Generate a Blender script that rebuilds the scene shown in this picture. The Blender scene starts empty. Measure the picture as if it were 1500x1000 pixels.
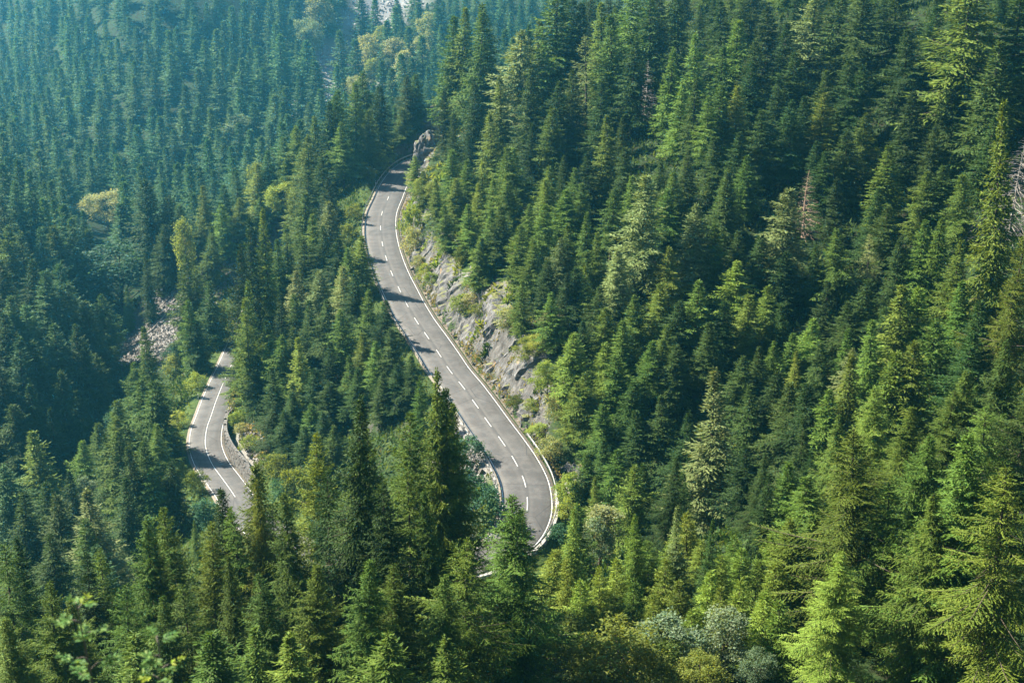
import bpy, math, random
import numpy as np

# ------------------------------------------------------------------ camera, sky, sun, exposure
SC = bpy.context.scene
COL = SC.collection
PITCH = 20.0
cam_data = bpy.data.cameras.new('camera')
cam_data.sensor_width = 36.0
cam_data.lens = 50.0
cam_data.clip_start = 0.1
cam_data.clip_end = 5000.0
cam_data.dof.use_dof = True
cam_data.dof.focus_distance = 190.0
cam_data.dof.aperture_fstop = 4.0
cam = bpy.data.objects.new('camera', cam_data)
COL.objects.link(cam)
cam.location = (0, 0, 0)
cam.rotation_euler = (math.radians(90 - PITCH), 0, 0)
SC.camera = cam

SUN_EL = 40.0            # degrees above the horizon
SUN_AZ = 63.0            # degrees to the west of the view direction (+Y)
sx = -math.sin(math.radians(SUN_AZ)) * math.cos(math.radians(SUN_EL))
sy = math.cos(math.radians(SUN_AZ)) * math.cos(math.radians(SUN_EL))
sz = math.sin(math.radians(SUN_EL))
world = bpy.data.worlds.new('World')
SC.world = world
world.use_nodes = True
wn = world.node_tree
bg = wn.nodes['Background']
sky = wn.nodes.new('ShaderNodeTexSky')
sky.sky_type = 'NISHITA'
sky.sun_disc = False
sky.sun_elevation = math.radians(SUN_EL)
sky.sun_rotation = math.radians(-SUN_AZ)
sky.altitude = 1200
wn.links.new(sky.outputs[0], bg.inputs[0])
bg.inputs[1].default_value = 0.05
sun_data = bpy.data.lights.new('sun', 'SUN')
sun_data.energy = 5.0
sun_data.angle = math.radians(0.53)
sun_data.color = (1.0, 0.90, 0.74)
sun = bpy.data.objects.new('sun', sun_data)
COL.objects.link(sun)
sun.rotation_euler = (math.radians(90 - SUN_EL), 0, math.radians(SUN_AZ + 180))
vs = SC.view_settings
vs.view_transform = 'Standard'
vs.look = 'None'
vs.exposure = 2.25
vs.gamma = 1.0
vs.use_curve_mapping = False
SC.cycles.max_bounces = 5
SC.cycles.diffuse_bounces = 2
SC.cycles.transmission_bounces = 3
SC.cycles.glossy_bounces = 2
SC.cycles.volume_bounces = 1


# ------------------------------------------------------------------ shape of the land (numpy only)
UPPER = [(-3.0, 324.8, -69.8), (-10.0, 321.8, -70.2), (-17.0, 316.8, -70.6), (-21.0, 312.1, -70.8), (-23.4, 304.2, -71.0), (-24.7, 292.4, -71.1), (-25.1, 280.3, -71.3), (-25.4, 269.7, -71.5), (-24.8, 259.4, -71.7), (-23.6, 249.3, -71.8), (-22.2, 240.8, -72.0), (-20.5, 232.1, -72.2), (-18.6, 223.9, -72.4), (-16.9, 216.6, -72.5), (-14.9, 209.1, -72.7), (-12.9, 202.7, -72.9), (-10.8, 195.8, -73.1), (-8.9, 189.3, -73.3), (-6.9, 183.5, -73.4), (-5.0, 177.7, -73.6), (-3.1, 171.6, -73.8), (-1.3, 166.1, -74.0), (0.3, 160.5, -74.1), (1.5, 154.8, -74.3), (1.8, 149.3, -74.5), (1.5, 146.5, -75.0), (0.6, 143.9, -75.6), (-0.9, 141.9, -76.3), (-3.0, 140.6, -77.0)]
LOWER = [(-9.0, 140.2, -78.6), (-15.5, 144.5, -80.6), (-22.0, 151.0, -82.8), (-28.0, 159.0, -85.0), (-33.0, 167.5, -87.0), (-37.0, 175.0, -88.4), (-39.1, 181.1, -89.2), (-42.1, 188.1, -90.0), (-45.1, 195.0, -90.8), (-47.1, 200.6, -91.3), (-48.5, 205.8, -91.8), (-49.6, 212.4, -92.3), (-50.2, 218.7, -92.8), (-50.9, 226.2, -93.3), (-51.7, 236.7, -94.1), (-52.5, 250.1, -95.0), (-53.4, 262.7, -95.9), (-54.1, 272.4, -96.5), (-54.6, 286.4, -97.3), (-57.1, 302.4, -98.3)]
CONTROL = [(-1.0, 203.0, -62.5), (-8.5, 231.0, -62.5), (-15.5, 262.0, -63.0), (5.5, 181.0, -65.0), (11.0, 166.0, -69.0), (-60.0, 850.0, -80.0), (-100.0, 850.0, -66.0), (-60.0, 950.0, -45.0), (-140.0, 850.0, -45.0), (30.0, 900.0, -50.0), (-10.0, 750.0, -90.0), (-40.0, 700.0, -108.0), (-60.0, 670.0, -113.0), (-180.0, 900.0, -32.0), (0.0, 0.0, -2.0), (0.0, 20.0, -15.5), (0.0, 40.0, -30.0), (0.0, 60.0, -43.5), (15.0, 78.0, -53.0), (15.0, 95.0, -55.0), (18.0, 115.0, -62.0), (12.0, 133.0, -71.0), (-20.0, 80.0, -58.0), (-20.0, 100.0, -66.0), (-20.0, 118.0, -75.0), (-45.0, 80.0, -60.0), (-45.0, 110.0, -70.0), (-45.0, 140.0, -85.0), (-90.0, 80.0, -62.0), (-90.0, 130.0, -86.0), (-60.0, 165.0, -97.0), (-80.0, 180.0, -108.0), (35.0, 80.0, -50.0), (40.0, 100.0, -52.0), (35.0, 115.0, -58.0), (60.0, 100.0, -45.0), (60.0, 125.0, -51.0), (100.0, 80.0, -35.0), (100.0, 120.0, -36.0), (60.0, 0.0, -2.0), (-60.0, 0.0, -2.0), (-60.0, 40.0, -31.0), (60.0, 40.0, -28.0), (-150.0, 0.0, -5.0), (-150.0, 80.0, -50.0), (150.0, 0.0, 10.0), (150.0, 80.0, -5.0), (6.0, 150.0, -79.0), (16.0, 140.0, -75.0), (23.0, 134.0, -71.0), (32.0, 138.0, -66.0), (42.0, 148.0, -62.0), (51.0, 158.0, -57.0), (65.0, 170.0, -48.0), (90.0, 190.0, -36.0), (14.0, 165.0, -68.0), (24.0, 166.0, -65.0), (36.0, 172.0, -64.0), (10.0, 200.0, -62.0), (25.0, 200.0, -55.0), (45.0, 200.0, -53.0), (65.0, 200.0, -45.0), (90.0, 210.0, -34.0), (0.0, 230.0, -63.0), (20.0, 230.0, -52.0), (45.0, 230.0, -46.0), (70.0, 230.0, -35.0), (100.0, 230.0, -22.0), (-10.0, 265.0, -64.0), (10.0, 265.0, -54.0), (35.0, 265.0, -46.0), (65.0, 265.0, -32.0), (100.0, 270.0, -16.0), (-14.0, 300.0, -62.0), (0.0, 300.0, -55.0), (30.0, 300.0, -46.0), (65.0, 305.0, -28.0), (-25.0, 335.0, -72.0), (0.0, 340.0, -60.0), (40.0, 345.0, -40.0), (80.0, 350.0, -15.0), (-20.0, 400.0, -85.0), (20.0, 400.0, -62.0), (70.0, 410.0, -25.0), (-10.0, 500.0, -95.0), (50.0, 500.0, -60.0), (100.0, 480.0, -20.0), (150.0, 300.0, 25.0), (150.0, 200.0, 20.0), (150.0, 400.0, 20.0), (0.0, 650.0, -105.0), (60.0, 700.0, -85.0), (150.0, 600.0, -20.0), (200.0, 800.0, -20.0), (-15.0, 200.0, -77.0), (-25.0, 200.0, -82.0), (-35.0, 200.0, -87.0), (-28.0, 230.0, -80.0), (-38.0, 230.0, -86.0), (-48.0, 230.0, -93.0), (-35.0, 260.0, -77.0), (-45.0, 265.0, -84.0), (-55.0, 265.0, -93.0), (-35.0, 290.0, -72.5), (-30.0, 282.0, -72.0), (-32.0, 305.0, -70.0), (-27.0, 322.0, -68.0), (-42.0, 310.0, -74.5), (-50.0, 295.0, -85.0), (-60.0, 300.0, -95.0), (-40.0, 332.0, -76.0), (-60.0, 340.0, -92.0), (-55.0, 380.0, -95.0), (-80.0, 390.0, -108.0), (-65.0, 240.0, -101.0), (-72.0, 250.0, -107.0), (-80.0, 256.0, -113.0), (-70.0, 280.0, -103.0), (-80.0, 296.0, -104.5), (-79.0, 316.0, -97.5), (-72.0, 305.0, -97.0), (-86.0, 312.0, -105.0), (-88.0, 340.0, -112.0), (-78.0, 338.0, -106.0), (-90.0, 300.0, -112.0), (-88.0, 296.0, -113.0), (-95.0, 310.0, -113.0), (-105.0, 350.0, -116.0), (-120.0, 400.0, -118.0), (-60.0, 205.0, -98.0), (-70.0, 210.0, -106.0), (-80.0, 227.0, -115.0), (-85.0, 195.0, -116.0), (-96.0, 262.0, -101.0), (-100.0, 200.0, -108.0), (-105.0, 230.0, -98.0), (-115.0, 270.0, -90.0), (-118.0, 310.0, -90.0), (-130.0, 300.0, -82.0), (-130.0, 350.0, -92.0), (-125.0, 230.0, -85.0), (-150.0, 250.0, -68.0), (-150.0, 320.0, -78.0), (-150.0, 200.0, -75.0), (-200.0, 250.0, -40.0), (-200.0, 330.0, -55.0), (-150.0, 400.0, -105.0), (-180.0, 400.0, -85.0), (-250.0, 400.0, -50.0), (-180.0, 480.0, -115.0), (-250.0, 520.0, -105.0), (-300.0, 520.0, -70.0), (-139.0, 481.0, -120.0), (-210.0, 600.0, -124.0), (-260.0, 700.0, -126.0), (-100.0, 480.0, -118.0), (-60.0, 480.0, -108.0), (-60.0, 560.0, -112.0), (-80.0, 640.0, -115.0), (-89.0, 722.0, -114.0), (-60.0, 800.0, -92.0), (-140.0, 540.0, -112.0), (-120.0, 760.0, -68.0), (-160.0, 600.0, -106.0), (-200.0, 680.0, -95.0), (-200.0, 760.0, -68.0), (-270.0, 780.0, -100.0), (-270.0, 860.0, -70.0), (-330.0, 760.0, -115.0), (-350.0, 900.0, -80.0), (-20.0, 900.0, -60.0), (0.0, 820.0, -80.0), (-120.0, 900.0, -30.0), (-300.0, 1000.0, -40.0), (0.0, 1000.0, -30.0), (120.0, 1000.0, 0.0), (-200.0, 1000.0, 5.0), (-150.0, 590.0, -103.0), (-170.0, 680.0, -75.0), (-160.0, 760.0, -64.0)]


def catmull(P, step):
    P = np.asarray(P, float)
    P = np.vstack([2 * P[0] - P[1], P, 2 * P[-1] - P[-2]])
    out = []
    for i in range(1, len(P) - 2):
        a, b, c, d = P[i - 1:i + 3]
        n = max(2, int(np.linalg.norm(c - b) / 0.25))
        t = np.linspace(0, 1, n, endpoint=False)[:, None]
        out.append(0.5 * ((2 * b) + (c - a) * t + (2 * a - 5 * b + 4 * c - d) * t * t + (3 * b - a - 3 * c + d) * t ** 3))
    Q = np.vstack(out + [P[-2][None]])
    for _ in range(12):                                  # ease out kinks
        Q[1:-1] = 0.25 * Q[:-2] + 0.5 * Q[1:-1] + 0.25 * Q[2:]
    s = np.concatenate([[0], np.cumsum(np.linalg.norm(np.diff(Q, axis=0), axis=1))])
    n = int(s[-1] / step)
    si = np.linspace(0, s[-1], n + 1)
    return np.stack([np.interp(si, s, Q[:, k]) for k in range(3)], 1)


ROAD = catmull(UPPER + LOWER, 0.5)                       # one road: down past the rock face, round the hairpin, back below
HW = 3.15                                                # half width between the edge lines
_c = np.array(CONTROL, float)
_cx = _c[:, :2] / 100.0


def _phi(r2):
    return np.where(r2 > 1e-12, 0.5 * r2 * np.log(np.maximum(r2, 1e-12)), 0.0)


def _fit():
    n = len(_c)
    d2 = ((_cx[:, None] - _cx[None]) ** 2).sum(2)
    A = np.zeros((n + 3, n + 3))
    A[:n, :n] = _phi(d2) + np.eye(n) * 2e-3
    A[:n, n] = A[n, :n] = 1
    A[:n, n + 1:] = _cx
    A[n + 1:, :n] = _cx.T
    return np.linalg.solve(A, np.concatenate([_c[:, 2], np.zeros(3)]))


_w = _fit()


def hash2(ix, iy, seed):
    h = (ix.astype(np.int64) * 374761393 + iy.astype(np.int64) * 668265263 + seed * 1274126177) & 0x7fffffff
    h = ((h ^ (h >> 13)) * 1274126177) & 0x7fffffff
    return ((h ^ (h >> 16)) & 0xffff) / 65535.0


def vnoise(x, y, seed=0):
    ix, iy = np.floor(x), np.floor(y)
    fx, fy = x - ix, y - iy
    fx, fy = fx * fx * (3 - 2 * fx), fy * fy * (3 - 2 * fy)
    a, b = hash2(ix, iy, seed), hash2(ix + 1, iy, seed)
    c, d = hash2(ix, iy + 1, seed), hash2(ix + 1, iy + 1, seed)
    return (a + (b - a) * fx) + ((c + (d - c) * fx) - (a + (b - a) * fx)) * fy


def fbm(x, y, seed=0, octv=4):
    v, a, s = 0.0, 0.5, 1.0
    for o in range(octv):
        v = v + a * (vnoise(x * s, y * s, seed + o * 17) - 0.5)
        a, s = a * 0.5, s * 2.03
    return v


def natural(x, y):
    x, y = np.asarray(x, float), np.asarray(y, float)
    sh = x.shape
    q = np.stack([x.ravel(), y.ravel()], 1) / 100.0
    out = np.empty(len(q))
    for i in range(0, len(q), 20000):
        p = q[i:i + 20000]
        d2 = ((p[:, None] - _cx[None]) ** 2).sum(2)
        out[i:i + 20000] = _phi(d2) @ _w[:len(_c)] + _w[len(_c)] + p @ _w[len(_c) + 1:]
    return out.reshape(sh)


_r2 = ROAD[::4]
_seg = np.diff(_r2, axis=0)


def road_near(x, y):
    """distance to the road's middle, height of the road there, side (+ = right of the way down)"""
    x, y = np.asarray(x, float), np.asarray(y, float)
    sh = x.shape
    px, py = x.ravel(), y.ravel()
    D, Z, S = np.full(px.shape, 1e9), np.zeros(px.shape), np.zeros(px.shape)
    for i in range(len(_seg)):
        a, v = _r2[i], _seg[i]
        L2 = v[0] ** 2 + v[1] ** 2
        t = np.clip(((px - a[0]) * v[0] + (py - a[1]) * v[1]) / L2, 0, 1)
        dx, dy = px - a[0] - t * v[0], py - a[1] - t * v[1]
        d = np.hypot(dx, dy)
        m = d < D
        D[m] = d[m]
        Z[m] = (a[2] + t * v[2])[m]
        S[m] = np.sign(v[0] * dy - v[1] * dx)[m] * -1
    return D.reshape(sh), Z.reshape(sh), S.reshape(sh)


def ground(x, y, rough=True):
    x, y = np.asarray(x, float), np.asarray(y, float)
    z = natural(x, y)
    if rough:
        z = z + 2.2 * fbm(x / 14.0, y / 14.0, 3, 4)
    d, rz, side = road_near(x, y)
    e = np.maximum(d - (HW + 1.1), 0)
    hi = rz - 0.12 + e * 1.75 + np.maximum(e - 6, 0) * 3
    lo = rz - 0.12 - e * 0.95 - np.maximum(e - 9, 0) * 3
    zc = np.clip(z, lo, hi)
    if rough:
        zc = zc + np.clip(e / 3, 0, 1) * 0.9 * fbm(x / 3.1, y / 3.1, 9, 3)
        zc = np.where(e <= 0, rz - 0.12, zc)
    return zc


# ------------------------------------------------------------------ helpers
def nodes(m):
    m.use_nodes = True
    nt = m.node_tree
    return nt, nt.nodes, nt.links, nt.nodes['Principled BSDF']


class NT:
    """small wrapper for building a material's node tree"""
    def __init__(self, name, rough=0.9, spec=0.2):
        self.m = bpy.data.materials.new(name)
        self.nt, self.n, self.l, self.b = nodes(self.m)
        self.b.inputs['Roughness'].default_value = rough
        self.b.inputs['Specular IOR Level'].default_value = spec
        self.co = self.n.new('ShaderNodeNewGeometry').outputs['Position']

    def link(self, a, b):
        self.l.new(a, b)

    def noise(self, scale, detail=5, rough=0.6, vec=None, out='Fac', stretch=None):
        t = self.n.new('ShaderNodeTexNoise')
        t.inputs['Scale'].default_value = scale
        t.inputs['Detail'].default_value = detail
        t.inputs['Roughness'].default_value = rough
        v = vec or self.co
        if stretch:
            mp = self.n.new('ShaderNodeMapping')
            mp.inputs['Scale'].default_value = stretch[:3]
            if len(stretch) > 3:
                mp.inputs['Rotation'].default_value = stretch[3:]
            self.l.new(v, mp.inputs[0])
            v = mp.outputs[0]
        self.l.new(v, t.inputs['Vector'])
        return t.outputs[out]

    def voronoi(self, scale, feature='F1', stretch=None, out='Distance'):
        t = self.n.new('ShaderNodeTexVoronoi')
        t.feature = feature
        t.inputs['Scale'].default_value = scale
        v = self.co
        if stretch:
            mp = self.n.new('ShaderNodeMapping')
            mp.inputs['Scale'].default_value = stretch[:3]
            self.l.new(v, mp.inputs[0])
            v = mp.outputs[0]
        self.l.new(v, t.inputs['Vector'])
        return t.outputs[out]

    def ramp(self, fac, stops):
        r = self.n.new('ShaderNodeValToRGB')
        e = r.color_ramp.elements
        while len(e) < len(stops):
            e.new(0.5)
        for i, (p, c) in enumerate(stops):
            e[i].position = p
            e[i].color = (c, c, c, 1) if isinstance(c, (int, float)) else (*c, 1)
        self.l.new(fac, r.inputs[0])
        return r.outputs[0]

    def mix(self, fac, a, b, mode='MIX'):
        x = self.n.new('ShaderNodeMix')
        x.data_type = 'RGBA'
        x.blend_type = mode
        for s, v in ((0, fac), (6, a), (7, b)):
            if isinstance(v, (int, float)):
                x.inputs[s].default_value = v if s == 0 else (v, v, v, 1)
            elif isinstance(v, tuple):
                x.inputs[s].default_value = (*v, 1)
            else:
                self.l.new(v, x.inputs[s])
        return x.outputs[2]

    def math(self, op, a, b=0.0, c=None):
        x = self.n.new('ShaderNodeMath')
        x.operation = op
        for i, v in enumerate((a, b) if c is None else (a, b, c)):
            if isinstance(v, (int, float)):
                x.inputs[i].default_value = v
            else:
                self.l.new(v, x.inputs[i])
        return x.outputs[0]

    def attr(self, name, out='Fac'):
        a = self.n.new('ShaderNodeAttribute')
        a.attribute_name = name
        return a.outputs[out]

    def bump(self, h, strength=0.5, dist=0.1):
        b = self.n.new('ShaderNodeBump')
        b.inputs['Strength'].default_value = strength
        b.inputs['Distance'].default_value = dist
        self.l.new(h, b.inputs['Height'])
        self.l.new(b.outputs[0], self.b.inputs['Normal'])

    def color(self, c):
        if isinstance(c, tuple):
            self.b.inputs['Base Color'].default_value = (*c, 1)
        else:
            self.l.new(c, self.b.inputs['Base Color'])
        return self.m


def mesh_np(name, V, Fc, mats, smooth=False, attrs=None, mat_idx=None):
    """mesh from numpy arrays; Fc is an (n,3) or (n,4) array or a list of such arrays"""
    if isinstance(mats, bpy.types.Material):
        mats = [mats]
    fl = Fc if isinstance(Fc, list) else [Fc]
    fl = [np.asarray(f, np.int32) for f in fl if len(f)]
    V = np.asarray(V, np.float32)
    me = bpy.data.meshes.new(name)
    me.vertices.add(len(V))
    me.vertices.foreach_set('co', V.ravel())
    loops = np.concatenate([f.ravel() for f in fl])
    tot = np.concatenate([np.full(len(f), f.shape[1], np.int32) for f in fl])
    start = np.concatenate([[0], np.cumsum(tot)[:-1]]).astype(np.int32)
    me.loops.add(len(loops))
    me.loops.foreach_set('vertex_index', loops)
    me.polygons.add(len(tot))
    me.polygons.foreach_set('loop_start', start)
    me.polygons.foreach_set('loop_total', tot)
    me.polygons.foreach_set('use_smooth', np.full(len(tot), smooth, bool))
    if mat_idx is not None:
        me.polygons.foreach_set('material_index', np.asarray(mat_idx, np.int32))
    for k, v in (attrs or {}).items():
        a = me.attributes.new(k, 'FLOAT', 'POINT')
        a.data.foreach_set('value', np.asarray(v, np.float32))
    for m in mats:
        me.materials.append(m)
    me.update(calc_edges=True)
    me.validate()
    return me


def link(name, data=None, parent=None, loc=None):
    o = bpy.data.objects.new(name, data)
    COL.objects.link(o)
    if parent is not None:
        o.parent = parent
    if loc is not None:
        o.location = loc
    return o


def tag(o, label=None, cat=None, group=None, kind=None):
    for k, v in (('label', label), ('category', cat), ('group', group), ('kind', kind)):
        if v:
            o[k] = v
    return o


class MB:
    """collects simple solids for one mesh"""
    def __init__(self):
        self.v, self.f, self.n = [], [], 0

    def add(self, V, F):
        self.v.append(np.asarray(V, float))
        self.f += [tuple(int(i) + self.n for i in q) for q in F]
        self.n += len(V)

    def box(self, c, ax, ay, az):
        c, ax, ay, az = (np.asarray(t, float) for t in (c, ax, ay, az))
        V = [c + i * ax + j * ay + k * az for k in (-1, 1) for j in (-1, 1) for i in (-1, 1)]
        self.add(V, [(0, 2, 3, 1), (4, 5, 7, 6), (0, 1, 5, 4), (2, 6, 7, 3), (0, 4, 6, 2), (1, 3, 7, 5)])

    def tube(self, P, R, k=6):
        P = np.asarray(P, float)
        R = np.broadcast_to(np.asarray(R, float), (len(P),))
        V = []
        for i in range(len(P)):
            t = P[min(i + 1, len(P) - 1)] - P[max(i - 1, 0)]
            t /= np.linalg.norm(t) + 1e-9
            a = np.cross(t, (0.31, 0.95, 0.05) if abs(t[2]) > 0.8 else (0, 0, 1))
            a /= np.linalg.norm(a)
            b = np.cross(t, a)
            for j in range(k):
                w = 2 * math.pi * j / k
                V.append(P[i] + R[i] * (math.cos(w) * a + math.sin(w) * b))
        F = [(i * k + j, i * k + (j + 1) % k, (i + 1) * k + (j + 1) % k, (i + 1) * k + j) for i in range(len(P) - 1) for j in range(k)]
        F += [tuple(range(k))[::-1], tuple((len(P) - 1) * k + j for j in range(k))]
        self.add(V, F)

    def data(self, name, mat, smooth=False):
        V = np.vstack(self.v)
        me = bpy.data.meshes.new(name)
        me.from_pydata(V.tolist(), [], self.f)
        me.materials.append(mat)
        if smooth:
            me.polygons.foreach_set('use_smooth', [True] * len(me.polygons))
        me.update()
        return me

    def build(self, name, mat, parent=None, smooth=False):
        return link(name, self.data(name, mat, smooth), parent)


# ------------------------------------------------------------------ the ground
STREAM = np.array([(-60, 800), (-89, 722), (-72, 655), (-95, 560), (-150, 530)], float)


def poly_dist(x, y, P):
    D = np.full(np.shape(x), 1e9)
    for a, b in zip(P[:-1], P[1:]):
        v = b - a
        t = np.clip(((x - a[0]) * v[0] + (y - a[1]) * v[1]) / (v @ v), 0, 1)
        D = np.minimum(D, np.hypot(x - a[0] - t * v[0], y - a[1] - t * v[1]))
    return D


def spaced(lo, a, b, hi, fine, grow):
    mid = list(np.arange(a, b + 1e-6, fine))
    s, p = fine, b
    while p < hi:
        s *= grow
        p += s
        mid.append(p)
    s, p, low = fine, a, []
    while p > lo:
        s *= grow
        p -= s
        low.append(p)
    return np.array(low[::-1] + mid)


def scree_mask(x, y):
    m = np.exp(-(((x + 76) / 12.5) ** 2 + ((y - 301) / 23.0) ** 2) ** 2)          # slope by the gully
    m = np.maximum(m, np.exp(-(((x + 6.5) / 5.0) ** 2 + ((y - 163) / 11.0) ** 2) ** 2))   # below the parapet
    m = np.maximum(m, np.exp(-(((x + 37) / 7.0) ** 2 + ((y - 203) / 14.0) ** 2) ** 2))   # bank above the lower road
    return m


gx = spaced(-520, -100, 70, 260, 1.0, 1.055)
gy = spaced(-30, 75, 330, 1150, 1.0, 1.035)
GX, GY = np.meshgrid(gx, gy)
GZ = ground(GX, GY)
rd, rz_, rs_ = road_near(GX, GY)
uphill = (rs_ < 0) & (GY > 146) & (GX > -60) & (rz_ > -77)             # the rock side of the upper road
m_grass = np.clip(1.25 - np.abs(rd - 6.5) / 7.0 + 1.6 * fbm(GX / 9, GY / 9, 41), 0, 1) * (rd > 3) * np.where(uphill, 0.25, 1.0)
m_gravel = np.clip(1.5 - poly_dist(GX, GY, STREAM) / 13.0 + 1.2 * fbm(GX / 12, GY / 12, 55), 0, 1) * (GY > 625)
m_scree = np.clip(scree_mask(GX, GY) * 1.6 + 1.0 * fbm(GX / 5, GY / 5, 77) - 0.25, 0, 1)
nx_, ny_ = len(gx), len(gy)
idx = np.arange(nx_ * ny_).reshape(ny_, nx_)
quads = np.stack([idx[:-1, :-1], idx[:-1, 1:], idx[1:, 1:], idx[1:, :-1]], -1).reshape(-1, 4)

M = NT('hillside_floor', 0.95, 0.1)
geo = M.n.new('ShaderNodeNewGeometry')
sep = M.n.new('ShaderNodeSeparateXYZ')
M.link(geo.outputs['Normal'], sep.inputs[0])
big, fine_, med = M.noise(0.09), M.noise(2.3, 6, 0.7), M.noise(0.6, 5)
soil = M.ramp(fine_, [(0.3, (0.007, 0.008, 0.004)), (0.55, (0.019, 0.018, 0.010)), (0.75, (0.038, 0.034, 0.020))])
moss = M.ramp(fine_, [(0.3, (0.008, 0.018, 0.006)), (0.6, (0.022, 0.042, 0.012)), (0.8, (0.045, 0.065, 0.018))])
floor = M.mix(M.ramp(med, [(0.36, 0.0), (0.5, 1.0)]), soil, moss)
grass = M.ramp(M.mix(0.5, fine_, med), [(0.3, (0.016, 0.032, 0.008)), (0.5, (0.042, 0.070, 0.016)), (0.7, (0.10, 0.115, 0.035))])
col = M.mix(M.attr('grassy'), floor, grass)
rock = M.ramp(M.noise(1.1, 8, 0.75, stretch=(1, 1, 0.35)), [(0.3, (0.025, 0.024, 0.023)), (0.5, (0.075, 0.073, 0.069)), (0.7, (0.17, 0.165, 0.155))])
steep = M.ramp(M.math('ADD', sep.outputs['Z'], M.math('MULTIPLY', M.math('SUBTRACT', med, 0.5), 0.5)), [(0.58, 1.0), (0.74, 0.0)])
col = M.mix(steep, col, rock)
pale = M.ramp(fine_, [(0.3, (0.09, 0.085, 0.08)), (0.6, (0.21, 0.20, 0.19)), (0.8, (0.34, 0.33, 0.31))])
col = M.mix(M.attr('scree'), col, pale)
col = M.mix(M.attr('gravel'), col, M.ramp(fine_, [(0.3, (0.19, 0.18, 0.175)), (0.7, (0.34, 0.33, 0.31))]))
M.bump(M.mix(0.5, fine_, M.noise(7, 4)), 0.8, 0.25)
hill = link('hillside', mesh_np('hillside', np.stack([GX, GY, GZ], -1).reshape(-1, 3), quads, M.color(col), True,
            {'grassy': m_grass.ravel(), 'gravel': m_gravel.ravel(), 'scree': m_scree.ravel()}))
hill['kind'] = 'structure'
_gxi, _gyi = np.arange(nx_), np.arange(ny_)


def gz(x, y):
    """height of the built ground sheet"""
    fx, fy = np.interp(x, gx, _gxi), np.interp(y, gy, _gyi)
    i, j = np.minimum(np.floor(fx).astype(int), nx_ - 2), np.minimum(np.floor(fy).astype(int), ny_ - 2)
    u, v = fx - i, fy - j
    return (GZ[j, i] * (1 - u) + GZ[j, i + 1] * u) * (1 - v) + (GZ[j + 1, i] * (1 - u) + GZ[j + 1, i + 1] * u) * v


# ------------------------------------------------------------------ the road and its markings
T = np.gradient(ROAD, axis=0)
T[:, 2] = 0
T /= np.linalg.norm(T, axis=1)[:, None]
SIDE = np.stack([T[:, 1], -T[:, 0], np.zeros(len(T))], 1)             # right of the way down = towards -x
SIDE *= np.interp(np.arange(len(T)), [0, np.argmin(ROAD[:, 1]) - 15, np.argmin(ROAD[:, 1]) + 70, len(T)], [0.91, 0.91, 0.79, 0.79])[:, None]   # the lower road is narrower
ARC = np.concatenate([[0], np.cumsum(np.linalg.norm(np.diff(ROAD, axis=0), axis=1))])


def ribbon(i0, i1, offs, dz):
    """sheet along the road between samples i0..i1 through the side offsets offs"""
    R = np.arange(i0, i1 + 1)
    V = np.stack([ROAD[R] + SIDE[R] * o + np.array([0, 0, z]) for o, z in zip(offs, dz)], 1).reshape(-1, 3)
    k = len(offs)
    q = np.arange(len(R) * k).reshape(len(R), k)
    return V, np.stack([q[:-1, :-1], q[1:, :-1], q[1:, 1:], q[:-1, 1:]], -1).reshape(-1, 4)


A = NT('asphalt', 0.85, 0.3)
an = A.noise(0.25, 4)
asp = A.ramp(A.noise(30, 3, 0.7), [(0.3, (0.045, 0.044, 0.043)), (0.7, (0.078, 0.075, 0.072))])
asp = A.mix(A.ramp(an, [(0.4, 0.0), (0.65, 0.5)]), asp, (0.082, 0.081, 0.081))
lane = A.attr('across')
wear = A.ramp(A.math('PINGPONG', A.math('MULTIPLY', lane, 1.0), 1.6), [(0.15, 0.0), (0.5, 0.65), (0.85, 0.0)])
asp = A.mix(wear, asp, (0.100, 0.096, 0.090))
patch = A.ramp(A.voronoi(0.09, 'F1', out='Color'), [(0.3, 0.0), (0.32, 0.4), (0.48, 0.4), (0.5, 0.0)])
asp = A.mix(patch, asp, (0.048, 0.048, 0.049))
stain = A.ramp(A.noise(0.5, 8, 0.78), [(0.46, 0.0), (0.66, 0.7)])
asp = A.mix(stain, asp, (0.108, 0.105, 0.100))
dirt = A.math('GREATER_THAN', A.math('ADD', A.math('ABSOLUTE', lane), A.math('MULTIPLY', A.noise(1.6, 5), 1.1)), HW + 0.72)
crack = A.ramp(A.voronoi(0.13, 'DISTANCE_TO_EDGE'), [(0.0, 0.8), (0.011, 0.0)])
asp = A.mix(crack, asp, (0.035, 0.035, 0.036))
seam = A.ramp(A.math('ABSOLUTE', A.math('ADD', lane, A.math('MULTIPLY', A.noise(0.4), 0.25))), [(0.15, 0.55), (0.19, 0.0)])
asp = A.mix(seam, asp, (0.05, 0.05, 0.05))
asp = A.mix(A.math('MULTIPLY', dirt, 0.75), asp, (0.16, 0.135, 0.10))
A.bump(A.noise(45, 3), 0.3, 0.02)
oo = [-HW - 0.75, -HW - 0.5, -1.6, 0, 1.6, HW + 0.5, HW + 0.75]
V, Fq = ribbon(0, len(ROAD) - 1, oo, [-0.3, 0, 0.02, 0.03, 0.02, 0, -0.3])
road = link('road', mesh_np('road', V, Fq, A.color(asp), True, {'across': np.tile(oo, len(ROAD))}))
road['kind'] = 'structure'
PW = NT('road_paint', 0.6, 0.3)
paint = PW.color(PW.ramp(PW.noise(9, 4, 0.7), [(0.32, (0.16, 0.16, 0.15)), (0.47, (0.48, 0.48, 0.46)), (0.7, (0.62, 0.62, 0.60))]))


def crown_z(o):
    return float(np.interp(o, oo, [-0.3, 0, 0.02, 0.03, 0.02, 0, -0.3])) + 0.006


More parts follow.
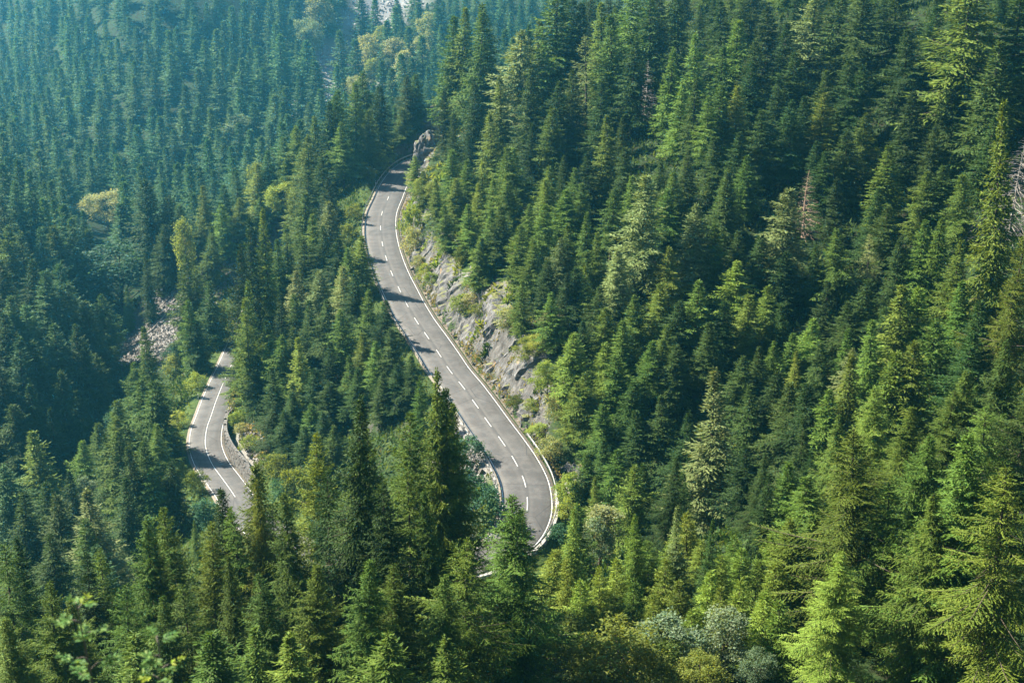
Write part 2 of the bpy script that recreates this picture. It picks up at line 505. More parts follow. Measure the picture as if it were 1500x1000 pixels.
def stripe(name, i0, i1, o, w):
    V, Fq = ribbon(i0, i1, [o - w, o + w], [crown_z(o - w), crown_z(o + w)])
    return link(name, mesh_np(name, V, Fq, paint), road)


def road_i(px, py):
    return int(np.argmin(np.hypot(ROAD[:, 0] - px, ROAD[:, 1] - py)))

for o in (-HW, HW):
    stripe('edge_line', 2, len(ROAD) - 3, o, 0.055)
for (x, y) in [(-25.1, 280.3), (-25.4, 269.7), (-24.8, 259.4), (-23.6, 249.3), (-22.2, 240.8), (-20.5, 232.1), (-18.6, 223.9), (-16.9, 216.6), (-14.9, 209.1), (-12.9, 202.7), (-10.8, 195.8), (-8.9, 189.3), (-6.9, 183.5), (-5.0, 177.7), (-3.1, 171.6), (-1.3, 166.1), (0.3, 160.5), (1.5, 154.8), (1.8, 149.3)]:
    i = road_i(x, y)
    stripe('lane_dash', i - 3, i + 3, 0.0, 0.055)
i0, i1 = road_i(-39.1, 181.1), road_i(-51.7, 236.7)
stripe('solid_lane_line', i0, i1, 0.0, 0.06)
for k in range(6):
    stripe('lane_dash', i1 + 5 + 12 * k, i1 + 11 + 12 * k, 0.0, 0.055)


# ------------------------------------------------------------------ plants: materials
def leaf_mat(name, a, b, c, trans=0.27, vary=0.32, rough=0.65):
    """a dark, b mid, c light colour of the needles or leaves; every plant gets its own mixture"""
    M = NT(name, rough, 0.12)
    info = M.n.new('ShaderNodeObjectInfo').outputs['Random']
    f = M.math('ADD', M.math('MULTIPLY', M.attr('tint'), 1 - vary), M.math('MULTIPLY', info, vary))
    c1 = M.ramp(f, [(0.1, a), (0.5, b), (0.9, c)])
    hs = M.n.new('ShaderNodeHueSaturation')
    M.link(c1, hs.inputs['Color'])
    M.link(M.math('MULTIPLY_ADD', M.math('FRACT', M.math('MULTIPLY', info, 7.31)), 0.03, 0.49), hs.inputs['Hue'])
    M.link(M.math('MULTIPLY_ADD', M.math('FRACT', M.math('MULTIPLY', info, 13.7)), 0.4, 0.8), hs.inputs['Value'])
    c2 = hs.outputs[0]
    M.color(c2)
    tr = M.n.new('ShaderNodeBsdfTranslucent')
    M.link(M.mix(1.0, c2, (1.35, 1.15, 0.45), 'MULTIPLY'), tr.inputs[0])
    mx = M.n.new('ShaderNodeMixShader')
    mx.inputs[0].default_value = trans
    M.link(M.b.outputs[0], mx.inputs[1])
    M.link(tr.outputs[0], mx.inputs[2])
    out = [n for n in M.n if n.type == 'OUTPUT_MATERIAL'][0]
    M.link(mx.outputs[0], out.inputs[0])
    return M.m


def bark_mat(name, a, b, scale=3.0):
    M = NT(name, 0.95, 0.1)
    n = M.noise(scale, 6, 0.7, stretch=(1, 1, 0.25))
    M.bump(n, 0.8, 0.05)
    return M.color(M.ramp(n, [(0.35, a), (0.65, b)]))


NEEDLE = {
    'green': leaf_mat('spruce_needles', (0.036, 0.076, 0.013), (0.088, 0.148, 0.021), (0.165, 0.225, 0.036)),
    'dark': leaf_mat('dark_shaded_needles', (0.016, 0.040, 0.010), (0.036, 0.072, 0.014), (0.075, 0.118, 0.022)),  # dark trees; also deepens the shade at upper right through the needle colour
    'blue': leaf_mat('haze_blue_needles', (0.028, 0.075, 0.030), (0.064, 0.132, 0.046), (0.118, 0.195, 0.066)),  # blue of the distance haze mixed into the needle colour
    'yellow': leaf_mat('yellow_green_needles', (0.062, 0.108, 0.014), (0.135, 0.195, 0.026), (0.220, 0.275, 0.045)),
    'pale': leaf_mat('pale_spruce_needles', (0.075, 0.115, 0.035), (0.155, 0.200, 0.066), (0.245, 0.280, 0.105)),
    'gold': leaf_mat('gold_green_needles', (0.042, 0.076, 0.009), (0.096, 0.138, 0.016), (0.175, 0.208, 0.028)),
    'leaf': leaf_mat('green_leaves', (0.055, 0.095, 0.018), (0.115, 0.165, 0.035), (0.200, 0.245, 0.060), 0.5),
    'silver': leaf_mat('silver_green_leaves', (0.070, 0.125, 0.065), (0.140, 0.205, 0.115), (0.260, 0.320, 0.215), 0.4),
    'lime': leaf_mat('yellow_green_leaves', (0.130, 0.185, 0.035), (0.215, 0.275, 0.060), (0.310, 0.350, 0.110), 0.5),
    'cream': leaf_mat('cream_green_leaves', (0.150, 0.185, 0.080), (0.260, 0.290, 0.140), (0.380, 0.390, 0.230), 0.45),
    'teal': leaf_mat('blue_green_leaves', (0.022, 0.070, 0.040), (0.045, 0.115, 0.065), (0.080, 0.165, 0.090), 0.4),
}
BARK = bark_mat('spruce_bark', (0.035, 0.027, 0.020), (0.115, 0.092, 0.072))
BARK_GREY = bark_mat('grey_dead_wood', (0.16, 0.145, 0.13), (0.36, 0.33, 0.30))
BARK_RED = bark_mat('reddish_dead_wood', (0.26, 0.17, 0.12), (0.52, 0.38, 0.29))
BARK_BIRCH = bark_mat('pale_bark', (0.22, 0.19, 0.15), (0.55, 0.51, 0.44))


# ------------------------------------------------------------------ plants: shapes
def unit(v):
    return v / (np.linalg.norm(v, axis=-1, keepdims=True) + 1e-9)


def kites(P, D, N, Ln, Wd, fold=0.25):
    """leaf-shaped quads: base P, direction D, face normal N, length Ln, width Wd"""
    D = unit(D)
    S = unit(np.cross(D, N))
    N = np.cross(S, D)
    Ln, Wd = Ln[:, None], Wd[:, None]
    a = P
    b = P + D * Ln * 0.45 + S * Wd * 0.5 - N * Wd * fold
    c = P + D * Ln
    d = P + D * Ln * 0.45 - S * Wd * 0.5 - N * Wd * fold
    V = np.stack([a, b, c, d], 1).reshape(-1, 3)
    return V, np.arange(len(V)).reshape(-1, 4)


def tubes3(P0, P1, r0, r1):
    """three-sided twigs from P0 to P1"""
    D = unit(P1 - P0)
    A = unit(np.cross(D, np.array([0.21, 0.33, 0.92])))
    B = np.cross(D, A)
    ring = lambda P, r: np.stack([P + (A * math.cos(w) + B * math.sin(w)) * r[:, None] for w in (0.3, 2.4, 4.5)], 1)
    V = np.concatenate([ring(P0, r0), ring(P1, r1)], 1).reshape(-1, 3)
    b = np.arange(len(P0))[:, None] * 6
    F = np.concatenate([b + np.array([[j, (j + 1) % 3, 3 + (j + 1) % 3, 3 + j]]) for j in range(3)], 1).reshape(-1, 4)
    return V, F


def spruce(name, seed, H=20.0, R=3.0, klen=0.42, kwid=0.13, step=0.38, per=5, gap=0.42, droop=0.3, h0=0.08, thin=0.06,
           lobes=0.18, comb=0.35, dead=0.0, hide=0.0, power=0.8, rag=1.0):
    """returns (trunk mesh data, crown mesh data) of a spruce of height H and crown radius R, foot at the origin"""
    rg = np.random.default_rng(seed)
    Vs, tint, W0, W1, Wr0, Wr1 = [], [], [], [], [], []
    z = h0 * H
    ph = rg.random(4) * 6.28
    bend = rg.normal(0, 0.012, 2)
    axis = lambda h: np.array([bend[0] * h * math.sin(h / H * 2), bend[1] * h * math.sin(h / H * 2.4)])
    az0 = rg.random() * 6
    while z < H - 0.15:
        t = (H - z) / (H * (1 - h0))
        nb = max(3, int(round(per * (0.6 + 0.4 * min(1, t * 3)) + rg.normal(0, 0.5))))
        for k in range(nb):
            az0 += 2.4 + rg.normal(0, 0.25)
            if rg.random() < thin:
                continue
            prof = min(1, (t / 0.82)) ** power * (1 - 0.28 * max(0, (t - 0.82) / 0.18)) + 0.035
            L = R * prof * (1.0 + 0.22 * rag * (2 * rg.random() - 1.1)) * (1 + lobes * math.sin(az0 * 2 + ph[0] + z * 0.35) + lobes * math.sin(az0 * 3 + ph[1] - z * 0.8))
            if rg.random() < 0.05:
                L *= 1.22
            zz = z + rg.normal(0, 0.12)
            e0 = math.radians(np.interp(t, [0, 0.08, 0.3, 0.7, 1], [62, 38, 12, -8, -20]) + rg.normal(0, 6 * rag))
            dh = np.array([math.cos(az0), math.sin(az0), 0])
            sd = np.array([-math.sin(az0), math.cos(az0), 0])
            ax = axis(zz)
            base = np.array([ax[0], ax[1], zz])

            def pt(s):
                s = np.asarray(s, float)[..., None]
                return base + dh * (L * s * math.cos(e0)) + np.array([0, 0, 1.0]) * (L * (s * math.sin(e0) - droop * s * s * 0.9 + droop * 0.75 * s ** 3))
            # wood
            ss = np.array([0, 0.33, 0.66, 0.95])
            q = pt(ss)
            rr = np.array([0.009, 0.0065, 0.004, 0.0015]) * (0.35 + L)
            W0.append(q[:-1]); W1.append(q[1:]); Wr0.append(rr[:-1]); Wr1.append(rr[1:])
            if dead and (rg.random() < dead):
                continue
            n = max(2, int(L / step))
            s = np.repeat((np.arange(n) + rg.random(n)) / n, 2) * (0.97 - hide) + hide
            sg = np.tile([-1.0, 1.0], n)
            tl = (np.minimum(0.16 + 0.46 * L * (1 - s) ** 0.8, 1.05) * (0.65 + 0.6 * rg.random(2 * n)))
            fw = np.radians(38 + 24 * rg.random(2 * n))[:, None]
            tan = unit(pt(np.minimum(s + 0.05, 1.05)) - pt(s))
            td = unit(tan * np.cos(fw) + sd * sg[:, None] * np.sin(fw) + np.array([0, 0, -1.0]) * (comb * (0.4 + rg.random(2 * n)))[:, None])
            o = pt(s)
            m = np.maximum(1, np.ceil(tl / (klen * 0.72)).astype(int))
            r = np.repeat(np.arange(2 * n), m)
            j = np.concatenate([np.arange(c) for c in m])
            fr = (j + 0.2 * rg.random(len(j))) / m[r]
            P = o[r] + td[r] * (tl[r] * fr)[:, None] + np.array([0, 0, -1.0]) * (comb * 0.35 * tl[r] * fr ** 2)[:, None]
            D = td[r] + rg.normal(0, 0.22, (len(r), 3))
            N = np.array([0, 0, 0.6]) + dh * 0.8 + rg.normal(0, 0.34, (len(r), 3))
            br = rg.random()
            # the branch's own end and its middle line
            nt = max(2, int(L / (klen * 0.6)))
            s2 = np.linspace(max(hide, 0.15), 0.98, nt)
            P = np.concatenate([P, pt(s2)])
            D = np.concatenate([D, unit(pt(s2 + 0.04) - pt(s2)) + rg.normal(0, 0.12, (nt, 3))])
            N = np.concatenate([N, np.array([0, 0, 1.0]) + rg.normal(0, 0.45, (nt, 3))])
            K = len(P)
            V, _ = kites(P, D, N, klen * (0.8 + 0.6 * rg.random(K)), kwid * (0.75 + 0.6 * rg.random(K)))
            Vs.append(V)
            tint.append(np.repeat(np.clip(0.5 + 0.28 * (br - 0.5) + rg.normal(0, 0.17, K), 0, 1), 4))
        z += gap * (0.45 + 0.55 * min(1, t * 2.5)) * (0.8 + 0.4 * rg.random())
    # leader
    K = 7
    zt = H - 0.05 - np.linspace(0, 1.0, K) * 0.75
    aT = axis(H)
    P = np.stack([np.full(K, aT[0]), np.full(K, aT[1]), zt - 0.2], 1)
    V, _ = kites(P, np.array([0, 0, 1.0]) + rg.normal(0, 0.2, (K, 3)), rg.normal(0, 1, (K, 3)), np.full(K, klen), np.full(K, kwid))
    Vs.append(V)
    tint.append(np.full(4 * K, 0.6))
    V = np.concatenate(Vs)
    crown = (V, np.arange(len(V)).reshape(-1, 4), np.concatenate(tint))
    r0 = 0.011 * H + 0.04
    mb = MB()
    hs = np.linspace(-0.9, H, 10)
    mb.tube([(*axis(max(h, 0)), h) for h in hs], [max(0.015, r0 * (1.25 if h < 0 else (1 - h / H) ** 0.85)) for h in hs], 7)
    W0, W1, Wr0, Wr1 = (np.concatenate(a) for a in (W0, W1, Wr0, Wr1))
    wv, wf = tubes3(W0, W1, Wr0, Wr1)
    tv = np.vstack(mb.v)
    tf4 = [f for f in mb.f if len(f) == 4]
    return (np.vstack([tv, wv]), np.vstack([np.array(tf4), wf + len(tv)])), crown


def leafy(seed, H=8.0, R=2.6, n_clump=18, per=170, leaf=0.26, base=0.25, spread=1.0, column=0.0):
    """broadleaved tree or bush: limbs that end in clumps of leaves"""
    rg = np.random.default_rng(seed)
    mb = MB()
    tops, T0, T1, R0, R1 = [], [], [], [], []
    fork = H * base
    lean = rg.normal(0, 0.04, 2)
    mb.tube([(lean[0] * h, lean[1] * h, h) for h in (-0.5, fork * 0.5, fork, H * 0.55, H * 0.85)],
            [0.018 * H, 0.014 * H, 0.012 * H, 0.008 * H, 0.003 * H], 6)
    for k in range(n_clump):
        f = (k + 0.5) / n_clump
        h = fork + (H - fork) * (0.1 + 0.86 * f ** (1.0 - 0.25 * column))
        u = (h - fork) / (H - fork)
        rad = R * math.sqrt(max(0.02, 1 - (2 * u - 0.85) ** 2 / 1.35)) * (0.45 + 0.6 * rg.random()) * (1 - 0.25 * column)
        if k == n_clump - 1:
            rad *= 0.1
        az = k * 2.4 + rg.normal(0, 0.4)
        c = np.array([rad * math.cos(az) + lean[0] * h, rad * math.sin(az) + lean[1] * h, h])
        s = np.array([lean[0] * h, lean[1] * h, max(0.1, h - rad * 0.8 - 0.1 * H)])
        mid = (s + c) / 2 + np.array([0, 0, 0.05 * H])
        mb.tube([s, mid, c], [0.006 * H, 0.004 * H, 0.0015 * H], 4)
        tops.append((c, R * (0.34 + 0.2 * rg.random()) * (1 - 0.35 * u * (1 - column))))
    P, D, N, ti = [], [], [], []
    for c, r in tops:
        K = int(per * (0.7 + 0.6 * rg.random()))
        d = unit(rg.normal(0, 1, (K, 3)))
        d[:, 2] = np.where(d[:, 2] < -0.35, -d[:, 2], d[:, 2])
        rr = r * (0.35 + 0.75 * rg.random(K) ** 0.55)
        bump = 1 + 0.28 * np.sin(d[:, 0] * 5 + c[0] * 3) * np.sin(d[:, 1] * 5 + c[1]) + 0.2 * np.sin(d[:, 2] * 8 + c[2])
        P.append(c + d * (rr * bump)[:, None] * np.array([1.0, 1.0, 0.85 + 0.3 * column]))
        D.append(unit(rg.normal(0, 1, (K, 3)) + d * 0.7 + np.array([0, 0, -0.25])))
        N.append(d * 0.9 + np.array([0, 0, 0.5]) + rg.normal(0, 0.55, (K, 3)))
        ti.append(np.clip(0.5 + 0.2 * (rg.random() - 0.5) + rg.normal(0, 0.2, K), 0, 1))
    P, D, N, ti = (np.concatenate(a) for a in (P, D, N, ti))
    K = len(P)
    V, F = kites(P, D, N, leaf * (0.7 + 0.7 * rg.random(K)), leaf * 0.62 * (0.7 + 0.6 * rg.random(K)), 0.15)
    tv = np.vstack(mb.v)
    tf = np.array([f for f in mb.f if len(f) == 4])
    return (tv, tf), (V, F, np.repeat(ti, 4))


def bare(seed, H=14.0, R=1.8, gap=0.45, per=4, droop=0.35, twigs=5, h0=0.1, sag=0.0):
    """leafless conifer: trunk mesh and a mesh of its bare branches and twigs"""
    rg = np.random.default_rng(seed)
    mb = MB()
    hs = np.linspace(-0.6, H, 9)
    mb.tube([(0.02 * h * math.sin(h / H * 3), 0, h) for h in hs], [max(0.02, (0.011 * H + 0.03) * (1 - max(h, 0) / H) ** 0.8) for h in hs], 7)
    A0, A1, r0, r1 = [], [], [], []
    z, az = h0 * H, 0.0
    while z < H - 0.2:
        t = (H - z) / H
        for k in range(per):
            az += 2.4 + rg.normal(0, 0.3)
            if rg.random() < 0.12:
                continue
            L = R * (min(1, t / 0.8) ** 0.8 + 0.05) * (0.55 + 0.6 * rg.random())
            e0 = math.radians(np.interp(t, [0, 0.2, 1], [40, 8, -18]) + rg.normal(0, 8))
            dh = np.array([math.cos(az), math.sin(az), 0])
            s = np.linspace(0, 1, 6)[:, None]
            Q = np.array([0.02 * z * math.sin(z / H * 3), 0, z]) + dh * L * s * math.cos(e0) + np.array([0, 0, 1]) * L * (s * math.sin(e0) - droop * s ** 2 + (droop * 0.7 - sag) * s ** 3)
            Q[1:] += rg.normal(0, 0.02 * L, (5, 3))
            w = (0.012 + 0.011 * L) * np.linspace(1, 0.2, 6)
            A0.append(Q[:-1]); A1.append(Q[1:]); r0.append(w[:-1]); r1.append(w[1:])
            m = int(twigs * (0.5 + L / R))
            ts = rg.random(m) * 0.8 + 0.18
            P = np.stack([np.interp(ts, s[:, 0], Q[:, a]) for a in range(3)], 1)
            sd = np.array([-math.sin(az), math.cos(az), 0])
            d = unit(dh * 0.8 + sd * np.where(rg.random(m) < 0.5, -1, 1)[:, None] * 0.9 + np.array([0, 0, -0.45]) + rg.normal(0, 0.25, (m, 3)))
            tl = L * (0.14 + 0.3 * rg.random(m)) * (1.1 - ts)
            A0.append(P); A1.append(P + d * tl[:, None]); r0.append(np.full(m, 0.014)); r1.append(np.full(m, 0.004))
        z += gap * (0.7 + 0.6 * rg.random())
    V, F = tubes3(*(np.concatenate(a) for a in (A0, A1, r0, r1)))
    tv = np.vstack(mb.v)
    return (tv, np.array([f for f in mb.f if len(f) == 4])), (V, F, np.full(len(V), 0.5))


# every form once; the trees below share these meshes
FORM = {}


def form(key, made, H, R):
    FORM[key] = dict(H=H, R=R, trunk=made[0], crown=made[1], me={})


for k in range(6):       # tall trees near the viewpoint
    form('near%d' % k, spruce('near', 100 + k, 24, 3.9, 0.21, 0.09, 0.17, 6, [0.42, 0.36, 0.48, 0.42, 0.36, 0.54][k], [0.34, 0.45, 0.3, 0.4, 0.5, 0.36][k], [0.06, 0.03, 0.12, 0.05, 0.04, 0.2][k],
                              [0.12, 0.05, 0.18, 0.1, 0.06, 0.25][k], [0.24, 0.2, 0.3, 0.22, 0.16, 0.34][k], [0.4, 0.7, 0.35, 0.5, 0.9, 0.45][k], [0.04, 0.0, 0.12, 0.05, 0.02, 0.16][k],
                              power=[0.95, 0.85, 0.9, 0.8, 1.05, 0.85][k], rag=1.6), 24, 3.9)
for k in range(10):      # trees in the middle distance
    form('mid%d' % k, spruce('mid', 200 + k, 18, 2.8, 0.38, 0.15, 0.31, 6, 0.40, 0.22 + 0.05 * (k % 4), [0.05, 0.1, 0.03, 0.16, 0.07, 0.04, 0.12, 0.2, 0.06, 0.14][k],
                             0.05 + 0.04 * (k % 3), 0.13 + 0.06 * (k % 4), 0.3 + 0.1 * (k % 3), power=[0.95, 0.8, 1.1, 0.85, 0.7, 1.0, 0.75, 0.9, 1.2, 0.75][k], rag=[1, 1.4, 0.9, 1.6, 1.1, 1, 1.3, 1.7, 0.8, 1.4][k]), 18, 2.8)
for k in range(2):       # open, thin crowns
    form('thin%d' % k, spruce('thin', 300 + k, 22, 3.4, 0.42, 0.13, 0.42, 4, 0.75, 0.34, 0.22, 0.16, 0.3, 0.4, 0.06, 0.12), 22, 3.4)
for k in range(4):       # far hillside
    form('far%d' % k, spruce('far', 400 + k, 18, 2.9, 0.62, 0.27, 0.55, 6, 0.55, 0.28, 0.05, 0.06, 0.18, 0.3, power=[1.1, 0.95, 1.25, 1.0][k], rag=1.2), 18, 2.9)
for k in range(3):       # young dense trees
    form('young%d' % k, spruce('young', 500 + k, 6, 1.5, 0.2, 0.07, 0.17, 6, 0.24, 0.1, 0.01, 0.03, 0.15, 0.1, power=0.85), 6, 1.5)
for k in range(4):       # broadleaved bushes and trees
    form('leafy%d' % k, leafy(600 + k, 8, 2.8, 20 + 2 * k, 230, 0.26, 0.18 + 0.04 * k), 8, 2.8)
for k in range(2):       # narrow light-leaved trees
    form('column%d' % k, leafy(700 + k, 12, 2.0, 22, 190, 0.28, 0.3, column=1.0), 12, 2.0)
for k in range(3):       # low bushes
    form('bush%d' % k, leafy(800 + k, 3, 1.7, 13, 150, 0.2, 0.05), 3, 1.7)
form('bare0', bare(900, 14, 1.9, 0.42, 4, 0.3, 6), 14, 1.9)
form('bare1', bare(901, 14, 2.3, 0.40, 5, 0.25, 8), 14, 2.3)
form('snag0', bare(902, 16, 4.4, 0.42, 5, 0.75, 14, 0.05, 0.25), 16, 4.4)


def form_mesh(key, part, mat):
    f = FORM[key]
    k = (part, mat.name)
    if k not in f['me']:
        g = f[part]
        f['me'][k] = mesh_np(part, g[0], g[1], mat, part == 'trunk', {'tint': g[2]} if part == 'crown' else None)
    return f['me'][k]


def plant(name, key, mat, bark, x, y, z, H, R, rz):
    lean = (0.05 * math.sin(x * 7.1 + y), 0.05 * math.sin(y * 5.3 - x))
    f = FORM[key]
    o = link(name)
    o.empty_display_size = 0.5
    o.location = (x, y, z)
    o.rotation_euler = (lean[0], lean[1], rz)
    o.scale = (R / f['R'], R / f['R'], H / f['H'])
    link('trunk', form_mesh(key, 'trunk', bark), o)
    link('bare_branches' if key[:4] in ('bare', 'snag') else 'crown', form_mesh(key, 'crown', mat), o)
    return o


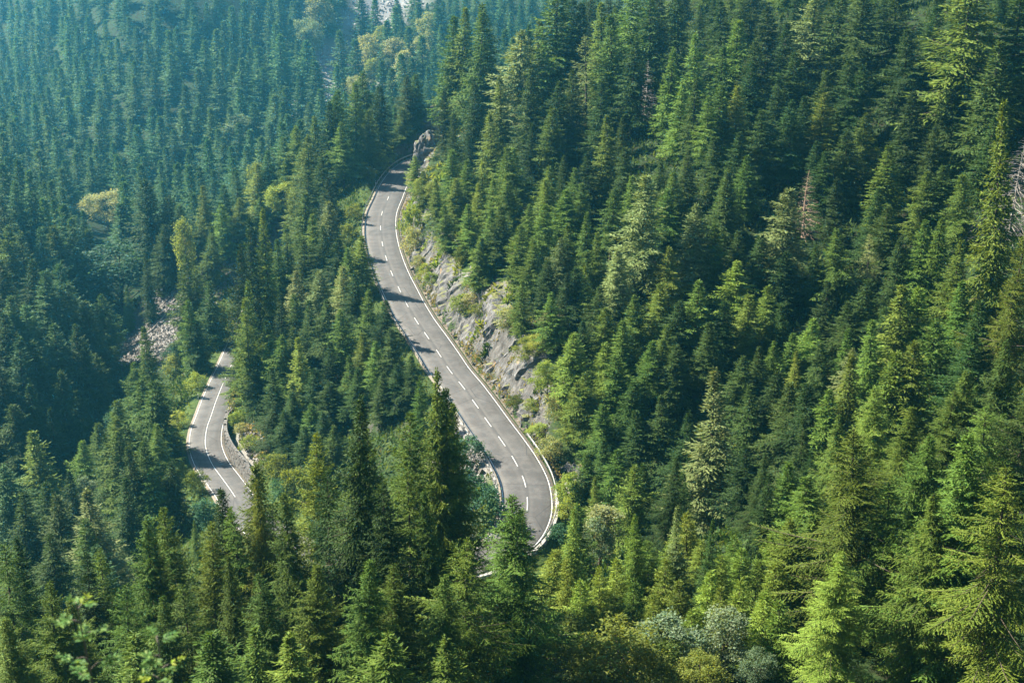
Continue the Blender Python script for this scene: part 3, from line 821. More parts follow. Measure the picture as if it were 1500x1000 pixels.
# ------------------------------------------------------------------ where every tree stands: form, needles, x, y, height, crown radius, turn, label
SPRUCES = [
    ('near5', 'gold', 28.0, 72.7, 15.3, 4.1, 3.9, 'olive-gold spruce, fourth from left, in the dark gold foreground at the lower right corner'),
    ('near2', 'gold', 23.2, 84.5, 16.0, 4.3, 0.6, 'tall broad olive-gold spruce, leftmost, in the sunlit foreground stand at lower right'),
    ('near4', 'dark', -10.3, 81.6, 23.7, 4.4, 1.0, 'tall dark green spruce, third from left, in the tall dark foreground stand left of centre'),
    ('near1', 'green', 28.2, 77.9, 16.8, 4.5, 3.1, 'tall green spruce, second from left, in the dark gold foreground at the lower right corner'),
    ('near3', 'green', -0.1, 79.4, 15.2, 3.9, 1.9, 'tall broad green spruce in the foreground before the hairpin'),
    ('mid7', 'gold', 64.5, 203.7, 26.9, 6.7, 0.3, 'tall olive-gold spruce, fourth from left, in the dark stand at the upper right corner'),
    ('near0', 'yellow', 20.3, 78.4, 10.2, 2.8, 1.4, 'tall broad yellow-green spruce, rightmost, between the young yellow spruces and the lower right stand'),
    ('mid5', 'gold', 53.3, 149.6, 28.5, 3.5, 5.7, 'tall olive-gold spruce, second from left, around the bare grey snag at the right edge'),
    ('mid8', 'pale', 21.4, 138.4, 18.4, 4.3, 2.7, 'tall pale green spruce, second from left, around the broad pale spruce by the dark gully'),
    ('near5', 'gold', -2.7, 73.1, 12.8, 3.1, 0.4, 'tall olive-gold spruce, rightmost in upper row, along the bottom edge left of the hairpin'),
    ('near4', 'yellow', -5.7, 91.4, 24.1, 3.4, 2.3, 'tall slim yellow-green spruce, leftmost, in the foreground stand before the upper road'),
    ('near1', 'green', -8.6, 69.2, 12.1, 2.7, 2.7, 'medium broad green spruce, leftmost in upper row, along the bottom edge left of the hairpin'),
    ('near2', 'gold', 48.1, 130.5, 21.2, 3.2, 0.6, 'tall slim olive-gold spruce, rightmost, around the bare grey snag at the right edge'),
    ('mid0', 'dark', 65.1, 193.3, 19.2, 5.0, 0.9, 'tall dark green spruce, fifth from left, in the dark stand at the upper right corner'),
    ('mid6', 'pale', 17.6, 186.2, 17.1, 4.1, 5.0, 'tall pale green spruce, second from left, around the tall pale spruce halfway up the slope'),
    ('near4', 'dark', 39.7, 108.2, 14.9, 4.0, 1.2, 'tall dark spruce, rightmost (lower), in the bright yellow-green clump on the right slope'),
    ('near1', 'green', 28.9, 91.8, 13.1, 3.5, 1.2, 'tall broad green spruce, rightmost, in the sunlit foreground stand at lower right'),
    ('near1', 'green', -24.0, 82.5, 17.2, 3.2, 0.1, 'tall green spruce, leftmost in upper row, behind the blurred sapling tops at lower left'),
    ('near1', 'green', -4.2, 70.7, 10.9, 2.6, 5.8, 'medium green spruce, third from left (lower), along the bottom edge left of the hairpin'),
    ('near5', 'green', -6.6, 83.6, 17.8, 3.0, 6.1, 'tall green spruce, second from left (upper), along the bottom edge left of the hairpin'),
    ('near1', 'gold', -11.5, 70.8, 11.9, 2.8, 2.5, "medium olive-gold spruce, rightmost in lower row, in the foreground below the lower road's bend"),
    ('near4', 'gold', -16.5, 85.2, 18.4, 2.8, 1.3, "tall olive-gold spruce, fourth from left (upper), in the foreground below the lower road's bend"),
    ('mid6', 'pale', 36.4, 184.1, 14.0, 3.8, 1.4, 'tall broad pale green spruce, leftmost, around the reddish dead spruce'),
    ('near0', 'gold', -26.5, 70.4, 13.2, 2.8, 3.6, 'medium olive-gold spruce, second from left in lower row, in the lower left corner'),
    ('near1', 'green', -13.7, 81.4, 17.5, 2.9, 0.3, "tall green spruce, rightmost in upper row, in the foreground below the lower road's bend"),
    ('near3', 'gold', -6.5, 70.8, 11.7, 2.6, 5.4, 'medium olive-gold spruce, second from left (lower), along the bottom edge left of the hairpin'),
    ('mid9', 'dark', 70.4, 201.9, 21.5, 5.8, 0.5, 'tall broad dark green spruce, rightmost, in the dark stand at the upper right corner'),
    ('near1', 'green', -4.7, 93.0, 23.1, 3.2, 4.8, 'medium slim green spruce, rightmost, in the foreground stand before the upper road'),
    ('mid2', 'green', -6.8, 290.5, 24.1, 5.0, 4.8, 'tall green spruce, rightmost, above the grey outcrop where the upper road vanishes'),
    ('mid7', 'dark', 20.3, 242.4, 17.1, 3.9, 0.0, 'tall broad dark green spruce, leftmost, around the grey leafless spruce'),
    ('near4', 'green', 27.9, 110.7, 11.7, 3.1, 5.8, 'tall green spruce, third from left in upper row, at the foot of the dark gully'),
    ('mid6', 'green', -41.4, 208.9, 20.1, 2.6, 4.5, 'tall slim green spruce, leftmost, above the rubble bank by the lower road'),
    ('near4', 'green', -16.5, 74.5, 13.7, 2.5, 3.5, "medium green spruce, second from left (upper), in the foreground below the lower road's bend"),
    ('mid6', 'dark', 60.3, 226.0, 16.7, 4.5, 3.7, 'medium broad dark green spruce, leftmost, in the dark stand at the upper right corner'),
    ('near1', 'green', -24.8, 72.1, 12.6, 2.6, 0.3, 'medium green spruce, rightmost in lower row, in the lower left corner'),
    ('mid4', 'pale', 24.6, 184.8, 12.4, 3.2, 0.1, 'tall broad pale green spruce, leftmost, on the slope left of the reddish dead spruce'),
    ('mid9', 'green', 7.8, 270.1, 26.6, 6.2, 2.9, 'tall broad green spruce, rightmost, in the tall stand along the top centre'),
    ('mid1', 'dark', 55.9, 229.6, 17.4, 4.7, 2.3, 'tall broad dark green spruce, rightmost, in the dark stand along the upper right top'),
    ('mid4', 'yellow', 39.6, 130.1, 13.4, 3.0, 4.4, 'yellow-green spruce, third from left (lower), in the bright yellow-green clump on the right slope'),
    ('near3', 'green', -14.0, 72.5, 12.0, 2.6, 2.3, "medium green spruce, second from left (lower), in the foreground below the lower road's bend"),
    ('near5', 'green', -18.5, 72.3, 12.6, 2.6, 1.9, 'medium green spruce, fourth from left (upper), behind the blurred sapling tops at lower left'),
    ('near1', 'green', -20.0, 70.3, 11.7, 2.3, 4.8, 'medium green spruce, third from left (lower), behind the blurred sapling tops at lower left'),
    ('near5', 'dark', 37.8, 97.6, 13.5, 3.6, 5.8, 'short broad dark green spruce, rightmost, in the dark gold foreground at the lower right corner'),
    ('near4', 'gold', 26.4, 77.7, 13.5, 3.7, 3.8, 'medium broad olive-gold spruce, leftmost, in the dark gold foreground at the lower right corner'),
    ('mid5', 'pale', -50.2, 154.3, 16.6, 4.3, 3.3, 'tall broad pale green spruce, rightmost in lower row, on the shaded lower left slope'),
    ('mid3', 'dark', 63.3, 216.3, 16.2, 4.3, 6.1, 'short dark green spruce, third from left, in the dark stand at the upper right corner'),
    ('near3', 'gold', -20.1, 82.4, 16.2, 2.7, 3.2, 'tall olive-gold spruce, rightmost in upper row, behind the blurred sapling tops at lower left'),
    ('near2', 'green', -23.4, 74.1, 13.3, 2.7, 0.3, 'medium green spruce, leftmost in lower row, behind the blurred sapling tops at lower left'),
    ('near5', 'green', -33.8, 83.7, 15.9, 3.6, 3.3, 'tall broad green spruce, leftmost in upper row, in the lower left corner'),
    ('mid7', 'dark', 52.8, 234.4, 16.3, 4.4, 6.2, 'medium dark green spruce, sixth from left, in the dark stand along the upper right top'),
    ('mid0', 'green', -41.1, 229.4, 28.3, 3.0, 5.1, 'tall slim green spruce, rightmost, on the spur edge above the lower road'),
    ('near0', 'green', 35.7, 109.6, 12.0, 3.2, 3.3, 'short green spruce, fourth from left (lower), in the bright yellow-green clump on the right slope'),
    ('mid5', 'gold', 51.2, 158.1, 12.1, 2.9, 5.8, 'tall olive-gold spruce, sixth from left, on the slope left of the bare grey snag'),
    ('mid6', 'dark', -88.1, 232.6, 15.4, 4.1, 5.1, 'short dark spruce, second from left (lower), low on the shaded hillside at the left edge'),
    ('near1', 'dark', -19.7, 86.7, 18.2, 3.1, 1.4, "tall dark green spruce, leftmost in upper row, in the foreground below the lower road's bend"),
    ('mid1', 'dark', 37.3, 208.0, 11.7, 3.2, 3.8, 'medium dark green spruce, rightmost in upper row, on the slope below the grey leafless spruce'),
    ('mid3', 'green', 11.9, 128.0, 10.1, 2.3, 3.5, 'tall green spruce, second from left (lower), behind the silvery tree right of the hairpin'),
    ('mid5', 'green', 18.0, 248.0, 21.1, 5.3, 3.0, 'green spruce, third from left (upper), around the pale open-crowned spruce high on the slope'),
    ('near3', 'green', -7.9, 87.6, 21.4, 3.6, 0.8, 'tall green spruce, rightmost, in the tall dark foreground stand left of centre'),
    ('near3', 'gold', -22.8, 88.4, 18.3, 3.2, 4.8, 'tall olive-gold spruce, third from left (upper), behind the blurred sapling tops at lower left'),
    ('near1', 'dark', 13.8, 113.6, 10.5, 2.0, 4.2, 'tall dark spruce, third from left (lower), behind the silvery tree right of the hairpin'),
    ('mid3', 'dark', 41.6, 209.0, 12.5, 3.3, 0.7, 'tall broad dark green spruce, second from left, around the reddish dead spruce'),
    ('mid7', 'dark', -82.4, 317.1, 25.1, 6.1, 6.1, 'tall broad dark green spruce, second from left, in the valley behind the dark rounded tree'),
    ('mid2', 'dark', 26.9, 148.8, 10.6, 2.8, 4.3, 'medium broad dark green spruce, second from left, in the dark gully of the right slope'),
    ('mid9', 'green', -54.2, 199.5, 15.1, 4.1, 3.7, "medium broad green spruce, rightmost, left of the lower road's bend"),
    ('mid5', 'green', 39.7, 145.9, 12.4, 2.9, 5.2, 'medium green spruce, leftmost (upper), in the bright yellow-green clump on the right slope'),
    ('near4', 'green', -4.9, 83.1, 15.9, 2.7, 0.5, 'tall green spruce, third from left (upper), along the bottom edge left of the hairpin'),
    ('mid6', 'green', 57.7, 176.8, 10.2, 2.4, 4.7, 'medium broad green spruce, rightmost, on the slope left of the bare grey snag'),
    ('near5', 'green', 35.3, 97.1, 12.5, 3.4, 4.5, 'short green spruce, third from left, in the dark gold foreground at the lower right corner'),
    ('mid0', 'green', 6.3, 237.0, 13.5, 3.6, 4.2, "tall broad green spruce, rightmost, on the shady slope right of the upper road's far end"),
    ('mid5', 'gold', 52.0, 167.8, 11.6, 2.8, 5.2, 'tall olive-gold spruce, fourth from left, on the slope left of the bare grey snag'),
    ('mid7', 'pale', 49.1, 238.0, 17.3, 4.7, 2.4, 'tall pale green spruce, fifth from left, in the dark stand along the upper right top'),
    ('mid6', 'dark', 59.6, 215.7, 14.5, 3.7, 2.3, 'short dark green spruce, second from left, in the dark stand at the upper right corner'),
    ('near1', 'green', -26.6, 66.4, 11.3, 2.7, 3.8, 'short broad green spruce, leftmost in lower row, in the lower left corner'),
    ('mid3', 'green', 42.8, 177.9, 10.7, 2.7, 2.2, 'tall broad green spruce, leftmost in upper row, on the slope below the reddish dead spruce'),
    ('mid1', 'green', -49.2, 176.4, 11.5, 2.8, 0.7, "short broad green spruce, fifth from left, left of the lower road's bend"),
    ('mid7', 'dark', 52.0, 213.8, 12.7, 3.2, 5.4, 'tall broad dark green spruce, fourth from left, around the steep dark clearing at upper right'),
    ('mid5', 'dark', 17.8, 152.9, 10.3, 2.8, 3.1, 'tall dark green spruce, rightmost in upper row, behind the silvery tree right of the hairpin'),
    ('near3', 'dark', -8.0, 79.8, 17.7, 3.1, 2.8, 'short dark green spruce, fifth from left, in the tall dark foreground stand left of centre'),
    ('mid0', 'dark', 24.2, 164.4, 8.5, 2.5, 1.6, 'short broad dark green spruce, fourth from left, around the small silvery bush amid the spruces'),
    ('mid4', 'green', 22.2, 103.4, 8.6, 1.9, 1.1, 'medium green spruce, third from left in lower row, at the foot of the dark gully'),
    ('mid3', 'dark', 23.5, 131.8, 9.9, 2.3, 3.6, 'short broad dark green spruce, rightmost, around the broad pale spruce by the dark gully'),
    ('mid6', 'dark', 30.3, 143.2, 10.9, 2.7, 5.7, 'tall broad dark green spruce, fourth from left, in the dark gully of the right slope'),
    ('mid2', 'green', -33.4, 299.6, 19.9, 4.2, 5.6, 'tall green spruce, third from left, around the slim birch beyond the upper road'),
    ('near0', 'dark', -28.5, 81.8, 15.4, 3.0, 4.5, 'tall dark green spruce, third from left in lower row, in the lower left corner'),
    ('mid1', 'green', -76.7, 212.1, 18.9, 4.5, 3.7, 'tall broad green spruce, second from left in upper row, on the shaded lower left slope'),
    ('mid1', 'green', 23.3, 169.9, 10.8, 2.9, 0.1, 'tall broad green spruce, third from left, around the small silvery bush amid the spruces'),
    ('near4', 'dark', -34.6, 89.4, 16.5, 3.5, 0.5, 'tall dark green spruce, second from left in upper row, in the lower left corner'),
    ('mid1', 'green', 9.1, 161.3, 9.5, 2.6, 1.6, 'medium broad green spruce, second from left, beside the rock face near the hairpin'),
    ('near1', 'gold', 32.0, 106.3, 11.5, 3.1, 2.7, 'short broad olive-gold spruce, third from left, in the sunlit foreground stand at lower right'),
    ('mid8', 'dark', 25.5, 261.4, 21.5, 5.2, 4.1, 'tall broad dark green spruce, leftmost in upper row, along the top right of centre'),
    ('mid7', 'gold', 19.8, 89.3, 8.1, 2.2, 1.4, 'short olive-gold spruce, second from left, between the young yellow spruces and the lower right stand'),
    ('mid2', 'dark', -84.1, 256.5, 22.0, 4.9, 3.0, 'tall dark spruce, rightmost in upper row, low on the shaded hillside at the left edge'),
    ('mid8', 'dark', 20.2, 103.6, 8.1, 1.5, 0.5, 'short dark spruce, second from left in lower row, at the foot of the dark gully'),
    ('mid9', 'dark', 48.2, 200.1, 11.2, 3.0, 5.1, 'short broad dark green spruce, third from left, around the steep dark clearing at upper right'),
    ('mid4', 'dark', 56.6, 198.9, 13.8, 3.5, 1.0, 'tall broad dark green spruce, rightmost, around the steep dark clearing at upper right'),
    ('mid2', 'dark', 30.2, 194.7, 10.7, 2.9, 5.5, 'medium dark spruce, third from left (lower), on the slope below the grey leafless spruce'),
    ('mid5', 'dark', -51.4, 170.5, 13.2, 3.1, 1.3, 'short broad dark green spruce, rightmost in upper row, on the shaded lower left slope'),
    ('near3', 'green', 32.1, 116.1, 12.9, 3.5, 1.7, 'tall broad green spruce, rightmost in upper row, at the foot of the dark gully'),
    ('mid8', 'gold', 35.3, 139.2, 12.3, 3.0, 1.3, 'medium olive-gold spruce, leftmost (lower), in the bright yellow-green clump on the right slope'),
    ('mid0', 'gold', 51.5, 190.9, 11.9, 3.2, 5.9, 'medium broad olive-gold spruce, sixth from left, around the steep dark clearing at upper right'),
    ('near3', 'yellow', -15.1, 95.7, 22.6, 3.3, 6.2, 'tall slim yellow-green spruce, leftmost, in the tall dark foreground stand left of centre'),
    ('mid4', 'yellow', 7.6, 166.7, 10.3, 2.8, 5.8, 'tall broad yellow-green spruce, leftmost, beside the rock face near the hairpin'),
    ('mid9', 'dark', 42.5, 163.2, 10.2, 2.7, 2.8, 'tall dark green spruce, rightmost in lower row, on the slope below the reddish dead spruce'),
    ('mid8', 'pale', 12.3, 93.5, 8.2, 1.4, 6.1, 'short pale green spruce, rightmost in lower row, behind the silvery tree right of the hairpin'),
    ('mid7', 'pale', 0.9, 267.3, 22.9, 6.2, 5.4, 'medium broad pale green spruce, second from left, in the tall stand along the top centre'),
    ('mid2', 'dark', 44.8, 189.4, 10.4, 2.6, 6.1, 'medium broad dark green spruce, rightmost, around the reddish dead spruce'),
    ('mid0', 'dark', 11.5, 268.0, 22.3, 4.6, 6.2, 'tall dark spruce, leftmost (upper), around the pale open-crowned spruce high on the slope'),
    ('mid3', 'green', -58.3, 193.3, 15.7, 3.4, 0.8, "tall broad green spruce, second from left, left of the lower road's bend"),
    ('mid8', 'green', 26.0, 234.8, 14.9, 3.4, 5.0, 'tall broad green spruce, second from left, around the grey leafless spruce'),
    ('mid4', 'dark', 20.0, 162.0, 8.4, 2.3, 5.8, 'short broad dark green spruce, second from left, around the small silvery bush amid the spruces'),
    ('mid2', 'dark', 30.4, 258.9, 19.3, 4.4, 0.3, 'tall dark green spruce, second from left in upper row, along the top right of centre'),
    ('mid2', 'yellow', 43.4, 148.3, 14.5, 3.9, 2.4, 'yellow-green spruce, second from left (upper), in the bright yellow-green clump on the right slope'),
    ('mid7', 'dark', -49.1, 135.4, 11.9, 2.7, 5.3, 'short broad dark green spruce, third from left in upper row, in the lower left corner'),
    ('mid5', 'green', -10.3, 299.3, 24.1, 5.0, 0.8, 'tall green spruce, second from left, above the grey outcrop where the upper road vanishes'),
    ('mid4', 'pale', 14.2, 181.8, 9.3, 2.5, 4.4, 'medium broad pale green spruce, leftmost, around the tall pale spruce halfway up the slope'),
    ('mid7', 'green', -35.3, 292.2, 14.3, 3.4, 0.7, 'short broad green spruce, second from left, around the slim birch beyond the upper road'),
    ('mid2', 'dark', -7.9, 273.6, 15.8, 3.8, 4.3, "tall dark green spruce, leftmost, on the shady slope right of the upper road's far end"),
    ('mid2', 'dark', 3.6, 254.4, 16.8, 3.9, 2.4, 'short broad dark green spruce, third from left, in the tall stand along the top centre'),
    ('mid9', 'green', 29.8, 168.9, 9.6, 2.6, 0.7, 'tall broad green spruce, sixth from left, around the small silvery bush amid the spruces'),
    ('mid5', 'gold', 15.3, 217.7, 14.0, 3.7, 3.3, 'olive-gold spruce, third from left, on the middle slope left of the tall pale spruce'),
    ('mid0', 'dark', -67.9, 177.6, 16.4, 3.8, 4.0, 'medium broad dark green spruce, leftmost in lower row, on the shaded lower left slope'),
    ('mid9', 'blue', -94.2, 271.2, 20.7, 5.0, 4.1, 'tall broad bluish green spruce, fourth from left, on the shaded hillside at the left edge'),
    ('mid0', 'blue', -86.2, 253.5, 21.4, 5.3, 2.7, 'tall bluish spruce, third from left (upper), low on the shaded hillside at the left edge'),
    ('mid5', 'dark', 14.7, 235.5, 14.1, 3.4, 1.9, 'short dark spruce, rightmost (lower), around the pale open-crowned spruce high on the slope'),
    ('mid7', 'green', 14.4, 200.2, 10.8, 2.6, 3.0, 'tall broad green spruce, rightmost, on the middle slope left of the tall pale spruce'),
    ('mid7', 'green', 29.8, 214.7, 12.8, 2.9, 0.4, 'tall green spruce, second from left (upper), on the slope below the grey leafless spruce'),
    ('mid9', 'green', -58.7, 245.9, 15.1, 2.6, 5.8, "medium green spruce, third from left, above the scree near the lower road's far end"),
    ('mid8', 'green', -14.7, 69.7, 8.5, 2.3, 0.7, "short broad green spruce, leftmost in lower row, in the foreground below the lower road's bend"),
    ('mid2', 'dark', -59.0, 260.6, 14.3, 3.7, 4.8, "short broad dark green spruce, rightmost, above the scree near the lower road's far end"),
    ('mid7', 'green', 43.3, 137.4, 12.7, 3.2, 5.6, 'green spruce, fourth from left (upper), in the bright yellow-green clump on the right slope'),
    ('mid0', 'green', -1.7, 204.7, 10.3, 2.7, 3.4, "tall broad green spruce, leftmost, on the slope above the upper road's middle stretch"),
    ('mid7', 'yellow', 9.5, 94.8, 8.1, 1.1, 1.7, "tall slim yellow-green spruce, rightmost, just right of the hairpin's outer guard rail"),
    ('mid0', 'green', -13.3, 302.3, 23.5, 4.9, 0.6, 'short green spruce, leftmost, above the grey outcrop where the upper road vanishes'),
    ('mid7', 'blue', -80.1, 204.8, 17.7, 4.8, 6.0, 'tall broad bluish green spruce, leftmost in upper row, on the shaded lower left slope'),
    ('mid9', 'green', -64.7, 267.5, 21.9, 3.4, 1.9, "tall green spruce, second from left, above the scree near the lower road's far end"),
    ('mid8', 'blue', -90.2, 242.6, 20.8, 5.6, 5.2, 'tall bluish spruce, leftmost in upper row, low on the shaded hillside at the left edge'),
    ('mid1', 'gold', 46.0, 211.4, 11.8, 3.2, 5.2, 'medium broad olive-gold spruce, leftmost, around the steep dark clearing at upper right'),
    ('mid8', 'green', -3.0, 242.7, 13.5, 3.6, 4.1, 'medium green spruce, second from left, on the shady slope right of the road far end'),
    ('mid4', 'dark', -78.6, 307.7, 15.5, 4.2, 1.5, 'short broad dark green spruce, rightmost, in the valley behind the dark rounded tree'),
    ('mid2', 'dark', 48.0, 184.2, 10.7, 2.9, 2.8, 'tall dark spruce, third from left (upper), on the slope below the reddish dead spruce'),
    ('mid8', 'dark', 28.6, 221.0, 13.5, 3.2, 4.6, 'tall dark green spruce, leftmost in upper row, on the slope below the grey leafless spruce'),
    ('mid6', 'green', 16.7, 163.5, 8.8, 2.2, 5.7, 'short broad green spruce, rightmost, beside the rock face near the hairpin'),
    ('near2', 'green', -27.6, 85.5, 15.3, 2.8, 5.7, 'tall green spruce, rightmost in upper row, in the lower left corner'),
    ('mid6', 'yellow', 45.0, 147.6, 13.0, 3.2, 3.1, 'yellow-green spruce, third from left (upper), in the bright yellow-green clump on the right slope'),
    ('mid1', 'dark', 7.9, 242.0, 15.3, 3.8, 1.9, 'short dark spruce, leftmost (lower), around the pale open-crowned spruce high on the slope'),
    ('mid8', 'dark', -82.5, 235.0, 13.7, 3.7, 3.2, 'short dark green spruce, third from left in upper row, on the shaded lower left slope'),
    ('mid4', 'dark', 14.2, 157.6, 9.6, 2.5, 3.2, 'medium dark spruce, second from left (upper), behind the silvery tree right of the hairpin'),
    ('mid3', 'dark', -58.1, 166.3, 15.4, 3.8, 2.3, 'medium dark green spruce, third from left in lower row, on the shaded lower left slope'),
    ('mid6', 'blue', -89.1, 273.4, 20.7, 5.0, 2.0, 'medium broad bluish green spruce, sixth from left, on the shaded hillside at the left edge'),
    ('mid9', 'dark', 56.5, 182.7, 10.0, 2.5, 1.8, 'short dark green spruce, fifth from left, on the slope left of the bare grey snag'),
    ('mid3', 'green', 5.6, 177.4, 8.1, 2.2, 6.2, 'short broad green spruce, third from left, behind the bushes topping the rock face'),
    ('mid5', 'dark', 58.2, 195.0, 10.8, 2.5, 4.3, 'medium dark green spruce, third from left, on the slope left of the bare grey snag'),
    ('mid1', 'green', 33.4, 137.4, 9.6, 2.4, 1.8, 'medium green spruce, second from left in upper row, at the foot of the dark gully'),
    ('mid5', 'green', 50.4, 169.1, 11.6, 3.1, 4.5, 'tall broad green spruce, leftmost, on the slope left of the bare grey snag'),
    ('near2', 'green', 24.7, 83.4, 12.6, 3.4, 5.1, 'medium broad green spruce, second from left, in the sunlit foreground stand at lower right'),
    ('mid3', 'dark', 44.9, 131.5, 12.1, 3.0, 2.4, 'short dark spruce, rightmost (upper), in the bright yellow-green clump on the right slope'),
    ('mid8', 'green', -66.8, 302.4, 13.6, 3.7, 3.1, 'tall broad green spruce, second from left, in the valley around the slim yellow birch'),
    ('mid4', 'dark', 35.7, 178.8, 8.8, 2.7, 0.2, 'medium broad dark green spruce, rightmost, on the slope left of the reddish dead spruce'),
    ('mid8', 'dark', 29.2, 131.8, 9.9, 2.3, 2.8, 'tall broad dark green spruce, leftmost in upper row, at the foot of the dark gully'),
    ('mid1', 'green', 12.8, 161.1, 10.6, 2.8, 5.4, 'tall broad green spruce, fourth from left, beside the rock face near the hairpin'),
    ('mid0', 'green', 33.6, 200.4, 9.5, 2.6, 2.6, 'medium broad green spruce, rightmost in lower row, on the slope below the grey leafless spruce'),
    ('mid8', 'green', 30.0, 234.2, 16.6, 4.1, 0.6, 'medium broad green spruce, leftmost in lower row, along the top right of centre'),
    ('mid8', 'dark', 19.6, 148.2, 11.1, 3.0, 2.8, 'tall broad dark green spruce, leftmost, around the broad pale spruce by the dark gully'),
    ('mid6', 'dark', 43.7, 267.4, 18.5, 2.9, 2.8, 'tall dark green spruce, rightmost in upper row, along the top right of centre'),
    ('mid2', 'green', 26.7, 225.5, 12.3, 3.0, 2.8, 'short broad green spruce, rightmost, around the grey leafless spruce'),
    ('mid3', 'green', 21.6, 193.8, 10.5, 2.8, 2.2, 'tall broad green spruce, third from left, around the tall pale spruce halfway up the slope'),
    ('mid6', 'yellow', 29.3, 177.4, 8.7, 2.8, 3.2, 'short yellow-green spruce, third from left, on the slope left of the reddish dead spruce'),
    ('thin0', 'pale', 46.4, 177.2, 8.4, 2.0, 2.8, 'short pale green spruce, second from left (upper), on the slope below the reddish dead spruce'),
    ('mid7', 'gold', -6.6, 62.6, 7.2, 2.3, 4.2, 'short olive-gold spruce, leftmost in lower row, along the bottom edge left of the hairpin'),
    ('mid1', 'green', -63.4, 233.5, 19.1, 3.0, 3.1, 'tall green spruce, rightmost, beside the grey scree'),
    ('mid1', 'gold', 54.5, 183.9, 9.9, 2.6, 4.1, 'short olive-gold spruce, second from left, on the slope left of the bare grey snag'),
    ('mid5', 'dark', 39.8, 179.1, 8.7, 2.2, 4.3, 'short dark spruce, second from left (lower), on the slope below the reddish dead spruce'),
    ('mid0', 'dark', 10.5, 244.8, 15.9, 3.6, 2.6, 'dark spruce, second from left (lower), around the pale open-crowned spruce high on the slope'),
    ('mid5', 'dark', 38.8, 167.0, 10.1, 2.7, 3.6, 'tall dark spruce, third from left (lower), on the slope below the reddish dead spruce'),
    ('mid7', 'dark', 29.3, 149.8, 10.6, 2.8, 3.0, 'tall broad dark green spruce, third from left, in the dark gully of the right slope'),
    ('mid5', 'gold', -11.4, 64.3, 7.4, 2.4, 3.3, "short olive-gold spruce, third from left (lower), in the foreground below the lower road's bend"),
    ('mid9', 'dark', 48.8, 179.9, 9.7, 2.6, 4.1, 'medium dark spruce, fourth from left (upper), on the slope below the reddish dead spruce'),
    ('near1', 'green', 37.9, 110.2, 12.9, 3.5, 0.2, 'green spruce, fifth from left (lower), in the bright yellow-green clump on the right slope'),
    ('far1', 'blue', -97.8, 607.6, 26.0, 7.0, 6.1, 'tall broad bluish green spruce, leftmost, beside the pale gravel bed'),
    ('mid8', 'green', -1.9, 261.5, 16.7, 4.0, 0.8, 'tall green spruce, third from left, on the shady slope right of the road far end'),
    ('mid3', 'yellow', 21.1, 181.5, 9.1, 2.2, 2.1, 'short broad yellow-green spruce, rightmost, around the tall pale spruce halfway up the slope'),
    ('mid2', 'dark', 48.2, 169.7, 10.1, 2.6, 0.1, 'medium dark green spruce, rightmost in upper row, on the slope below the reddish dead spruce'),
    ('mid0', 'yellow', -24.6, 222.4, 11.6, 3.1, 6.2, 'tall broad yellow-green spruce, leftmost, below the outer edge of the upper road'),
    ('mid2', 'dark', 44.4, 235.4, 15.7, 3.8, 3.0, 'medium dark green spruce, third from left, in the dark stand along the upper right top'),
    ('mid4', 'dark', 26.3, 168.1, 8.9, 2.4, 1.5, 'medium broad dark green spruce, fifth from left, around the small silvery bush amid the spruces'),
    ('mid8', 'yellow', 5.1, 107.9, 8.0, 1.4, 0.7, "short yellow-green spruce, leftmost, just right of the hairpin's outer guard rail"),
    ('mid2', 'dark', -82.8, 244.0, 16.8, 4.4, 0.6, 'medium dark spruce, rightmost in lower row, low on the shaded hillside at the left edge'),
    ('mid0', 'dark', 15.2, 153.7, 9.2, 2.5, 2.6, 'medium dark spruce, third from left (upper), behind the silvery tree right of the hairpin'),
    ('mid6', 'dark', 50.4, 216.6, 13.0, 3.5, 2.3, 'tall broad dark green spruce, second from left, around the steep dark clearing at upper right'),
    ('mid8', 'dark', 33.6, 230.5, 15.1, 3.6, 4.0, 'medium dark green spruce, second from left in lower row, along the top right of centre'),
    ('mid0', 'green', 50.0, 149.4, 10.6, 2.5, 4.5, 'short green spruce, fifth from left (upper), in the bright yellow-green clump on the right slope'),
    ('mid7', 'dark', 27.4, 157.3, 8.6, 2.6, 1.2, 'short broad dark green spruce, leftmost, in the dark gully of the right slope'),
    ('mid6', 'green', -15.6, 64.3, 8.0, 2.4, 5.4, 'short broad green spruce, rightmost in lower row, behind the blurred sapling tops at lower left'),
    ('mid5', 'dark', 63.5, 187.8, 11.3, 3.1, 5.7, 'short broad dark green spruce, leftmost, around the bare grey snag at the right edge'),
    ('mid9', 'green', 1.0, 197.9, 9.9, 2.4, 4.4, "medium broad green spruce, second from left, on the slope above the upper road's middle stretch"),
    ('mid7', 'dark', -66.7, 182.7, 16.4, 3.5, 3.0, 'medium dark green spruce, second from left in lower row, on the shaded lower left slope'),
    ('mid7', 'dark', -85.4, 282.0, 16.7, 4.0, 5.7, 'short broad dark green spruce, second from left, beside the grey scree'),
    ('mid8', 'dark', 14.1, 91.0, 8.2, 1.1, 1.3, 'medium slim dark green spruce, leftmost, between the young yellow spruces and the lower right stand'),
    ('mid8', 'gold', -3.1, 62.6, 7.2, 2.1, 3.8, 'short olive-gold spruce, rightmost in lower row, along the bottom edge left of the hairpin'),
    ('mid9', 'dark', -87.9, 247.6, 19.4, 4.9, 5.0, 'medium dark spruce, second from left (upper), low on the shaded hillside at the left edge'),
    ('mid9', 'dark', -79.6, 241.8, 12.1, 3.3, 1.0, "short broad dark green spruce, leftmost, left of the lower road's bend"),
    ('thin0', 'pale', 13.3, 248.7, 19.1, 4.3, 1.2, 'pale green spruce, third from left (lower), around the pale open-crowned spruce high on the slope'),
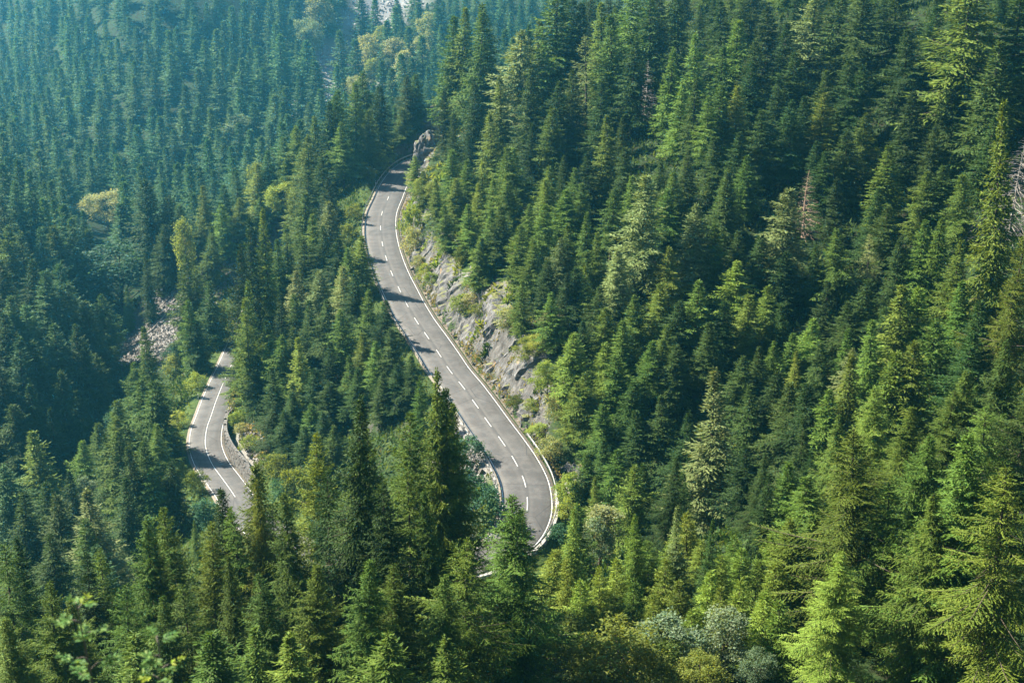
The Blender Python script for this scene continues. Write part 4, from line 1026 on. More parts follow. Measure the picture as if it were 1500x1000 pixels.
    ('mid1', 'dark', 30.2, 206.2, 9.4, 2.4, 2.8, 'short dark spruce, second from left (lower), on the slope below the grey leafless spruce'),
    ('mid6', 'dark', 31.8, 139.9, 10.8, 2.8, 5.3, 'tall broad dark green spruce, sixth from left, in the dark gully of the right slope'),
    ('mid5', 'dark', -51.9, 178.4, 15.5, 3.2, 1.7, "tall dark green spruce, third from left, left of the lower road's bend"),
    ('mid5', 'dark', -79.9, 298.7, 15.6, 2.4, 4.4, "tall dark green spruce, leftmost, above the scree near the lower road's far end"),
    ('mid2', 'green', -4.4, 294.0, 23.5, 5.4, 0.1, 'tall broad green spruce, leftmost, in the tall stand along the top centre'),
    ('mid2', 'green', 1.1, 185.6, 8.0, 1.9, 5.8, 'short broad green spruce, leftmost, behind the bushes topping the rock face'),
    ('mid8', 'dark', -22.5, 190.4, 8.1, 2.6, 6.0, 'short broad dark green spruce, second from left, low between the two roads'),
    ('mid4', 'dark', 4.7, 186.1, 8.7, 2.3, 5.0, 'medium broad dark green spruce, second from left, behind the bushes topping the rock face'),
    ('mid3', 'green', -19.5, 64.3, 8.8, 2.4, 2.9, 'short green spruce, second from left (lower), behind the blurred sapling tops at lower left'),
    ('mid7', 'dark', -44.3, 223.4, 26.5, 3.0, 2.3, 'medium slim dark green spruce, leftmost, on the spur edge above the lower road'),
    ('mid1', 'green', 16.1, 171.6, 8.7, 2.3, 2.3, 'medium broad green spruce, rightmost, behind the bushes topping the rock face'),
    ('mid7', 'blue', -104.9, 305.1, 21.5, 4.8, 5.1, 'tall broad bluish green spruce, third from left, on the shaded hillside at the left edge'),
    ('mid6', 'green', 36.3, 235.9, 17.3, 4.1, 6.2, 'medium broad green spruce, fourth from left in upper row, along the top right of centre'),
    ('mid7', 'dark', 36.2, 247.9, 18.3, 4.3, 4.1, 'tall dark green spruce, third from left in upper row, along the top right of centre'),
    ('mid3', 'dark', 12.1, 215.2, 10.2, 2.6, 0.1, 'medium dark spruce, second from left, on the middle slope left of the tall pale spruce'),
    ('mid7', 'dark', -28.8, 211.3, 10.7, 2.9, 5.0, 'short broad dark green spruce, rightmost, around the pale spruce between the two roads'),
    ('mid4', 'dark', -29.1, 309.2, 14.7, 3.6, 2.6, 'medium broad dark green spruce, rightmost, around the slim birch beyond the upper road'),
    ('mid1', 'dark', 36.7, 223.1, 14.6, 3.2, 0.5, 'short dark green spruce, third from left in lower row, along the top right of centre'),
    ('mid6', 'dark', -85.7, 273.5, 17.5, 4.2, 3.3, 'tall broad dark green spruce, leftmost, beside the grey scree'),
    ('near4', 'dark', 22.6, 118.4, 9.2, 1.8, 6.2, 'medium dark green spruce, leftmost in lower row, at the foot of the dark gully'),
    ('mid5', 'dark', 40.8, 218.8, 12.6, 3.2, 4.4, 'short dark green spruce, second from left, in the dark stand along the upper right top'),
    ('mid9', 'green', 27.4, 185.0, 9.9, 2.5, 0.5, 'tall broad green spruce, second from left, on the slope left of the reddish dead spruce'),
    ('mid0', 'green', 14.1, 168.1, 8.5, 2.4, 0.7, 'short broad green spruce, fifth from left, beside the rock face near the hairpin'),
    ('mid9', 'green', 22.8, 97.9, 8.0, 2.4, 3.8, 'short broad green spruce, rightmost in lower row, at the foot of the dark gully'),
    ('near5', 'green', -18.2, 86.5, 17.3, 2.8, 6.3, "tall green spruce, third from left (upper), in the foreground below the lower road's bend"),
    ('mid5', 'dark', -87.0, 239.0, 16.0, 4.3, 3.5, 'short dark spruce, third from left (lower), low on the shaded hillside at the left edge'),
    ('mid0', 'dark', 25.5, 204.6, 9.4, 2.4, 1.3, 'short dark green spruce, leftmost in lower row, on the slope below the grey leafless spruce'),
    ('mid6', 'yellow', 11.7, 171.1, 9.0, 2.1, 0.9, 'tall broad yellow-green spruce, sixth from left, behind the bushes topping the rock face'),
    ('mid4', 'green', 4.4, 199.9, 10.8, 2.6, 4.9, "tall broad green spruce, rightmost, on the slope above the upper road's middle stretch"),
    ('mid7', 'dark', -33.1, 238.5, 13.3, 2.9, 5.0, 'tall broad dark green spruce, second from left, around the pale spruce between the two roads'),
    ('mid3', 'gold', 50.6, 204.4, 10.6, 2.6, 3.9, 'short broad olive-gold spruce, fifth from left, around the steep dark clearing at upper right'),
    ('mid8', 'yellow', 10.0, 180.1, 8.9, 2.0, 2.8, 'tall broad yellow-green spruce, fourth from left, behind the bushes topping the rock face'),
    ('mid3', 'green', 7.8, 205.5, 10.1, 2.7, 5.9, 'short broad green spruce, leftmost, on the middle slope left of the tall pale spruce'),
    ('mid9', 'green', 18.7, 172.6, 9.3, 2.4, 3.8, 'tall broad green spruce, leftmost, around the small silvery bush amid the spruces'),
    ('mid7', 'dark', 36.1, 153.6, 9.2, 2.4, 6.0, 'medium broad dark green spruce, rightmost, in the dark gully of the right slope'),
    ('near0', 'gold', -22.5, 81.9, 14.9, 2.4, 6.2, 'tall olive-gold spruce, second from left (upper), behind the blurred sapling tops at lower left'),
    ('mid5', 'dark', -38.9, 299.7, 19.3, 3.9, 3.7, 'tall dark green spruce, leftmost, around the slim birch beyond the upper road'),
    ('mid7', 'dark', -24.0, 323.2, 13.2, 3.6, 0.6, "tall broad dark green spruce behind the upper road's vanishing end"),
    ('mid6', 'dark', 44.1, 224.0, 13.9, 3.7, 3.7, 'short dark green spruce, fourth from left, in the dark stand along the upper right top'),
    ('near0', 'green', -10.1, 92.1, 21.3, 3.5, 5.5, 'medium green spruce, fourth from left, in the tall dark foreground stand left of centre'),
    ('mid4', 'yellow', 34.7, 218.2, 12.3, 2.8, 1.2, 'tall yellow-green spruce, fourth from left (upper), on the slope below the grey leafless spruce'),
    ('mid5', 'green', 33.3, 159.2, 8.3, 2.4, 5.0, 'short broad green spruce, fifth from left, in the dark gully of the right slope'),
    ('mid6', 'green', 35.5, 159.8, 9.3, 2.4, 5.7, 'medium broad green spruce, leftmost in lower row, on the slope below the reddish dead spruce'),
    ('mid3', 'green', 6.3, 115.8, 8.0, 1.5, 1.3, "medium green spruce, second from left, just right of the hairpin's outer guard rail"),
    ('mid3', 'blue', -100.0, 313.8, 18.5, 4.8, 2.7, 'short broad bluish green spruce, rightmost, on the shaded hillside at the left edge'),
    ('mid6', 'green', -65.5, 308.8, 13.1, 3.5, 2.1, 'short broad green spruce, rightmost, in the valley around the slim yellow birch'),
    ('mid6', 'dark', -32.8, 188.3, 8.0, 2.4, 5.2, 'short broad dark green spruce, third from left, above the rubble bank by the lower road'),
    ('mid3', 'green', -0.1, 218.0, 10.7, 2.6, 0.6, 'short green spruce, fifth from left, on the shady slope right of the road far end'),
    ('mid5', 'yellow', -31.8, 201.3, 13.3, 2.9, 6.1, 'tall broad yellow-green spruce, rightmost, above the rubble bank by the lower road'),
    ('mid4', 'dark', 43.3, 240.2, 16.7, 4.1, 4.6, 'tall broad dark green spruce, leftmost, in the dark stand along the upper right top'),
    ('mid7', 'dark', 38.7, 229.7, 14.9, 3.7, 3.7, 'short broad dark green spruce, rightmost in lower row, along the top right of centre'),
    ('mid1', 'green', 12.0, 147.5, 9.8, 2.6, 1.6, 'medium broad green spruce, leftmost in lower row, behind the silvery tree right of the hairpin'),
    ('mid1', 'green', -108.9, 292.7, 20.7, 4.6, 6.1, 'tall broad green spruce, leftmost, on the shaded hillside at the left edge'),
    ('mid7', 'green', 21.8, 266.9, 23.0, 5.0, 4.0, 'tall green spruce, rightmost (upper), around the pale open-crowned spruce high on the slope'),
    ('mid1', 'green', -6.5, 218.3, 8.6, 2.4, 2.6, "tall broad green spruce, rightmost, beside the inside of the upper road's far bend"),
    ('mid3', 'green', 2.9, 193.8, 9.4, 2.2, 2.9, "short broad green spruce, third from left, on the slope above the upper road's middle stretch"),
    ('mid5', 'green', -69.8, 315.7, 16.0, 3.8, 5.1, 'tall broad green spruce, leftmost, in the valley around the slim yellow birch'),
    ('mid8', 'green', -21.9, 203.8, 11.1, 2.8, 4.3, 'tall broad green spruce, second from left, below the outer edge of the upper road'),
    ('mid7', 'green', -25.4, 201.8, 12.0, 2.7, 3.0, 'tall broad green spruce, leftmost, low between the two roads'),
    ('mid9', 'green', 31.6, 218.3, 13.0, 3.2, 0.1, 'tall green spruce, third from left (upper), on the slope below the grey leafless spruce'),
    ('mid9', 'dark', -91.3, 236.5, 17.1, 4.6, 3.4, 'medium dark spruce, leftmost in lower row, low on the shaded hillside at the left edge'),
    ('mid2', 'dark', 33.6, 167.1, 9.1, 2.5, 1.6, 'medium broad dark green spruce, rightmost, around the small silvery bush amid the spruces'),
    ('mid8', 'dark', 2.9, 238.1, 11.8, 3.2, 1.3, 'short dark spruce, sixth from left, on the shady slope right of the road far end'),
    ('mid6', 'yellow', -10.5, 224.2, 8.3, 2.0, 1.0, "medium broad yellow-green spruce, leftmost, beside the inside of the upper road's far bend"),
    ('mid2', 'green', 21.6, 89.9, 8.5, 3.1, 2.4, 'tall green spruce, third from left, between the young yellow spruces and the lower right stand'),
    ('mid6', 'green', -104.4, 313.4, 20.1, 4.9, 2.7, 'short broad green spruce, fifth from left, on the shaded hillside at the left edge'),
    ('mid7', 'blue', -111.4, 319.1, 20.3, 4.4, 4.4, 'medium broad bluish green spruce, second from left, on the shaded hillside at the left edge'),
    ('mid1', 'dark', -14.0, 181.7, 8.2, 1.9, 0.3, 'tall broad dark green spruce, rightmost, low between the two roads'),
    ('mid2', 'green', 11.2, 187.9, 9.8, 2.3, 4.5, 'tall broad green spruce, fifth from left, behind the bushes topping the rock face'),
    ('mid5', 'dark', -36.0, 199.7, 10.3, 2.8, 2.5, 'short broad dark green spruce, second from left, above the rubble bank by the lower road'),
    ('mid1', 'dark', -17.0, 191.0, 8.8, 2.4, 5.7, 'short broad dark green spruce, rightmost, below the outer edge of the upper road'),
    ('mid1', 'dark', -16.0, 183.2, 8.2, 2.1, 5.4, 'medium broad dark green spruce, third from left, low between the two roads'),
    ('mid0', 'dark', -31.9, 214.1, 13.0, 2.9, 5.7, 'tall broad dark green spruce, leftmost, around the pale spruce between the two roads'),
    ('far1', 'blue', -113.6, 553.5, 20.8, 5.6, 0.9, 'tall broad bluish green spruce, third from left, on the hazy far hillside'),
    ('mid3', 'green', 8.7, 151.2, 8.5, 2.1, 3.4, "tall broad green spruce, third from left, just right of the hairpin's outer guard rail"),
    ('mid3', 'green', -51.0, 151.1, 12.9, 3.0, 3.1, 'medium broad green spruce, fourth from left in upper row, in the lower left corner'),
    ('mid5', 'green', 16.6, 260.4, 21.4, 4.9, 5.4, 'green spruce, second from left (upper), around the pale open-crowned spruce high on the slope'),
    ('mid6', 'dark', 44.9, 198.5, 10.0, 2.4, 3.1, 'short broad dark green spruce, third from left, around the reddish dead spruce'),
    ('mid1', 'dark', -44.0, 228.6, 28.4, 3.3, 5.6, 'tall slim dark green spruce, third from left, on the spur edge above the lower road'),
    ('mid3', 'green', -35.1, 206.6, 11.9, 3.0, 0.7, 'medium broad green spruce, fourth from left, above the rubble bank by the lower road'),
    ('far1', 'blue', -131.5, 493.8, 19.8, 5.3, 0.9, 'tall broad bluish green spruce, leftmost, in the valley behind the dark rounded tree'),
    ('mid3', 'green', 11.4, 157.2, 8.5, 2.4, 1.4, 'short broad green spruce, leftmost in upper row, behind the silvery tree right of the hairpin'),
    ('near5', 'dark', -12.6, 85.6, 18.8, 3.0, 5.7, 'short dark green spruce, second from left, in the tall dark foreground stand left of centre'),
    ('mid3', 'green', -42.7, 293.2, 17.2, 4.0, 1.0, "tall broad green spruce on the ridge left of the upper road's grass verge"),
    ('mid1', 'green', -38.9, 255.5, 16.4, 3.8, 5.0, 'tall broad green spruce on the spur left of the upper road, far side'),
    ('mid2', 'green', -42.9, 217.7, 21.9, 3.1, 1.0, 'short slim green spruce, second from left, on the spur edge above the lower road'),
    ('mid6', 'green', -0.2, 225.4, 13.1, 3.1, 3.1, 'medium green spruce, fourth from left, on the shady slope right of the road far end'),
    ('mid3', 'yellow', 11.7, 163.4, 10.5, 2.8, 5.6, 'tall broad yellow-green spruce, third from left, beside the rock face near the hairpin'),
    ('mid3', 'dark', -19.2, 199.9, 9.2, 2.5, 3.0, 'medium broad dark green spruce, third from left, below the outer edge of the upper road'),
    ('mid4', 'gold', 38.0, 130.2, 13.0, 3.3, 5.6, 'olive-gold spruce, second from left (lower), in the bright yellow-green clump on the right slope'),
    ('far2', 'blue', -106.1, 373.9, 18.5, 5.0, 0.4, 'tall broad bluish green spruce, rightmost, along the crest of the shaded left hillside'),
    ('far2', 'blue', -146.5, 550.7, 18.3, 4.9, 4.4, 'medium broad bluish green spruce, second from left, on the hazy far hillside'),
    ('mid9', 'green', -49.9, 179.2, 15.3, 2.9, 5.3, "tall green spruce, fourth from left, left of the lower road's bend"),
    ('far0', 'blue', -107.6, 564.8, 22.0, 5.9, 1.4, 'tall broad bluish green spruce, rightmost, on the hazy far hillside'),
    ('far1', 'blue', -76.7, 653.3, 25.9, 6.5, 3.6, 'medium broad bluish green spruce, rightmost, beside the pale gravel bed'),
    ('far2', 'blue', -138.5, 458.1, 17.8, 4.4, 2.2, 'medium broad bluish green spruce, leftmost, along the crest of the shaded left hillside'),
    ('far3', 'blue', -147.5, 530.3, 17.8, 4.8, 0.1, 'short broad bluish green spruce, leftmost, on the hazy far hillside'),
]
YOUNG = [
    ('young0', 'yellow', 13.8, 99.3, 6.2, 1.6, 5.2, 'tall broad yellow-green young spruce, rightmost, in front of the silvery tree'),
    ('young0', 'green', 10.7, 97.2, 4.6, 1.6, 3.0, 'short broad green young spruce, leftmost, in front of the silvery tree'),
    ('young0', 'yellow', 14.9, 92.0, 4.6, 1.7, 0.2, 'short yellow-green young spruce, leftmost (upper), left of the lower right stand'),
    ('young1', 'yellow', 17.3, 89.6, 5.1, 1.5, 3.9, 'yellow-green young spruce, fourth from left (upper), left of the lower right stand'),
    ('young0', 'yellow', 12.0, 94.8, 4.5, 1.4, 3.0, 'short yellow-green young spruce, third from left, above the silvery bushes'),
    ('young0', 'yellow', 10.7, 90.0, 6.1, 1.5, 1.2, 'tall yellow-green young spruce, second from left, above the silvery bushes'),
    ('young2', 'yellow', 13.6, 88.0, 5.6, 1.5, 1.1, 'tall broad yellow-green young spruce, rightmost, above the silvery bushes'),
    ('young2', 'yellow', 11.9, 87.4, 5.6, 1.6, 6.2, 'tall yellow-green young spruce, fourth from left, above the silvery bushes'),
    ('young2', 'yellow', 9.3, 95.7, 5.0, 1.4, 0.6, 'medium yellow-green young spruce, rightmost (upper), right of the hairpin'),
    ('young1', 'yellow', 7.8, 93.2, 5.3, 1.4, 0.8, 'yellow-green young spruce, fourth from left (upper), right of the hairpin'),
    ('young0', 'yellow', 6.5, 92.5, 5.5, 1.3, 2.9, 'yellow-green young spruce, third from left (upper), right of the hairpin'),
    ('young1', 'yellow', 5.0, 91.8, 5.5, 1.5, 0.6, 'tall yellow-green young spruce, leftmost (lower), right of the hairpin'),
    ('young2', 'green', 8.7, 88.7, 5.6, 1.4, 2.9, 'tall green young spruce, rightmost in lower row, right of the hairpin'),
    ('young2', 'yellow', 15.5, 86.5, 5.3, 1.4, 2.2, 'yellow-green young spruce, second from left (lower), left of the lower right stand'),
    ('young2', 'yellow', 18.5, 87.8, 5.7, 1.7, 3.8, 'yellow-green young spruce, fourth from left (lower), left of the lower right stand'),
    ('young1', 'yellow', 16.9, 83.5, 5.5, 1.6, 4.0, 'yellow-green young spruce, third from left (lower), left of the lower right stand'),
    ('young2', 'yellow', 14.4, 85.4, 5.3, 1.4, 5.3, 'yellow-green young spruce, leftmost (lower), left of the lower right stand'),
    ('young2', 'green', 7.0, 88.8, 4.7, 1.4, 2.6, 'short green young spruce, third from left (lower), right of the hairpin'),
    ('young1', 'yellow', 9.7, 87.0, 5.0, 1.3, 4.6, 'medium broad yellow-green young spruce, leftmost, above the silvery bushes'),
    ('young0', 'yellow', 5.5, 87.7, 4.8, 1.3, 5.8, 'short yellow-green young spruce, second from left (lower), right of the hairpin'),
    ('young2', 'yellow', 12.1, 83.6, 4.8, 1.4, 1.0, 'medium yellow-green young spruce, fifth from left, above the silvery bushes'),
    ('young2', 'green', 18.0, 82.5, 5.3, 1.7, 5.0, 'tall green young spruce, rightmost (lower), left of the lower right stand'),
    ('young2', 'yellow', 16.9, 93.5, 4.3, 1.4, 5.6, 'short yellow-green young spruce, third from left (upper), left of the lower right stand'),
    ('young0', 'green', 16.8, 96.1, 4.6, 1.3, 5.5, 'short green young spruce, second from left (upper), left of the lower right stand'),
    ('young2', 'yellow', 19.2, 93.8, 5.1, 1.4, 5.9, 'yellow-green young spruce, rightmost (upper), left of the lower right stand'),
    ('young0', 'yellow', 4.4, 96.3, 5.2, 1.3, 3.8, 'yellow-green young spruce, second from left (upper), right of the hairpin'),
    ('young1', 'yellow', 3.4, 102.2, 5.2, 1.9, 3.7, 'medium yellow-green young spruce, leftmost (upper), right of the hairpin'),
    ('young1', 'yellow', 13.5, 104.9, 4.8, 1.2, 5.0, 'tall broad yellow-green young spruce, second from left, in front of the silvery tree'),
    ('young0', 'yellow', 14.5, 96.3, 4.1, 1.3, 1.8, 'short yellow-green young spruce, sixth from left, above the silvery bushes'),
]
# the trees beyond the largest three hundred: form, needles, then x, y, height, radius, turn of each
FOREST = {
    ('mid5', 'green'): [(-19.6, 192.2, 8.2, 2.4, 4.2), (-3.0, 205.5, 10.6, 2.7, 4.1), (-13.0, 237.4, 8.1, 2.1, 2.4), (-42.5, 247.3, 14.8, 3.3, 6.1), (2.5, 202.3, 10.0, 2.6, 1.1), (5.1, 272.0, 21.4, 4.7, 1.3), (44.1, 277.1, 17.5, 2.8, 1.3), (-41.3, 165.6, 6.0, 1.0, 1.4), (-143.6, 314.2, 16.0, 2.4, 3.5), (-94.0, 200.5, 8.6, 1.7, 3.4), (-125.9, 268.3, 15.9, 2.7, 1.5), (-94.2, 219.1, 8.3, 1.5, 6.3), (84.3, 177.0, 9.2, 1.5, 0.8), (-81.7, 169.5, 6.5, 1.1, 1.6)],
    ('far3', 'blue'): [(-136.1, 571.9, 19.3, 5.2, 4.0), (-140.0, 558.5, 18.1, 4.9, 4.2), (-69.7, 636.1, 26.0, 7.0, 0.6), (-137.7, 626.5, 20.6, 5.6, 1.2), (-139.9, 586.1, 23.3, 5.2, 5.4), (-77.3, 558.9, 24.8, 6.7, 5.8), (-232.0, 674.2, 23.4, 4.9, 2.7), (-156.7, 483.5, 20.7, 4.1, 3.4), (-157.3, 542.0, 18.1, 4.5, 1.8), (-171.2, 565.3, 16.0, 3.8, 1.4), (-130.3, 513.9, 19.7, 5.3, 2.7), (-155.9, 512.3, 18.1, 4.8, 1.2), (-104.8, 328.1, 19.3, 4.0, 2.0), (-193.0, 625.8, 22.4, 4.8, 3.1), (-153.6, 625.9, 19.3, 5.2, 2.2), (-85.2, 508.0, 22.4, 5.5, 0.5), (-174.6, 652.7, 20.1, 3.9, 0.4), (-201.3, 653.7, 22.7, 5.1, 0.9), (-97.5, 474.2, 18.0, 4.5, 1.5), (-124.8, 646.8, 21.7, 5.9, 1.8), (-136.3, 647.5, 18.8, 3.6, 3.9), (-43.5, 520.8, 24.1, 5.5, 2.9), (-142.4, 445.4, 17.1, 4.2, 1.9), (-143.0, 422.7, 22.1, 5.4, 0.7), (-169.0, 636.4, 17.3, 4.3, 6.0), (-154.0, 426.0, 23.0, 5.3, 2.3), (-102.4, 536.2, 18.4, 5.0, 3.3), (-172.8, 617.3, 18.7, 5.0, 5.1), (-90.0, 418.9, 17.0, 3.5, 4.9), (-118.7, 358.5, 19.8, 4.1, 2.5), (-49.3, 544.3, 25.2, 5.4, 2.5), (-82.9, 482.7, 17.6, 4.7, 5.0), (-57.8, 722.8, 25.9, 7.0, 3.2), (-71.4, 531.7, 18.5, 5.0, 3.3), (-214.7, 666.9, 19.0, 3.9, 4.3), (-136.2, 504.3, 19.0, 4.2, 2.1), (-180.2, 640.2, 17.3, 3.7, 1.6), (-91.3, 457.7, 17.7, 4.7, 2.0), (-116.7, 375.0, 13.3, 2.5, 5.0), (-103.6, 699.6, 25.9, 7.0, 2.9), (-4.8, 714.5, 21.2, 4.7, 2.0), (-122.7, 661.6, 21.0, 4.7, 0.4), (-231.3, 695.4, 21.8, 5.2, 6.2), (-245.3, 727.9, 19.4, 4.3, 0.9), (-28.1, 723.1, 22.3, 4.7, 0.8), (-66.2, 405.6, 23.9, 5.0, 1.2), (-222.8, 679.2, 22.0, 4.9, 3.1), (-195.1, 609.8, 18.7, 5.0, 4.4), (-208.2, 613.3, 19.4, 5.2, 2.0), (-194.1, 553.3, 20.0, 4.8, 1.3), (-178.9, 662.4, 18.6, 4.6, 4.0), (-104.9, 641.5, 23.7, 6.4, 1.5), (-231.8, 683.9, 18.2, 4.0, 2.5), (-193.1, 662.3, 16.6, 4.1, 2.4), (-113.6, 343.3, 18.9, 2.9, 2.4), (-236.0, 732.6, 23.3, 5.1, 4.5), (-202.8, 630.5, 17.4, 3.5, 4.5), (-210.3, 581.6, 22.8, 5.2, 4.9), (-211.6, 681.3, 17.4, 3.9, 3.3), (-275.8, 785.5, 20.9, 4.7, 0.6), (-127.4, 378.4, 16.1, 3.0, 4.6), (-48.8, 754.5, 19.7, 4.9, 4.5), (5.0, 709.7, 18.2, 4.2, 1.9), (-135.5, 401.5, 18.6, 3.7, 2.4), (-184.4, 557.1, 18.4, 3.9, 6.1), (-66.9, 566.4, 17.4, 4.1, 4.2), (-216.3, 730.7, 19.8, 4.8, 5.9), (-9.2, 728.7, 19.5, 4.9, 5.3), (-23.0, 705.6, 23.9, 4.7, 4.1), (9.5, 674.9, 16.9, 3.3, 3.4), (-11.9, 702.6, 19.9, 4.4, 1.9), (-144.9, 433.4, 17.4, 4.1, 2.4), (18.9, 379.9, 17.9, 2.7, 5.1), (-51.4, 528.9, 18.1, 4.1, 3.4), (-68.9, 447.1, 18.5, 4.9, 2.4), (-320.4, 793.7, 18.1, 4.0, 5.6), (-230.4, 475.2, 23.6, 5.2, 5.0), (-317.8, 741.6, 22.9, 4.8, 2.7), (-317.6, 804.2, 17.0, 4.0, 5.7), (-406.2, 866.5, 19.0, 3.6, 4.3), (-289.4, 684.0, 16.0, 3.3, 2.0), (-337.3, 738.8, 19.5, 3.7, 1.6), (-295.6, 653.0, 19.5, 4.7, 5.8), (-332.4, 708.1, 18.8, 4.2, 3.1), (-315.1, 638.1, 20.7, 4.2, 1.8), (-221.9, 534.5, 22.3, 5.2, 3.0), (-235.6, 524.5, 16.3, 3.2, 4.5), (-331.4, 758.5, 18.1, 3.6, 1.5), (-164.7, 406.2, 21.2, 4.7, 4.8), (-363.1, 779.0, 21.6, 4.4, 2.2), (-179.3, 386.9, 14.2, 2.4, 5.1), (-188.8, 418.5, 21.3, 4.3, 1.1), (-349.1, 854.0, 17.5, 3.4, 4.4), (-316.0, 702.5, 17.4, 4.3, 3.9), (-155.0, 354.9, 14.1, 2.8, 0.5), (-214.8, 450.0, 17.9, 3.5, 0.4), (-335.3, 847.8, 23.7, 5.5, 3.6), (-274.1, 593.8, 20.1, 4.8, 4.8), (-304.0, 638.2, 21.1, 4.7, 4.6), (-289.5, 576.0, 19.5, 4.9, 5.5), (-196.8, 469.4, 24.0, 5.4, 5.0), (-205.6, 392.8, 17.4, 3.3, 0.5), (-258.4, 500.8, 22.5, 4.6, 0.2), (-357.3, 755.4, 19.3, 4.8, 3.4), (-308.7, 713.7, 17.2, 4.1, 6.2), (-257.5, 682.3, 24.0, 5.0, 3.3), (-151.1, 330.7, 12.1, 2.0, 0.5), (-344.7, 789.8, 17.7, 3.5, 2.8), (-156.0, 334.3, 10.0, 2.0, 5.2), (-355.7, 670.7, 18.8, 3.6, 0.6), (-325.9, 625.1, 16.9, 3.4, 5.8), (-235.4, 488.1, 17.4, 4.0, 0.4), (-302.3, 575.6, 22.2, 5.0, 1.0), (-308.9, 690.2, 20.4, 4.3, 0.6), (-175.0, 332.5, 13.7, 2.2, 5.6), (-150.7, 349.3, 11.4, 2.3, 5.5), (-381.7, 736.2, 23.6, 4.5, 4.4), (-228.1, 431.0, 16.3, 3.4, 6.0), (-276.3, 712.2, 22.4, 4.7, 3.8), (-319.8, 670.8, 16.8, 3.3, 2.5), (-354.3, 718.4, 16.1, 3.4, 3.7), (-192.8, 429.1, 20.6, 4.5, 4.2), (-203.5, 454.2, 16.1, 3.2, 2.8), (-284.1, 690.9, 16.0, 3.4, 5.6), (-245.3, 482.0, 23.6, 4.7, 4.1), (-302.5, 703.9, 18.7, 3.6, 2.5), (-419.8, 819.1, 16.9, 3.4, 5.9), (-134.8, 320.9, 17.2, 3.0, 3.1), (-225.1, 580.0, 16.7, 4.1, 4.1), (-279.5, 739.1, 21.9, 4.7, 6.0), (-189.4, 438.7, 20.3, 4.9, 1.6), (-156.1, 396.4, 17.8, 4.0, 5.5), (-331.7, 816.5, 19.4, 4.4, 4.8), (-183.6, 376.9, 11.6, 2.0, 1.5), (-386.8, 774.9, 18.2, 4.3, 3.3), (-207.0, 444.6, 20.7, 4.7, 2.6), (-230.9, 463.4, 18.2, 4.0, 3.4), (-321.6, 709.6, 16.5, 3.3, 1.1), (-269.6, 678.6, 19.6, 4.5, 4.8), (-344.5, 828.6, 18.3, 3.7, 6.0), (-313.1, 761.3, 23.8, 5.9, 0.1), (-363.5, 690.2, 16.8, 3.4, 2.4), (-326.7, 749.0, 19.0, 4.4, 4.5), (-173.9, 375.2, 16.0, 2.9, 6.2), (-213.8, 407.8, 17.5, 3.8, 0.1), (-286.2, 545.0, 18.2, 3.6, 4.1), (-310.7, 749.8, 19.3, 4.7, 1.1), (-362.3, 819.7, 23.3, 5.3, 2.0), (-145.7, 373.7, 12.5, 2.2, 1.8), (-246.5, 520.7, 16.6, 3.5, 4.3), (-237.8, 620.0, 22.5, 4.9, 0.1), (-287.0, 762.0, 16.6, 3.9, 4.1), (-301.7, 745.4, 20.7, 4.2, 1.5), (-419.9, 806.2, 19.9, 4.1, 2.0), (-237.6, 511.3, 18.7, 3.9, 1.1), (-237.5, 605.4, 17.7, 4.1, 0.8), (-190.6, 395.5, 18.1, 2.8, 6.3), (-245.7, 543.8, 16.2, 3.2, 2.5), (-221.4, 442.4, 16.1, 3.4, 4.0), (-299.6, 679.8, 18.3, 3.7, 0.0), (-293.7, 638.3, 22.6, 4.7, 2.0), (-155.8, 375.5, 12.3, 1.9, 1.0), (-371.5, 701.3, 23.7, 4.7, 2.2), (-190.8, 378.2, 16.6, 2.7, 3.8), (-396.6, 865.1, 16.1, 3.7, 1.7), (-329.0, 734.7, 17.4, 3.5, 2.9), (-330.6, 718.1, 23.3, 4.7, 0.3), (-307.7, 586.6, 23.9, 5.1, 2.1), (-344.2, 756.4, 16.8, 4.1, 1.5), (-176.4, 401.0, 17.4, 3.4, 3.3), (-315.0, 624.5, 16.9, 3.9, 2.4), (-327.6, 699.7, 16.5, 3.4, 3.0), (-269.7, 701.7, 18.5, 3.5, 5.1), (-345.3, 718.7, 18.2, 4.1, 3.6), (-317.6, 837.9, 17.9, 3.7, 5.3), (-223.6, 423.3, 18.0, 3.5, 0.4), (-335.7, 825.2, 22.1, 4.3, 2.1)],
    ('mid8', 'green'): [(38.8, 154.1, 9.5, 2.4, 5.2), (-40.9, 249.6, 14.5, 3.3, 4.9), (10.7, 195.1, 10.5, 2.5, 5.4), (-23.9, 194.3, 8.6, 2.4, 2.6), (-47.7, 304.0, 16.2, 4.0, 4.5), (-47.1, 312.2, 11.0, 3.0, 1.0), (65.0, 129.5, 6.1, 1.1, 2.6), (-122.9, 311.7, 10.3, 1.8, 5.9), (-109.2, 249.9, 18.4, 3.4, 1.7), (81.0, 190.5, 9.9, 1.8, 6.0), (-100.9, 222.0, 9.6, 1.8, 2.6), (-100.0, 240.0, 6.9, 1.1, 2.0)],
